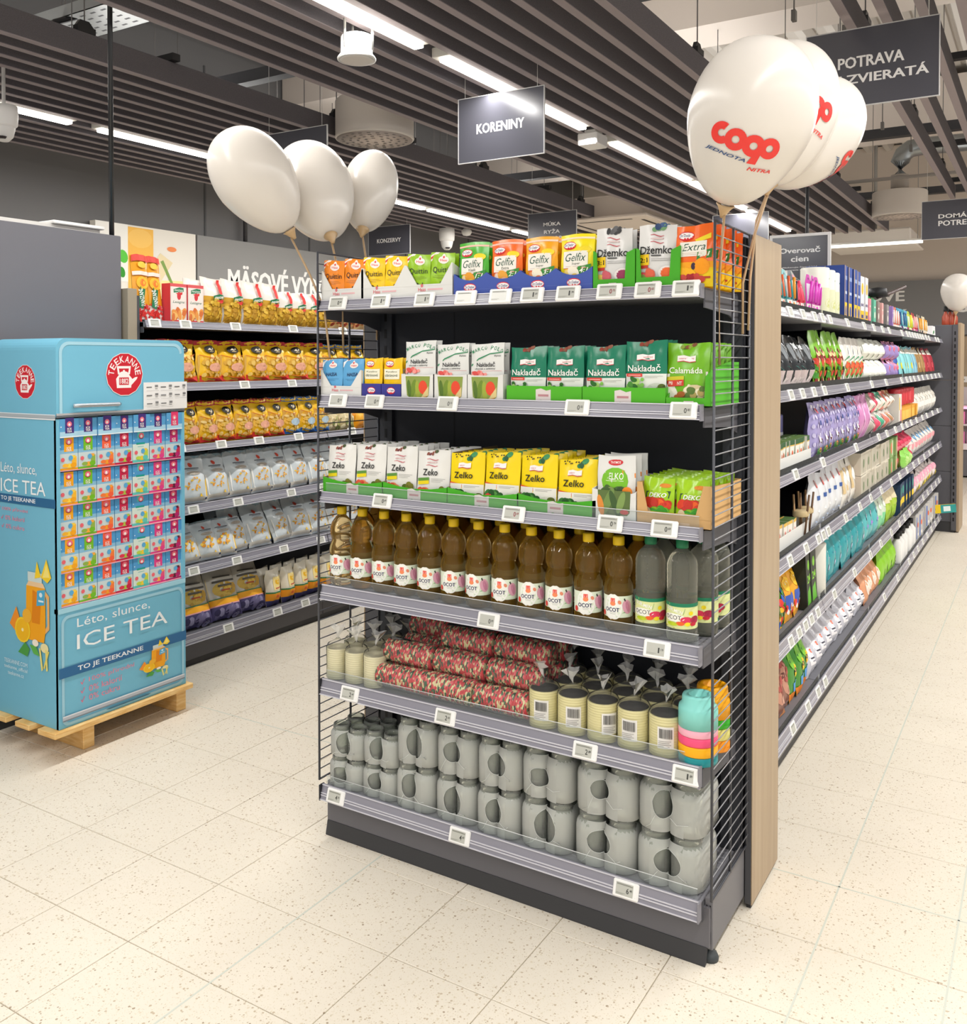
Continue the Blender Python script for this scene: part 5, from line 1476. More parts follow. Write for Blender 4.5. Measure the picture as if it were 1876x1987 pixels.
mb.box((FX + .002, FY0, 1.296), (FX + .007, FY1, 1.304), M('#d7dade', .25, .5, .4)); mb.box((FX + .002, FY0, 1.289), (FX + .006, FY1, 1.295), M('#8d939b', .25, .5, .4)); mb.box((FX - .002, FY0, 1.283), (FX + .004, FY1, 1.289), '#2b3b44')
put('chrome_strip', mb, disp)
mb = MB(); mb.box((FX + .007, 2.463, 1.300), (FX + .009, 2.682, 1.412), '#e9e8e6')
L = []
for r_ in range(3):
    for c_ in range(3 if r_ < 2 else 2):
        y0 = .06 + c_ * .32
        L += [('r', y0, .80 - r_ * .30, y0 + .12, .84 - r_ * .30, '#6d6d6d'), ('r', y0 + .19, .82 - r_ * .30, y0 + .26, .90 - r_ * .30, '#7d7d7d'), ('r', y0 + .19, .75 - r_ * .30, y0 + .25, .78 - r_ * .30, '#9d9d9d'), ('r', y0, .69 - r_ * .30, y0 + .28, .70 - r_ * .30, '#b5b5b5')]
mb.art(lambda x, z_, h: (FX + .009 + h, 2.5725 + x, 1.300 + z_), .219, .112, L, h0=.0004)
q = put('price_sheet', mb, disp); q['label'] = 'white paper price sheet taped on the hood'
# lower front
mb = MB(); mb.box((FX - .012, FY0, .123), (FX + .002, FY1, .572), BLUE)
mb.box((FX - .02, FY0, .556), (FX + .004, FY1, .574), M('#9ccbdb', .4, .3))
Hf = .45
def fv(z_): return (z_ - .123) / Hf
L = [('p', [(a, (b_ - .123) / Hf) for a, b_ in c[1]], c[2]) for c in outline_cmds(FY0 + .012, FY1 - .012, .13, .545, .03, .011, '#9cc9da', .03)]
L += [('t', 'Léto, slunce,', fu(2.322), fv(.505), .56, .085, '#eef3f4', ''), ('t', 'ICE TEA', fu(2.365), fv(.435), .71, .125, '#f0f5f6', ''), ('r', 0, fv(.313), 1, fv(.352), '#2f6796'), ('t', 'TO JE TEEKANNE', fu(2.305), fv(.332), .50, .052, '#eef2f4', 'B')]
for i, (a, w_) in enumerate((('100% přírodní', .35), ('0% kalorií', .25), ('0% cukru', .23))):
    L += [('t', a, .165 + w_ / 2 + .045, fv(.278 - .034 * i), w_, .052, '#ec7f92', ''), ('t', '✓', .165, fv(.278 - .034 * i), .03, .05, '#ec5f7c', '')]
L += jug(fu(2.52), fv(.275), .24, .185)
L += [('p', [(0.02, fv(.155)), (.98, fv(.155)), (.98, fv(.166)), (.02, fv(.166))], '#b3b9c2'), ('p', [(0.02, fv(.166)), (.98, fv(.166)), (.98, fv(.170)), (.02, fv(.170))], '#e2e6ea'), ('p', [(.02, fv(.150)), (.98, fv(.150)), (.98, fv(.155)), (.02, fv(.155))], '#7c8691'),
      ('p', [(.33, fv(.139)), (.36, fv(.142)), (.66, fv(.142)), (.69, fv(.139)), (.66, fv(.136)), (.36, fv(.136))], '#3d6f86')]
mb.art(lambda x, z_, h: (FX + .002 + h, (FY0 + FY1) / 2 + x, .123 + z_), Wf, Hf, L, h0=.0006)
put('lower_front', mb, disp)
# front edges and tier boards
for y0 in (FY0, FY1 - .014):
    mb = MB(); mb.box((FX - .012, y0, .572), (FX + .003, y0 + .014, 1.285), BLUE); put('corner_edge', mb, disp)
ROWZ = [1.090, .959, .833, .707, .580]
for z_ in ROWZ:
    mb = MB(); mb.box((BX0 + .01, FY0 + .012, z_ - .004), (FX - .002, FY1 - .012, z_ - .0005), '#e7a9b4'); put('tier_board', mb, disp)
TEA = [('orange-yellow', '#eea41c', '#f2b632', '#f4d04a'), ('lime green', '#72b826', '#8fae4a', '#f0a83a'), ('coral', '#ee5f3c', '#ef7a3a', '#f0a02e'), ('crimson', '#c21f45', '#d8334a', '#a8c04a'), ('mint', '#5fc4b8', '#b9cf4a', '#f0c83a'), ('pink', '#dc3f86', '#e2527a', '#f2b24a'), ('magenta', '#b8226a', '#c8284a', '#5a2038')]
NUM = '#f0e9e6'
def tea_box(c, c2, c3, kind=0):
    W, H = .079, .123
    if kind == 2:
        mb = carton(W, .06, .074, '#5aa0d0', '#4d93c6', '#7db8dc')
        mb.art(flat(0), W, .074, [('r', 0, 0, 1, .3, '#a9d2e6'), ('r', 0, 0, 1, .06, '#e4f0f4'), ('r', .28, .22, .74, 1, c), ('e', .5, .68, .13, .14, '#ee7a8c'), ('e', .5, .66, .06, .07, NUM), ('t', 'ICE', .5, .44, .22, .11, NUM, 'B'), ('t', 'TEA', .5, .31, .26, .1, NUM, 'B'), ('e', .06, .55, .035, .035, '#e6f1f6')])
        return Kit('tea_box', 'tea box', mb)
    mb = carton(W, .06, H, '#4f98cc', '#3f86bd', '#6aaed8')
    L = [('r', 0, 0, 1, .62, '#86b8d4'), ('r', 0, 0, 1, .50, '#c5d5d6'), ('r', 0, 0, 1, .06, c)]
    if kind == 1: L = [('r', 0, 0, 1, .60, '#d3e2d8'), ('r', .3, .78, .7, 1, c), ('r', .22, .58, .74, .64, '#1c9a8e'), ('r', .3, .5, .68, .52, '#7fbcb4'), ('r', 0, 0, 1, .08, c)]
    else: L += [('r', .28, .56, .78, 1, c), ('t', 'ICE', .53, .67, .24, .065, NUM, 'B'), ('t', 'TEA', .53, .60, .28, .06, NUM, 'B')]
    L += [('e', .53, .86, .16, .10, '#5a1a2a'), ('e', .53, .87, .155, .09, '#ea6f80'), ('e', .53, .85, .07, .05, NUM), ('e', .08, .72, .03, .02, '#d9eaf2'),
          ('r', .68, .10, .92, .40, c2), ('r', .66, .36, .86, .44, c3), ('e', .62, .36, .12, .08, '#5aa6d4'), ('e', .55, .13, .2, .07, c3), ('e', .34, .14, .16, .06, c2), ('e', .76, .14, .16, .08, c), ('e', .2, .32, .1, .065, '#e4646e')]
    mb.art(flat(0), W, H, L)
    return Kit('tea_box', 'tea box', mb)
TB = [tea_box(a, b_, c_, 1 if n_ == 'mint' else 0) for n_, a, b_, c_ in TEA]
TT = [tea_box('#46327a', 0, 0, 2), tea_box('#dd3a6a', 0, 0, 2)]
cw = (FY1 - FY0 - .024) / 7
for j in range(7):
    y = FY0 + .012 + cw * (j + .5)
    TT[j == 6].at('blue tea box with %s panel, %s from the oak strip in the top display row' % (('violet', 'pink')[j == 6], ORD[6 - j]), (FX + .004 - .004 * (j % 2), y, 1.2125), math.pi / 2, 'tea boxes in the blue display')
    for r_, z_ in enumerate(ROWZ):
        n_ = TEA[j][0]
        TB[j].at('tea box with %s panel, %s full row from the display hood' % (n_, ORD[r_]), (FX - .004 - .003 * ((j * 3 + r_) % 3), y, z_), math.pi / 2 + .015 * ((j + r_) % 3 - 1), 'tea boxes in the blue display')

# ================================================================ the wall shelves with pasta and flour
PXF = -3.55
pend = thing('end_board', 'narrow oak and steel end board beside the pasta shelves', 'panel', (0, 0, 0))
mb = MB(); mb.bbox((-3.64, 2.735, 0), (-3.57, 2.785, 1.83), M('#9d917f', .5, .3), .002); put('veneer', mb, pend)
mb = MB(); mb.bbox((-3.63, 2.786, 0), (-3.575, 2.803, 1.8), '#4c4c50', .002); put('core', mb, pend)
gp = thing('grey_partition', 'large plain dark grey panel standing behind the tea display', 'panel', (0, 0, 0))
mb = MB(); mb.bbox((-4.3, .4, .07), (-3.6, 2.725, 2.066), M('#6d6c72', .45, .3), .004); put('board', mb, gp)
mb = MB(); mb.box((-4.25, .42, 0), (-3.615, 2.72, .07), '#3a3a3c'); put('plinth', mb, gp)
mb = MB(); mb.tube([(-3.62, 2.69, 2.066), (-3.62, 2.69, 4.4)], .011, M('#202123', .3, .5), 10)
tag(put('ceiling_pole', mb), 'thin black pole from the grey panel up to the ceiling', 'pole')
o = thing('white_sign', 'white board with grey lettering hanging over the grey end panel', 'sign', (-3.75, 1.90, 2.12))
mb = MB(); mb.bbox((-.006, -.30, 0), (.0, .345, .32), M('#e3e1de', .4, .3), .002); put('panel', mb, o)
mb = MB(); mb.art(lambda x, z_, h: (h, x, z_), .6, .32, [('t', 'KRÚPKOVÉ', .53, .62, .84, .15, '#6f7072', 'b'), ('t', 'VÝROBKY', .53, .26, .70, .15, '#6f7072', 'b')], h0=.0006); put('lettering', mb, o)
mb = MB(); mb.bbox((-4.0, 2.12, 2.067), (-3.66, 2.66, 2.09), M('#dcd9d4', .5, .3), .003); mb.bbox((-3.9, 2.42, 2.09), (-3.64, 2.67, 2.105), M('#efeeec', .4, .4), .003)
tag(put('white_card_stack', mb), 'flat white cards lying on top of the grey end panel', 'card')

def bay(y0, y1, name, lab, xf, depth, prodz):
    """one bay of gondola shelving facing +x; its front line at xf"""
    o = thing('shelf_bay', lab, 'shelf unit', (0, 0, 0))
    mb = MB(); mb.box((xf - depth - .03, y0, .02), (xf - depth, y1, 1.83), DKF); put('back_panel', mb, o)
    mb = MB(); mb.box((xf - depth, y0, .03), (xf - .05, y1, .15), '#4b4b4f'); put('base', mb, o)
    mb = MB(); mb.bbox((xf - .05, y0 + .002, .03), (xf - .032, y1 - .002, .125), M('#5c5b5f' if name == 'p' else '#8a8783', .4, .3), .002); put('kick_plate', mb, o)
    mb = MB(); mb.box((xf - .046, y0, 0), (xf - .036, y1, .03), '#39393b'); put('floor_seal', mb, o)
    for i, (a, b_) in enumerate(STRIP):
        z_ = TOP[i]
        mb = MB(); mb.bbox((xf - depth, y0 + .003, z_ - .025), (xf - .004, y1 - .003, z_), '#74747a', .002)
        for yy in (y0 + .003, y1 - .007): mb.prism([(xf - depth, z_ - .09), (xf - depth, z_ - .002), (xf - .01, z_ - .002), (xf - .01, z_ - .05), (xf - depth * .6, z_ - .06)], .004, '#4b4b50', (0, yy, 0), 'y')
        sh = put('shelf', mb, o)
        h = a - b_
        r_ = put('price_rail', rail_mb(y1 - y0 - .008, h), sh, (xf - .003, y0 + .004, b_), (0, 0, math.pi / 2))
        if name == 'g':
            mb = MB(); mb.box((xf - .006, y0 + .01, z_), (xf - .0045, y1 - .01, z_ + .03), ACR); put('front_stop', mb, sh)
    return o
bay(2.806, 4.06, 'p', 'wall shelf bay of pasta and flour beside the tea display', PXF, .50, None)
bay(4.06, 5.31, 'p', 'wall shelf bay of pasta seen through the wire grid', PXF, .50, None)

def pbag(name, W, H, t, col, cmds, bottom=None, cat='bag', sag=.15, crimp=.09):
    mb, S = pillow(W, H, t, film(col), film(bottom or col), crimp=crimp, sag=sag, nu=8, nv=10)
    mb.art(S, W, H, cmds, h0=.0012, dh=.00025, div=4)
    return Kit(name, cat, mb)
def panz(u, v, w, a=.12):
    return [('p', [(u - w / 2, v - .035), (u + w / 2, v + .005), (u + w / 2, v + .095), (u + w * .1, v + .11), (u - w / 2, v + .055)], '#1f7a4e'), ('t', 'PANZANI', u, v + .03, w * .86, .05, '#e9efe6', 'Bi', a), ('p', [(u - w * .3, v - .045), (u + w * .4, v - .01), (u + w * .35, v - .075), (u + w * .05, v - .10)], '#d3342f')]
PST = ['#d8a92c', '#c8962a', '#e6bf4a', '#b98a2a', '#e0b23c']
def pasta(short):
    W, H = (.135, .235) if not short else (.12, .20)
    return pbag('pasta_bag', W, H, .07, '#e9e3da', [('r', .05, .05, .95, .60 if not short else .55, '#cf9f30'), *bits(.5, .32, PST, 46, .42, .24, .06, 3), ('r', .70, .66, .84, .98, '#d8342f'), *panz(.64, .55, .6), ('r', .02, .02, .98, .05, '#e4dccb')], sag=.1)
PA, PB = pasta(False), pasta(True)
LAS = carton(.10, .06, .19, '#e9dcd4', '#d8434a', '#d8434a')
LAS.art(flat(0), .10, .19, [('r', 0, .0, 1, .08, '#d4363f'), ('r', .08, .08, .92, .92, '#efe4dc'), ('r', 0, .92, 1, 1, '#dc5a5e'), *panz(.5, .80, .62, 0), ('e', .52, .69, .12, .1, '#d4363f'), ('t', 'Lasagne', .5, .53, .72, .085, '#2a6a52', 'i'), *bits(.5, .22, ['#e89a4a', '#f0b96a', '#d9743a', '#f2d9a8'], 18, .36, .09, .12, 4)])
LAS = Kit('pasta_box', 'box', LAS)
SPA = pbag('pasta_bag', .09, .30, .03, '#e9a024', [('r', 0, .0, 1, .22, '#e8d9d2'), *bits(.5, .12, ['#d8342f', '#c82a2a'], 22, .45, .1, .06, 2), ('r', 0, .68, 1, .74, '#f0d9cf'), ('r', 0, .9, 1, 1, '#d9453a'), ('e', .5, .56, .34, .1, '#f3b52a'), ('e', .5, .56, .2, .06, '#ea7a24'), ('e', .55, .84, .24, .05, '#f4c040'),
    ('p', [(.2, .20), (.5, .16), (.62, .46), (.32, .50)], '#1f7a4e'), ('t', 'PANZANI', .41, .33, .86, .07, '#e9efe6', 'B', 1.75)], sag=0, crimp=.04)
def yellow(blue=False, kind=0):
    W, H = (.165, .215) if kind == 0 else (.125, .21)
    e_ = '#c9342e' if not blue else '#2e6fb4'
    b2 = '#d8342f' if not blue else '#2763ad'
    return pbag('pasta_bag', W, H, .075, '#eebd22', [('r', 0, .90, 1, 1, '#b8272d' if not blue else e_), ('p', [(.02, .66), (.5, .56), (.98, .66), (.98, .05), (.02, .05)], '#dcae52'), *bits(.5, .34, ['#d9a83c', '#e3bd62', '#cf9a38', '#e9cb86'], 40, .42, .24, .06, 5 + kind),
        ('p', [(.02, .66), (.5, .555), (.98, .66), (.98, .645), (.5, .54), (.02, .645)], '#c8502c'), ('e', .5, .765, .24, .095, '#1f1c18'), ('p', [(.36, .75), (.44, .80), (.52, .77), (.6, .82), (.66, .76), (.6, .73), (.48, .735)], '#d9cfb8'), ('r', .4, .71, .62, .725, '#c9b27a'),
        ('e', .55, .34, .26, .10, '#e2a58a' if not blue else '#a9c0cf'), ('p', [(0, .03), (1, .03), (1, .16), (.75, .10), (.4, .09), (0, .17)], b2), ('p', [(0, .17), (.4, .09), (.75, .10), (1, .16), (1, .18), (.75, .12), (.4, .11), (0, .19)], '#ee8a2c' if not blue else '#5b93cf')], sag=.2)
YA, YB, YC = yellow(False, 0), yellow(False, 1), yellow(True, 1)
def pale(kind):
    W, H = (.165, .235) if kind == 0 else (.145, .20)
    return pbag('flour_bag', W, H, .085, '#d2dade', [('r', 0, .93, 1, 1, '#9fb8c4'), ('r', 0, .02, 1, .12, '#e4dfd2'), ('p', [(.06, .55), (.94, .58), (.9, .12), (.08, .12)], '#eeeeea'), ('e', .48, .80, .07, .05, '#d8543f'), ('r', .22, .715, .74, .735, '#5a6068'), ('r', .3, .69, .68, .70, '#7d838a'),
        ('e', .5, .62, .24, .04, '#b5aca0'), *[('e', .5 + .3 * math.cos(q * 2.4) * ((q * 7 % 5) / 5 + .2), .36 + .18 * math.sin(q * 2.4) * ((q * 3 % 5) / 5 + .3), .045, .04 if kind else .016, ('#e9962a', '#eeb23a', '#f0c64a')[q % 3], q * .9) for q in range(18)],
        ('p', [(.98, .5), (.98, .12), (.62, .12)], '#eec22c'), ('e', .86, .07, .05, .025, '#3a4a6a')], sag=.3)
FA, FB = pale(0), pale(1)
def sack(kind):
    if kind == 0: return pbag('flour_bag', .19, .29, .09, '#b9b4a8', [('p', [(.02, .72), (.98, .86), (.98, .34), (.02, .22)], '#c4b48a'), ('e', .5, .5, .36, .14, '#c9a94e'), *bits(.5, .48, ['#c79a2c', '#d9b54a', '#b8923a'], 16, .3, .1, .05, 2), ('r', .2, .72, .78, .745, '#4a453e'), ('r', .16, .63, .84, .665, '#4a453e'), ('r', .3, .55, .74, .585, '#5a544a'), ('r', .35, .47, .66, .495, '#a8452c'),
        ('r', 0, .24, 1, .34, '#e9a51c'), ('r', 0, .34, 1, .36, '#4d7a4a'), ('r', 0, .22, 1, .24, '#e2a0a0'), ('r', 0, .0, 1, .22, '#4a4470'), *bits(.5, .1, ['#6a648c', '#2f2a50', '#8a86a8'], 16, .45, .09, .07, 6)], sag=.3, crimp=.05)
    return pbag('flour_bag', .10, .20, .075, '#ddd6c4', [('r', 0, .36, 1, .40, '#2f7a4a'), ('r', 0, .16, 1, .36, '#ea9a1c'), ('r', .5, .22, .9, .3, '#d8642c'), ('r', 0, 0, 1, .16, '#3d3a6a'), ('r', .3, .45, .95, .8, '#e6d08a'), ('e', .65, .66, .2, .09, '#e8b52a'), ('r', .4, .48, .85, .51, '#b8453a')], sag=.1, crimp=.06)
SA, SB = sack(0), sack(1)
def row(kit, desc, ys, z_, xs=0.0, lean=.08, yaw=0.12, grp=None, tier='', start=0, anchor='tea display', depth=1, dx=.105):
    R_ = random.Random(len(desc) + int(ys[0] * 100))
    for i, y in enumerate(ys):
        for k in range(depth):
            kit.at('%s %s from the %s%s%s' % (ORD[start + i], desc, anchor, tier, ', rear' if k else ''),
                   (PXF - .055 + xs - k * dx + R_.uniform(-.008, .008), y, z_), math.pi / 2 + R_.uniform(-yaw, yaw), grp, -(lean + R_.uniform(-.03, .03)), ry=0)
zt = [t + .001 for t in TOP]
row(SPA, 'tall spaghetti bag leaning', [2.845, 2.925], zt[0], -.01, .10, .05, 'spaghetti bags', ', top wall shelf')
for i, y in enumerate((3.03, 3.135)): LAS.at('red and white lasagne box, %s from the tea display on the top wall shelf' % ORD[i], (PXF - .03, y, zt[0]), math.pi / 2 + .04, 'lasagne boxes')
row(PA, 'white-topped pasta bag with red stripe', [3.25, 3.385, 3.52, 3.64], zt[0], 0, .02, .06, 'tall pasta bags', ', top wall shelf', depth=2)
row(PB, 'short white-topped pasta bag', [3.765, 3.875, 3.975, 4.09], zt[0], 0, .02, .12, 'short pasta bags', ', top wall shelf', depth=2)
RICE = pbag('snack_bag', .12, .14, .06, '#d9a86a', [('r', 0, 0, 1, .2, '#e9c48a'), *bits(.5, .45, ['#a8522c', '#c8743a', '#e2b07a', '#8a3a24'], 30, .42, .3, .09, 3)], sag=.1)
row(RICE, 'small brown snack bag', [4.20, 4.31, 4.42, 4.53, 4.64], zt[0], 0, .05, .1, 'small snack bags', ', top wall shelf', anchor='pasta bags')
row(YA, 'yellow pasta bag with red ends', [2.95, 3.06, 3.235, 3.40, 3.555, 3.71, 3.865, 4.03], zt[1], 0, .16, .16, 'yellow pasta bags, second wall shelf', ', second wall shelf', depth=2)
row(YC, 'blue-ended yellow bag', [4.17, 4.29, 4.41], zt[1], 0, .12, .1, 'blue-ended yellow bags, second wall shelf', ', second wall shelf', anchor='wire grid')
row(YB, 'yellow pasta bag with red ends', [2.98, 3.10, 3.22, 3.345, 3.47, 3.585, 3.70], zt[2], 0, .10, .14, 'yellow pasta bags, third wall shelf', ', third wall shelf', depth=2)
row(YC, 'yellow bag with blue ends', [3.82, 3.945, 4.06], zt[2], 0, .1, .1, 'blue-ended yellow bags, third wall shelf', ', third wall shelf', depth=2)
GRNB = pbag('snack_bag', .13, .13, .07, '#c9b88a', [*bits(.5, .4, ['#a9b06a', '#d9c79a', '#7a8a4a', '#e4d8b0'], 26, .42, .3, .1, 3)], sag=.1)
ORB = pbag('snack_bag', .13, .15, .07, '#ee9a1c', [('r', .1, .3, .9, .8, '#f0b03a'), ('e', .8, .8, .1, .08, '#c8342c')], sag=.1)
row(GRNB, 'pale green snack bag', [4.18, 4.29], zt[2], 0, .1, .1, 'pale snack bags', ', third wall shelf', anchor='blue-ended bags')
row(ORB, 'orange snack bag', [4.41, 4.53], zt[2], 0, .1, .1, 'orange snack bags', ', third wall shelf', anchor='blue-ended bags')
row(FA, 'pale blue flour bag with orange print', [2.98, 3.13, 3.29, 3.45, 3.60, 3.74, 3.89, 4.04, 4.19, 4.34], zt[3], 0, .22, .12, 'pale flour bags, fourth wall shelf', ', fourth wall shelf', depth=2)
row(FB, 'slumped pale blue flour bag', [2.98, 3.10, 3.225, 3.33], zt[4], 0, .42, .2, 'slumped flour bags, fifth wall shelf', ', fifth wall shelf', depth=1)
row(FA, 'upright pale blue flour bag', [3.46, 3.61, 3.78, 3.93, 4.08, 4.23, 4.38], zt[4], -.02, .36, .2, 'upright flour bags, fifth wall shelf', ', fifth wall shelf', depth=2)
row(SA, 'large flour sack with violet base', [2.99, 3.16, 3.36, 3.54], zt[5], -.02, .34, .14, 'large flour sacks', ', bottom wall shelf', depth=1)
row(SB, 'small white and orange flour packet', [3.68, 3.79, 3.90, 4.0, 4.11, 4.22], zt[5], 0, .02, .06, 'small flour packets', ', bottom wall shelf', depth=2, dx=.085)
WT = tag_kit('', '', title=True)
for t, ys in enumerate([(2.86, 3.04, 3.36, 3.78, 4.2), (2.98, 3.42, 3.77, 4.2), (3.0, 3.26, 3.52, 3.82, 4.28), (3.08, 3.37, 3.76, 4.02), (3.08, 3.36, 3.70, 4.0), (3.3, 3.65, 3.87, 4.02)]):
    for i, y in enumerate(ys):
        WT.at('%s white price tag from the tea display on the %s wall shelf rail' % (ORD[i], TIER[t]), (PXF + .0165, y, STRIP[t][1] + .001), math.pi / 2, 'price tags on the wall shelves', rx=-.28)


# ================================================================ the long household gondola
GXF = -.80
BAYS = [(2.795, 4.01), (4.01, 5.26), (5.26, 6.51), (6.51, 7.76), (7.76, 8.95)]
for i, (a, b_) in enumerate(BAYS): bay(a, b_, 'g', '%s bay of the long household shelving, counted from the oak end board' % ORD[i], GXF, .44, None)
fu_ = thing('far_end_unit', 'dark slotted back of the far end unit closing the household shelves', 'shelf unit', (0, 0, 0))
for k, (z0, z1) in enumerate([(.09, .53), (.53, .93), (.93, 1.33), (1.33, 1.812)]):
    mb = MB(); mb.bbox((-1.9, 8.99, z0 + .001), (-.70, 9.03, z1 - .001), M('#5d5d63', .4, .3), .002); put('back_panel', mb, fu_)
mb = MB(); mb.box((-.715, 8.975, .02), (-.675, 9.035, 1.815), '#55555a')
for k in range(30): mb.box((-.703, 8.9745, .1 + k * .056), (-.691, 8.9751, .132 + k * .056), '#0f0f11')
put('upright', mb, fu_)
mb = MB(); mb.box((-1.9, 8.995, 0), (-.69, 9.4, .09), '#3e3e41'); put('plinth', mb, fu_)
mb = MB(); mb.box((-.675, 8.99, 0.01), (-.655, 9.4, 1.83), WOOD); put('veneer', mb, fu_)
sb = MB(); sb.lathe([(.0, 0), (.028, 0), (.03, .01), (.03, .07), (.012, .11), (.012, .12)], M('#a8452c', .25, .5), 12)
sc_ = MB(); sc_.lathe([(.017, .12), (.018, .125), (.016, .165), (0, .165)], '#222', 12)
SAU = Kit('sauce_bottle', 'bottle', None, [('bottle_body', sb), ('bottle_cap', sc_)])
for i, y in enumerate((9.05, 9.1, 9.15)):
    SAU.at('%s red sauce bottle with black cap on the far end unit' % ORD[i], (-.78 + .03 * i, y, 1.812 + .001), 0, 'sauce bottles on the far end unit')
mb = MB(); mb.box((-.86, 9.0, 1.804), (-.69, 9.3, 1.813), '#8a8a8e'); put('top_board', mb, fu_)

def simple(name, cat, mb): return Kit(name, cat, mb)
def gbag(name, W, H, t, col, cmds, cat='bag', crimp=.1, sag=.05, base=None):
    mb, S = pillow(W, H, t, film(col) if isinstance(col, str) else col, film(base) if base else None, crimp=crimp, sag=sag, nu=6, nv=8)
    mb.art(S, W, H, cmds, h0=.001, dh=.0002, div=3)
    return Kit(name, cat, mb)
def gbox(name, W, D, H, col, cmds, side=None, top=None, cat='box'):
    mb = carton(W, D, H, col, side, top)
    mb.art(flat(0), W, H, cmds)
    return Kit(name, cat, mb)
def can(name, r, h, col, bands, cat, lid=None, ax='z'):
    mb = MB()
    mb.lathe([(r * .96, 0), (r, .003), (r, h - .004), (r * .95, h)] + ([(r * .3, h), (r * .28, h - .01)] if lid == 'roll' else []), col, 22)
    S = lambda x, z_, h_: ((r + h_) * math.sin(x / r), -(r + h_) * math.cos(x / r), z_)
    mb.art(S, math.pi * r, h, bands, h0=.0005, dh=.0001, div=6)
    return Kit(name, cat, mb)
SERIAL = {}
def gput(kit, desc, shelf, y0, y1, n, x=-.835, dz=0.0, lean=.05, yaw=.08, rows=1, dx=.09, rz0=math.pi / 2, stack=1, sh=0.0):
    """n of a kind between y0 and y1 along one shelf"""
    R_ = random.Random(int(y0 * 977) + shelf)
    if rz0 > 1 and n and x == -.835:
        x += min([v.co.y for m_ in [kit.me] + [p[1] for p in kit.parts] if m_ for v in m_.vertices] + [0]) + .021
    for i in range(n):
        y = y0 + (y1 - y0) * (i + .5) / n
        for k in range(rows):
            for q in range(stack):
                key = (desc, shelf); c = SERIAL[key] = SERIAL.get(key, 0) + 1
                lab = '%s %s from the oak end board, %s household shelf' % (ORD[min(i, 29)], desc, TIER[shelf])
                if k: lab += ', rear'
                if q: lab += ', upper layer'
                elif stack > 1 and not k: lab += ', lower layer'
                kit.at(lab, (x - k * dx + R_.uniform(-.006, .006), y, TOP[shelf] + .001 + dz + q * sh), rz0 + R_.uniform(-yaw, yaw), '%s on the %s household shelf' % (desc.split(' with ')[0] + 's', TIER[shelf]), -lean if rz0 > 1 else 0)

# --- top shelf
def blister(col, item, W=.075, H=.17):
    mb = MB(); mb.prism([(-W / 2, 0), (W / 2, 0), (W / 2, H * .8), (W * .2, H), (-W * .2, H), (-W / 2, H * .8)], .0015, M(col, .35, .4))
    mb.art(flat(0), W, H, [('r', .1, .06, .9, .3, '#e8e4dc'), ('e', .5, .2, .2, .07, item), ('r', .16, .36, .84, .78, '#dfe8ea'), ('e', .5, .90, .08, .03, '#2a3238')], h0=.0003)
    mb.tube([(-W * .2, -.008, H * .34), (-W * .12, -.012, H * .6), (0, -.014, H * .82)], .006, M(item, .3, .5), 8)
    mb.tube([(W * .12, -.008, H * .3), (W * .2, -.012, H * .55), (W * .3, -.012, H * .74)], .005, M(col, .3, .5), 8)
    return Kit('blister_card', 'utensil pack', mb)
gput(blister('#1c8f96', '#e0643a'), 'teal blister card of utensils', 0, 3.36, 3.62, 4, lean=.22)
gput(blister('#2a3a4a', '#ee9a2c'), 'dark blister card with orange fruit', 0, 3.62, 3.72, 1, lean=.15)
gput(blister('#e2405a', '#ee5a7a'), 'red blister card of utensils', 0, 3.73, 3.84, 2, lean=.3, dz=0)
gput(blister('#c42fa8', '#d848c0', .09, .17), 'magenta blister card of scrubbers', 0, 3.86, 4.08, 3, lean=.05)
HT = gbag('paper_towel_pack', .46, .245, .2, '#e6e5df', [('r', .44, .70, .62, .90, '#1c4a3a'), ('r', .48, .80, .58, .83, '#d8e2dc'), ('t', 'Household towels', .46, .58, .62, .07, '#b9a9a2', ''), ('r', .3, .48, .62, .49, '#d9a9a4'), ('r', .3, .44, .6, .45, '#d9a9a4')], 'paper towels', sag=0)
gput(HT, 'large white household towel pack', 0, 3.42, 4.62, 2, x=-1.05, lean=0, yaw=0)
KR = can('kitchen_roll', .06, .22, M('#e4e3d8', .3, .4), [('r', .2, .1, .8, .6, '#d5d8b8'), ('p', [(.1, .62), (.5, .8), (.9, .62), (.9, .6), (.5, .77), (.1, .6)], '#2f7a4a'), ('e', .5, .3, .2, .1, '#c2c87a')], 'paper roll', 'roll')
gput(KR, 'tall white kitchen roll with green swoosh', 0, 4.10, 4.52, 3, lean=0, x=-.875)
TB_ = gbox('bin_bag_box', .085, .085, .265, '#2a4a9a', [('r', .08, 0, .18, 1, '#e9c42a'), ('r', .2, .0, .95, .35, '#efc21c'), ('e', .55, .2, .25, .1, '#2a4a9a'), ('r', .25, .75, .9, .82, '#8aa0d0'), ('r', .25, .5, .85, .55, '#b9c6e4')], '#243e86')
gput(TB_, 'tall blue box of bin bags', 0, 4.52, 5.0, 4, lean=0, rows=2)
TB2 = gbox('bin_bag_box', .085, .085, .25, '#e6e2e4', [('r', 0, 0, 1, .3, '#ecb81c'), ('e', .5, .75, .3, .12, '#efb52a'), ('t', 'plast', .5, .42, .8, .1, '#3a3a7a', 'b'), ('r', .2, .15, .8, .22, '#2a3a7a')], '#d8d6da')
gput(TB2, 'white and yellow bin bag box', 0, 5.0, 5.2, 2, lean=0)
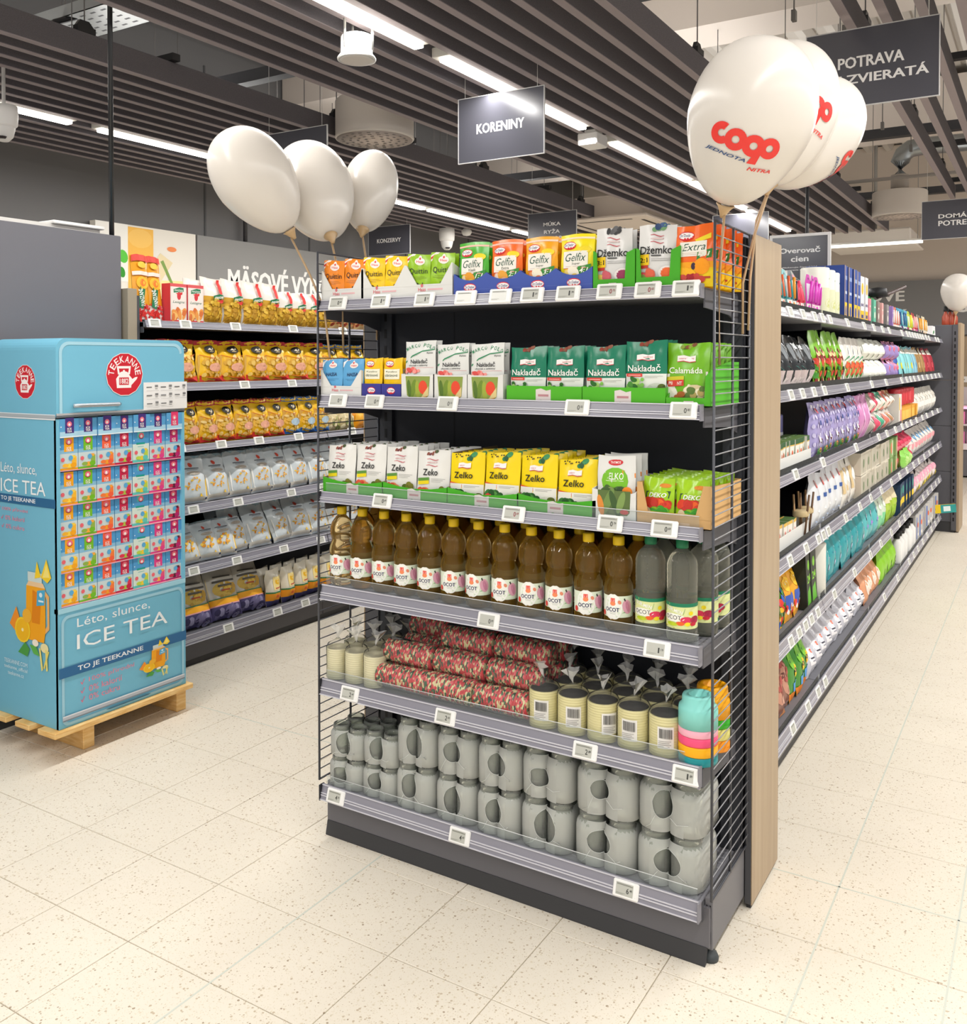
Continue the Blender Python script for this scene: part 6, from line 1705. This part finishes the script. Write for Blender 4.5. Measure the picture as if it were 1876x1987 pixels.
for c, nm, y0, y1 in (('#e08a9a', 'rose', 5.22, 5.33), ('#62b59a', 'sea green', 5.34, 5.46), ('#8a7a76', 'taupe', 5.48, 5.62), ('#d9a2a0', 'blush', 5.64, 5.8), ('#8a8688', 'slate grey', 5.82, 5.98), ('#9a7cc4', 'lilac', 6.0, 6.2)):
    gput(gbox('candle_box', .075, .075, .15, c, [('e', .5, .45, .2, .12, '#efe6d8'), ('r', .3, .7, .7, .76, '#efe6d8')]), '%s gift box' % nm, 0, y0, y1, 1, lean=0)
gput(gbox('sponge_box', .13, .08, .21, '#3fae5a', [('p', [(0, .45), (1, .3), (1, .7), (0, .95)], '#d8d82a'), ('e', .6, .75, .3, .14, '#3a7ac4'), ('r', 0, 0, 1, .15, '#2a2a24')], '#1c1c1c'), 'green and yellow sponge box', 0, 5.3, 6.3, 5, x=-.94, lean=0, yaw=.02)
for c, i_, nm, y0, y1, n_ in (('#d87a6a', '#e9e4dc', 'terracotta brush card', 6.3, 6.6, 3), ('#3aa2b4', '#2a5a8a', 'blue brush card', 6.6, 6.95, 3), ('#b9cf3a', '#e9d23a', 'lime brush card', 6.95, 7.3, 3), ('#e0353f', '#f0b8b0', 'red scrubber card', 7.3, 7.55, 2), ('#e6dcc0', '#e8a02a', 'cream peg card', 7.6, 8.2, 4)):
    gput(blister(c, i_, .1, .17), nm, 0, y0, y1, n_, lean=.15)
mb = MB(); mb.bbox((-.3, 0, 0), (.3, .05, .22), '#5aa2d4', .008)
for k in range(9): mb.box((-.28 + k * .065, -.002, .14), (-.25 + k * .065, 0, .2), '#3f86bd')
tag(put('sponge_mat', mb, None, (-.98, 7.9, TOP[0] + .001), (0, 0, math.pi / 2)), 'light blue ribbed sponge mat standing behind the pink one', 'sponge')
mb = MB(); mb.bbox((-.28, 0, 0), (.28, .05, .14), '#ee5fb4', .01)
tag(put('sponge_mat', mb, None, (-.91, 7.95, TOP[0] + .001), (0, 0, math.pi / 2)), 'bright pink sponge mat standing before the blue one', 'sponge')
mb = MB(); mb.tube([(0, 0, 0), (.02, .25, .03), (.06, .75, .11)], .012, '#4a3a38', 8); mb.lathe([(.0, 0), (.06, 0), (.05, .05), (0, .06)], '#1e1e20', 12)
tag(put('dish_brush', mb, None, (-.90, 6.1, TOP[0] + .212)), 'dark long-handled brush lying across the top household shelf', 'brush')
mb = MB(); mb.prism([(-.16, 0), (.16, 0), (.11, .11), (-.11, .11)], .06, '#e6e6e6'); mb.art(flat(0), .32, .11, [('p', [(.3, .35), (.7, .5), (.65, .7), (.35, .6)], '#4a8a5a')])
tag(put('white_tray', mb, None, (-.83, 8.6, TOP[0] + .001), (0, 0, math.pi / 2)), 'white tapered tray at the far end of the top household shelf', 'tray')

# --- second shelf
BB = gbag('bin_bag_pack', .115, .21, .09, '#26292c', [('r', 0, 0, 1, .34, '#c9b9b8'), ('p', [(0, .34), (.3, .42), (.5, .34), (.7, .42), (1, .34), (1, .30), (0, .30)], '#5fc4b0'), ('e', .5, .15, .3, .1, '#e3d6d2'), ('r', .2, .55, .3, .85, '#8a9094'), ('r', .6, .6, .66, .9, '#7a8084'), ('r', .4, .48, .75, .52, '#6a7074')], 'bin bags', sag=0)
gput(BB, 'black and clear pack of bin bags', 1, 3.37, 4.02, 5, lean=.1)
DR = gbag('bin_bag_pack', .2, .24, .09, '#1c1f20', [('r', .3, .55, .8, .9, '#3f5a24'), ('r', .36, .7, .7, .74, '#8aa86a')], 'bin bags', sag=0)
gput(DR, 'dark green-labelled bin bag roll', 1, 3.4, 4.0, 3, x=-1.0, lean=0)
GC = gbag('freezer_bag_pack', .13, .245, .05, '#7cba2a', [('p', [(0, 0), (.55, 0), (.62, .9), (0, .7)], '#d8d6b0'), *bits(.28, .35, ['#c8402c', '#3f8a2c', '#8a2a2a', '#e0c890', '#5a9a3a'], 18, .22, .3, .08, 4), ('r', .6, .62, .98, .66, '#e6f0d4'), ('e', .8, .78, .09, .06, '#e6f0d4'), ('r', .55, .02, .98, .34, '#2a2a22'), *bits(.8, .2, ['#c8302c', '#7ab03a'], 5, .12, .1, .08, 3), ('r', 0, 0, 1, .05, '#e6e2dc')], 'freezer bags', sag=0)
gput(GC, 'lime green freezer bag pack with vegetables', 1, 4.05, 4.66, 5, lean=.12)
WV = gbag('freezer_bag_pack', .14, .23, .06, '#e3e0da', [('e', .5, .3, .36, .2, '#a9bf6a'), *bits(.5, .3, ['#e0663a', '#4f9a3a', '#d8402c', '#8ab04a'], 14, .28, .14, .08, 5), ('p', [(.1, .5), (.5, .6), (.9, .5), (.9, .48), (.5, .57), (.1, .48)], '#2f8a5a'), ('r', .6, .62, .66, .8, '#4a4a48')], 'freezer bags', sag=0)
gput(WV, 'white freezer bag pack with vegetables', 1, 4.68, 5.2, 4, lean=.06)
WR = gbag('toilet_paper_pack', .2, .115, .1, '#dfe1d6', [('r', .12, .3, .88, .7, '#e9eae2'), ('t', 'ene', .5, .5, .5, .3, '#f8f8f4', 'b'), ('e', .9, .3, .1, .2, '#b9c8a8')], 'toilet paper', sag=0)
gput(WR, 'white embossed toilet paper pack', 1, 5.2, 5.95, 4, lean=0, stack=2, sh=.117, yaw=.03)
PT = gbag('tissue_pack', .13, .115, .09, '#c88ab0', [('r', .5, 0, .7, 1, '#e0647a'), ('r', .1, .1, .4, .9, '#9a86c0'), ('r', .75, 0, .95, 1, '#e6b09a')], 'tissues', sag=0)
gput(PT, 'pink and violet tissue pack', 1, 5.98, 6.45, 3, lean=0, stack=2, sh=.117)
for c, i_, nm, y0, y1, n_ in (('#3a62b4', '#e9d82a', 'blue glove pack', 6.45, 6.62, 1), ('#86cfd4', '#e6d31c', 'aqua and yellow glove pack', 6.62, 7.3, 4), ('#8fc4d8', '#5a9ac4', 'pale blue cloth pack', 7.3, 7.6, 2), ('#a88452', '#d8c08a', 'tan scrubber pack', 7.6, 8.1, 3), ('#b0303f', '#d8606a', 'wine red scrubber pack', 8.1, 8.8, 4)):
    gput(gbag('cleaning_pack', .14, .22, .04, c, [('p', [(.1, 0), (.3, 0), (.9, .9), (.75, .95)], i_), ('r', .1, .75, .9, .95, '#d8d4c8'), ('e', .6, .35, .2, .1, i_)], 'cleaning cloths', sag=0), nm, 1, y0, y1, n_, lean=.25)

# --- third shelf
TP = gbox('toothpick_box', .06, .045, .105, '#e4e1d8', [('r', 0, .82, 1, 1, '#2f5a34'), ('r', 0, .78, 1, .82, '#d8b04a'), ('e', .5, .5, .16, .12, '#e0643a'), ('r', .2, .3, .8, .36, '#3a3a6a'), ('p', [(.7, .1), (.95, .1), (.95, .8)], '#2f7a4a')], '#d9d6cc', '#5a7a3a')
gput(TP, 'small white and green toothpick box', 2, 3.38, 3.95, 9, lean=0, dz=.003, rows=2, dx=.05, x=-.842)
mb = MB(); mb.box((-.285, -.002, 0), (.285, .0, .055), WHT); mb.box((-.285, 0, 0), (.285, .14, .002), WHT); mb.box((-.285, 0, 0), (-.283, .14, .055), WHT); mb.box((.283, 0, 0), (.285, .14, .055), WHT)
wt = mb.mesh('display_tray')
tag(put('display_tray', wt, None, (-.836, 3.665, TOP[2] + .0008), (0, 0, math.pi / 2)), 'low white card tray of toothpick boxes on the third household shelf', 'display tray')
TU = can('wipes_tub', .075, .19, M('#7a78a8', .3, .4), [('r', .15, .1, .8, .62, '#d4d4dc'), ('r', .2, .5, .6, .53, '#6a6a86'), ('r', .2, .43, .7, .46, '#6a6a86'), ('r', .2, .36, .66, .39, '#6a6a86')], 'wipes')
gput(TU, 'violet tub of wipes with white label', 2, 3.4, 4.0, 4, x=-1.02, lean=0)
SP = gbag('sponge_pack', .14, .235, .06, '#a59ccc', [*[('e', .1 + .2 * (q % 5), .1 + .16 * (q // 5), .05, .04, '#c4bede') for q in range(30)], ('p', [(.32, .95), (.62, .95), (.56, .3), (.44, .3)], '#e8e4e6'), ('e', .48, .85, .06, .05, '#d83a34'), ('r', .4, .6, .56, .68, '#3a4a8a'), *bits(.5, .2, ['#e0552c', '#e97a3a', '#3f8a3a'], 12, .2, .14, .09, 4)], 'sponges', sag=0)
gput(SP, 'lilac dotted sponge pack with red fruit', 2, 4.0, 5.08, 8, lean=.05)
gput(gbag('napkin_pack', .12, .235, .08, '#cf8abc', [('r', .6, 0, .75, 1, '#e4b8d8')], 'napkins', sag=0), 'orchid pink napkin pack', 2, 5.08, 5.4, 2, lean=0)
for c, nm, y0 in (('#b9b2a4', 'stone', 5.4), ('#e0536f', 'raspberry', 5.58), ('#4fae8a', 'emerald', 5.76), ('#e07a6a', 'salmon', 5.94), ('#b98a62', 'caramel', 6.14)):
    gput(gbag('napkin_pack', .13, .115, .1, c, [('r', .2, .1, .35, .9, '#efe6dc'), ('r', .6, .1, .7, .9, '#e6dcd0')], 'napkins', sag=0), '%s napkin pack' % nm, 2, y0, y0 + .17, 1, lean=0, dz=.117)
    gput(gbag('napkin_pack', .13, .115, .1, '#d2cfc8', [('r', .1, .1, .3, .9, c), ('r', .5, .1, .6, .9, '#e9a2a0'), ('r', .75, .1, .85, .9, '#e9e4da')], 'napkins', sag=0), 'striped %s napkin pack' % nm, 2, y0, y0 + .17, 1, lean=0)
gput(gbox('napkin_box', .15, .1, .2, '#dedad2', [('r', .1, .5, .4, .9, '#e9c23a'), ('r', .5, .1, .9, .5, '#e48a8a')]), 'cream napkin box', 2, 6.32, 6.55, 1, lean=0)
gput(can('candle', .05, .11, M('#c8303a', .3, .45), [('r', .1, .2, .3, .8, '#d8545a')], 'candle'), 'red pillar candle', 2, 6.6, 7.4, 6, x=-.88, lean=0, dz=.115)
gput(gbox('tealight_box', .15, .1, .105, '#e0a43a', [('r', .1, .2, .9, .8, '#efc05a')]), 'amber tealight box', 2, 6.6, 7.4, 5, lean=0)
gput(gbag('candle_bag', .18, .2, .1, '#e0dcd4', [('r', .1, .3, .9, .5, '#efece6'), ('e', .5, .7, .2, .1, '#d2ccc0')], 'candles', sag=.1), 'white bag of candles', 2, 7.45, 8.85, 8, lean=.1)

# --- fourth shelf
TP2 = gbox('match_box', .06, .045, .09, '#e4ded6', [('r', 0, .86, 1, 1, '#d8b04a'), ('e', .4, .5, .2, .16, '#e0867a'), ('r', .2, .25, .9, .32, '#3a3a8a'), ('r', .1, .12, .6, .17, '#c84a4a')], '#d9d6cc', '#4a6a34')
gput(TP2, 'small white and red match box', 3, 3.4, 3.72, 5, lean=0, dz=.003, rows=2, dx=.05, x=-.842)
tag(put('display_tray', wt, None, (-.836, 3.665, TOP[3] + .0008), (0, 0, math.pi / 2)), 'low white card tray of match boxes on the fourth household shelf', 'display tray')
gput(gbag('glove_pack', .12, .24, .06, '#2e3438', [('r', .2, .1, .3, .9, '#5a6266'), ('r', .5, .2, .56, .85, '#4a5256'), ('r', .7, .1, .76, .8, '#6a7276')], 'bin bags', sag=0), 'black glossy bag pack', 3, 3.36, 3.8, 4, x=-.96, lean=.05)
mb = MB()
for k in range(12):
    a = k * 2.1; mb.tube([(.02 * math.cos(a), .02 * math.sin(a), 0), (.035 * math.cos(a + .3), .035 * math.sin(a + .3), .17)], .004, ('#8a6a4a', '#b08c62', '#6a4e36')[k % 3], 5)
mb.lathe([(.03, .08), (.033, .085), (.033, .1), (.03, .105)], '#c9b48a', 12)
gput(Kit('skewer_bundle', 'skewers', mb), 'brown bundle of wooden skewers', 3, 3.78, 3.98, 2, lean=0)
BW = gbag('freezer_bag_pack', .14, .225, .06, '#dcdfe4', [*[('p', [(.02 + .24 * q, .1), (.12 + .24 * q, .1), (.22 + .24 * q, .9), (.1 + .24 * q, .9)], '#a9bcdc') for q in range(4)], ('p', [(.32, .95), (.66, .95), (.58, .3), (.42, .3)], '#eceaea'), ('e', .5, .82, .07, .08, '#d8402c'), ('r', .42, .52, .6, .6, '#3a5a9a')], 'freezer bags', sag=0)
gput(BW, 'white and blue freezer bag pack', 3, 3.98, 4.62, 5, lean=.04)
gput(gbag('freezer_bag_pack', .14, .225, .06, '#e3dfd6', [('r', .1, .3, .4, .8, '#d0b88a'), ('e', .6, .6, .2, .15, '#efece4'), ('r', .7, .1, .9, .8, '#d8a8a0')], 'freezer bags', sag=0), 'cream paper bag pack', 3, 4.62, 5.0, 3, lean=.12)
NP = gbox('napkin_pack', .17, .13, .115, '#d8d2c2', [*[('r', .03 + .12 * q, .08, .06 + .12 * q, .92, '#a09a88') for q in range(8)], ('e', .5, .5, .12, .2, '#7a8a6a')], '#ccc5b4', '#8f8f86', 'napkins')
gput(NP, 'striped cream napkin pack', 3, 5.02, 6.0, 6, lean=0, stack=2, sh=.117, yaw=.02)
gput(gbox('napkin_pack', .15, .13, .115, '#8aa86a', [('e', .4, .5, .25, .3, '#d87a5a'), ('r', .6, .1, .8, .9, '#dfe6d0')], cat='napkins'), 'green floral napkin pack', 3, 6.0, 6.4, 2, lean=0, stack=2, sh=.117)
gput(gbag('plate_pack', .2, .11, .12, '#d8345a', [('r', .1, .2, .9, .5, '#ee7a90')], 'plates', sag=0), 'raspberry red plate pack', 3, 6.4, 7.2, 4, lean=0, stack=2, sh=.1)
gput(gbag('cup_pack', .12, .12, .09, '#8ccf5a', [('e', .5, .5, .3, .3, '#b4e084')], 'cups', sag=0), 'light green cup pack', 3, 6.45, 6.9, 2, lean=0, x=-.82)
gput(gbag('plate_pack', .2, .19, .12, '#e3dcd6', [('r', .1, .3, .9, .5, '#e9a0a8'), ('e', .5, .7, .25, .12, '#5aa2d4')], 'plates', sag=.1), 'white and pink plate pack', 3, 7.25, 8.85, 8, lean=.15)

# --- fifth shelf
gput(gbag('toy_pack', .13, .2, .05, '#4a7a2a', [('p', [(0, 0), (.5, 0), (.8, .9), (.3, 1)], '#d8a81c'), *bits(.5, .4, ['#d8342c', '#e8b82a', '#2a5ab4', '#3a8a2a', '#f0ece4'], 18, .4, .34, .09, 4)], 'toys', sag=0), 'brightly coloured toy pack', 4, 3.36, 3.58, 2, lean=.15)
gput(gbag('toy_pack', .13, .2, .05, '#e9a31c', [('e', .5, .7, .3, .14, '#f0c02a'), ('e', .42, .72, .05, .03, '#fff'), ('e', .58, .72, .05, .03, '#fff'), ('r', .2, .2, .8, .5, '#3a5ab4'), *bits(.5, .2, ['#d8342c', '#e8b82a', '#f0ece4'], 8, .3, .1, .09, 5)], 'toys', sag=0), 'orange and blue toy pack', 4, 3.58, 3.82, 2, lean=.2)
gput(gbox('battery_pack', .11, .05, .23, '#22281e', [('t', 'OIL', .5, .74, .5, .10, '#8ccf3a', 'b') if False else ('e', .5, .74, .2, .09, '#7cc42a'), ('t', '24', .5, .5, .6, .14, '#8ed83a', 'B'), ('p', [(.1, .05), (.9, .05), (.7, .36), (.2, .3)], '#5cae2a')]), 'black and neon green pack marked 24', 4, 3.83, 4.02, 2, lean=.05)
mb = MB(); mb.lathe([(.05, 0), (.052, .004), (.052, .22), (.045, .225), (.02, .225), (.02, .215)], '#d8d6cc', 22)
gput(Kit('paper_roll', 'paper roll', mb), 'plain white paper roll', 4, 4.02, 4.22, 1, lean=0, x=-.86)
TE = gbag('wipes_pack', .15, .235, .07, '#2f9aa2', [('p', [(.2, .1), (.7, .05), (.8, .5), (.3, .55)], '#8a6ac0'), ('e', .55, .32, .1, .08, '#d8d0ec'), ('p', [(.6, .6), (.95, .6), (.9, .95), (.5, .9)], '#a9d6d8'), ('r', .1, .8, .5, .86, '#d4ecec')], 'wipes', sag=0)
gput(TE, 'teal and violet wipes pack', 4, 4.22, 5.25, 7, lean=.12)
gput(gbag('wipes_pack', .16, .235, .08, '#58b4b8', [('p', [(.3, .4), (.75, .45), (.7, .9), (.35, .85)], '#9a72c8'), ('e', .5, .66, .1, .08, '#d8d0ec')], 'wipes', sag=0), 'aqua wipes pack with violet panel', 4, 5.25, 5.7, 3, lean=.06)
gput(gbag('wipes_pack', .15, .23, .08, '#cfe0cc', [('r', .1, .1, .9, .45, '#7fcf9a'), ('e', .5, .7, .2, .1, '#e9ece2'), ('r', .5, .6, .56, .8, '#3a4a3a')], 'wipes', sag=0), 'pale green wipes pack', 4, 5.7, 6.0, 2, lean=.04)
gput(gbag('wipes_pack', .15, .23, .08, '#a8c83a', [('r', 0, .6, 1, .92, '#e0d2b0'), ('r', .1, .1, .9, .4, '#8fb82a')], 'wipes', sag=0), 'lime and cream wipes pack', 4, 6.0, 6.42, 3, lean=.04)
gput(gbox('cleaner_box', .12, .08, .20, '#1f3a5a', [('r', 0, .3, 1, .5, '#e9c81c'), ('r', .1, .1, .9, .28, '#22282a'), ('e', .5, .75, .3, .14, '#2f9a8a')]), 'navy and yellow cleaner box', 4, 6.45, 7.2, 5, lean=0)
gput(gbag('tissue_pack', .15, .16, .1, '#e3d8d6', [('r', .1, .5, .9, .8, '#e9a0b4'), ('e', .5, .3, .25, .15, '#d8c43a')], 'tissues', sag=0), 'white and pink tissue pack', 4, 7.2, 8.85, 9, lean=.08)

# --- bottom shelf
gput(gbag('charcoal_bag', .16, .24, .07, '#8a5a4a', [('e', .5, .5, .3, .3, '#c08a74'), ('p', [(0, 0), (1, 0), (1, .2), (0, .3)], '#b0764a'), *bits(.5, .5, ['#a84a44', '#d8a894', '#6a3a34'], 14, .36, .3, .08, 3)], 'pet food', sag=.1), 'brown and pink pet food bag', 5, 3.3, 3.68, 3, lean=.25)
gput(gbag('pet_food_bag', .14, .24, .07, '#3f8a2c', [('e', .55, .62, .3, .18, '#7cc03a'), ('e', .6, .44, .18, .1, '#efc21c'), ('t', '10', .6, .44, .2, .08, '#2a2a5a', 'B'), ('r', 0, 0, 1, .14, '#ee8a2c'), ('r', .3, .14, .9, .28, '#5a9ad8')], 'pet food', sag=.1), 'green and orange pet food bag', 5, 3.68, 3.98, 3, lean=.2)
CW = gbag('cotton_bag', .125, .15, .08, '#ccccd6', [('r', .2, .3, .8, .75, '#eceaee'), ('e', .5, .66, .07, .06, '#e0643a'), ('r', .3, .46, .7, .5, '#3a3a4a'), ('r', .34, .38, .66, .41, '#8a8a9a'), ('e', .85, .2, .06, .06, '#4a4aa0')], 'cotton pads', sag=.1)
gput(CW, 'clear bag with white label', 5, 3.98, 5.35, 11, lean=.3, rows=2, dx=.11)
gput(gbag('cotton_bag', .14, .17, .08, '#e3a27a', [('e', .5, .5, .3, .25, '#f2e2d4'), ('p', [(0, 0), (1, 0), (1, .25), (0, .15)], '#ee7a3a')], 'cotton pads', sag=.1), 'orange and white cotton bag', 5, 5.35, 5.9, 4, lean=.2, rows=2)
gput(gbag('sponge_cloth_pack', .14, .2, .07, '#8ccb2c', [*[('p', [(.06 + .13 * q, .1), (.1 + .13 * q, .1), (.14 + .13 * q, .9), (.1 + .13 * q, .9)], '#5fa81c') for q in range(7)], ('e', .7, .3, .2, .1, '#e6f0c8')], 'cloths', sag=.05), 'bright green cloth pack', 5, 5.9, 6.5, 4, lean=.12, rows=2)
mb = MB(); mb.lathe([(0, 0), (.034, 0), (.036, .01), (.036, .13), (.016, .16), (.016, .165)], '#e3e2e0', 14); mb.lathe([(.02, .165), (.02, .20), (0, .2)], '#1c1c1e', 12)
gput(Kit('shampoo_bottle', 'bottle', mb), 'white bottle with black cap', 5, 6.55, 7.35, 7, lean=0, rows=2, dx=.08)
gput(gbox('paper_box', .13, .1, .2, '#bcbab8', [('r', .3, .1, .5, .9, '#3a62b4'), ('e', .7, .6, .15, .1, '#e0643a'), ('r', .6, .2, .9, .3, '#e6e2dc')]), 'grey and blue carton', 5, 7.4, 8.85, 9, lean=0, yaw=.2)
mb = carton(.07, .02, .22, '#e9c81c', '#d8b81c')
mb.art(flat(0), .07, .22, [('r', 0, .45, 1, 1, '#2f9a96'), ('r', .2, .55, .8, .8, '#e3f0ee'), ('r', 0, 0, 1, .16, '#d8402c'), ('r', 0, .16, .6, .26, '#222')])
o = put('blade_card', mb, None, (-.86, 8.62, .235), (math.radians(0), math.radians(84), math.radians(20)))
tag(o, 'yellow and teal card sticking out over the far bottom shelf', 'card')

# --- price tags of the gondola
GT = [[3.4, 3.6, 3.8, 3.95, 4.1, 4.5, 4.95, 5.25, 5.55, 5.8, 6.35, 6.6, 6.75, 6.9, 7.05, 7.2, 7.35, 7.5, 7.7, 7.9, 8.4, 8.6],
      [3.42, 3.6, 3.8, 4.0, 4.51, 5.2, 5.7, 6.35, 6.6, 6.8, 7.0, 7.25, 7.5, 7.8, 8.1, 8.4, 8.7],
      [3.5, 3.98, 4.75, 5.45, 5.75, 6.1, 6.4, 6.62, 6.85, 7.15, 7.5, 7.8, 8.2, 8.6],
      [3.42, 3.68, 3.9, 4.0, 4.1, 4.49, 4.87, 5.2, 5.55, 5.94, 6.3, 6.65, 7.0, 7.3, 7.65, 8.0, 8.3, 8.65],
      [3.44, 3.57, 3.68, 3.78, 3.9, 4.24, 4.73, 5.2, 5.55, 5.95, 6.3, 6.55, 6.8, 7.0, 7.3, 7.6, 7.9, 8.2, 8.5, 8.75],
      [3.48, 3.73, 3.92, 4.06, 4.73, 5.7, 6.25, 6.8, 7.05, 7.3, 7.6, 7.9, 8.2, 8.5, 8.75]]
for t, ys in enumerate(GT):
    for i, y in enumerate(ys):
        WT.at('%s white price tag from the oak end board, %s household shelf rail' % (ORD[i], TIER[t]), (GXF + .0165, y, STRIP[t][1] + .001), math.pi / 2, 'price tags on the household shelves', rx=-.28)

# --- cooler by the back wall, seen past the far end unit
o = thing('wall_cooler', 'open cooler with pink light against the back wall', 'cooler', (0, 13.3, 0))
mb = MB(); mb.bbox((-1.1, 0, .02), (2.5, .64, .36), '#6a686c', .004); put('base', mb, o)
mb = MB(); mb.bbox((-1.1, -.03, .36), (2.5, .0, .44), '#e6d8dc', .004); put('bumper', mb, o)
mb = MB(); mb.box((-1.1, .58, .36), (2.5, .64, 1.15), '#cfc3c6'); put('back_panel', mb, o)
for z_ in (.40, .66, .9):
    mb = MB(); mb.box((-1.1, .1, z_), (2.5, .58, z_ + .02), '#d8ccd0'); put('shelf', mb, o)
mb = MB(); mb.box((-1.1, .06, .88), (2.5, .09, .90), emit('#ff9ad8', 2.2)); put('light_tube', mb, o)
mb = MB(); mb.bbox((-.06, 0, 0), (.06, .08, .16), M('#e08ab8', .4, .3), .006); pk_ = mb.mesh('meat_pack')
for i, x in enumerate((-.98, -.84, -.7, -.56)):
    tag(put('meat_pack', pk_, None, (x, 13.45, .4205)), '%s pink meat pack from the far end unit in the wall cooler, lower shelf' % ORD[i], 'pack', 'meat packs in the wall cooler')
    tag(put('meat_pack', pk_, None, (x, 13.45, .6805)), '%s pink meat pack from the far end unit in the wall cooler, upper shelf' % ORD[i], 'pack', 'meat packs in the wall cooler')
mb = MB(); mb.bbox((-.05, 0, 0), (.05, .02, .08), '#efece8', .004); mb.lathe([(0, 0), (.02, 0), (.018, .01)], '#2a2a2a', 12, (0, -.012, .035), 'z')
tag(put('wall_socket', mb, None, (-.98, 13.92, 1.21)), 'white wall socket with black plug on the wood cladding', 'socket')
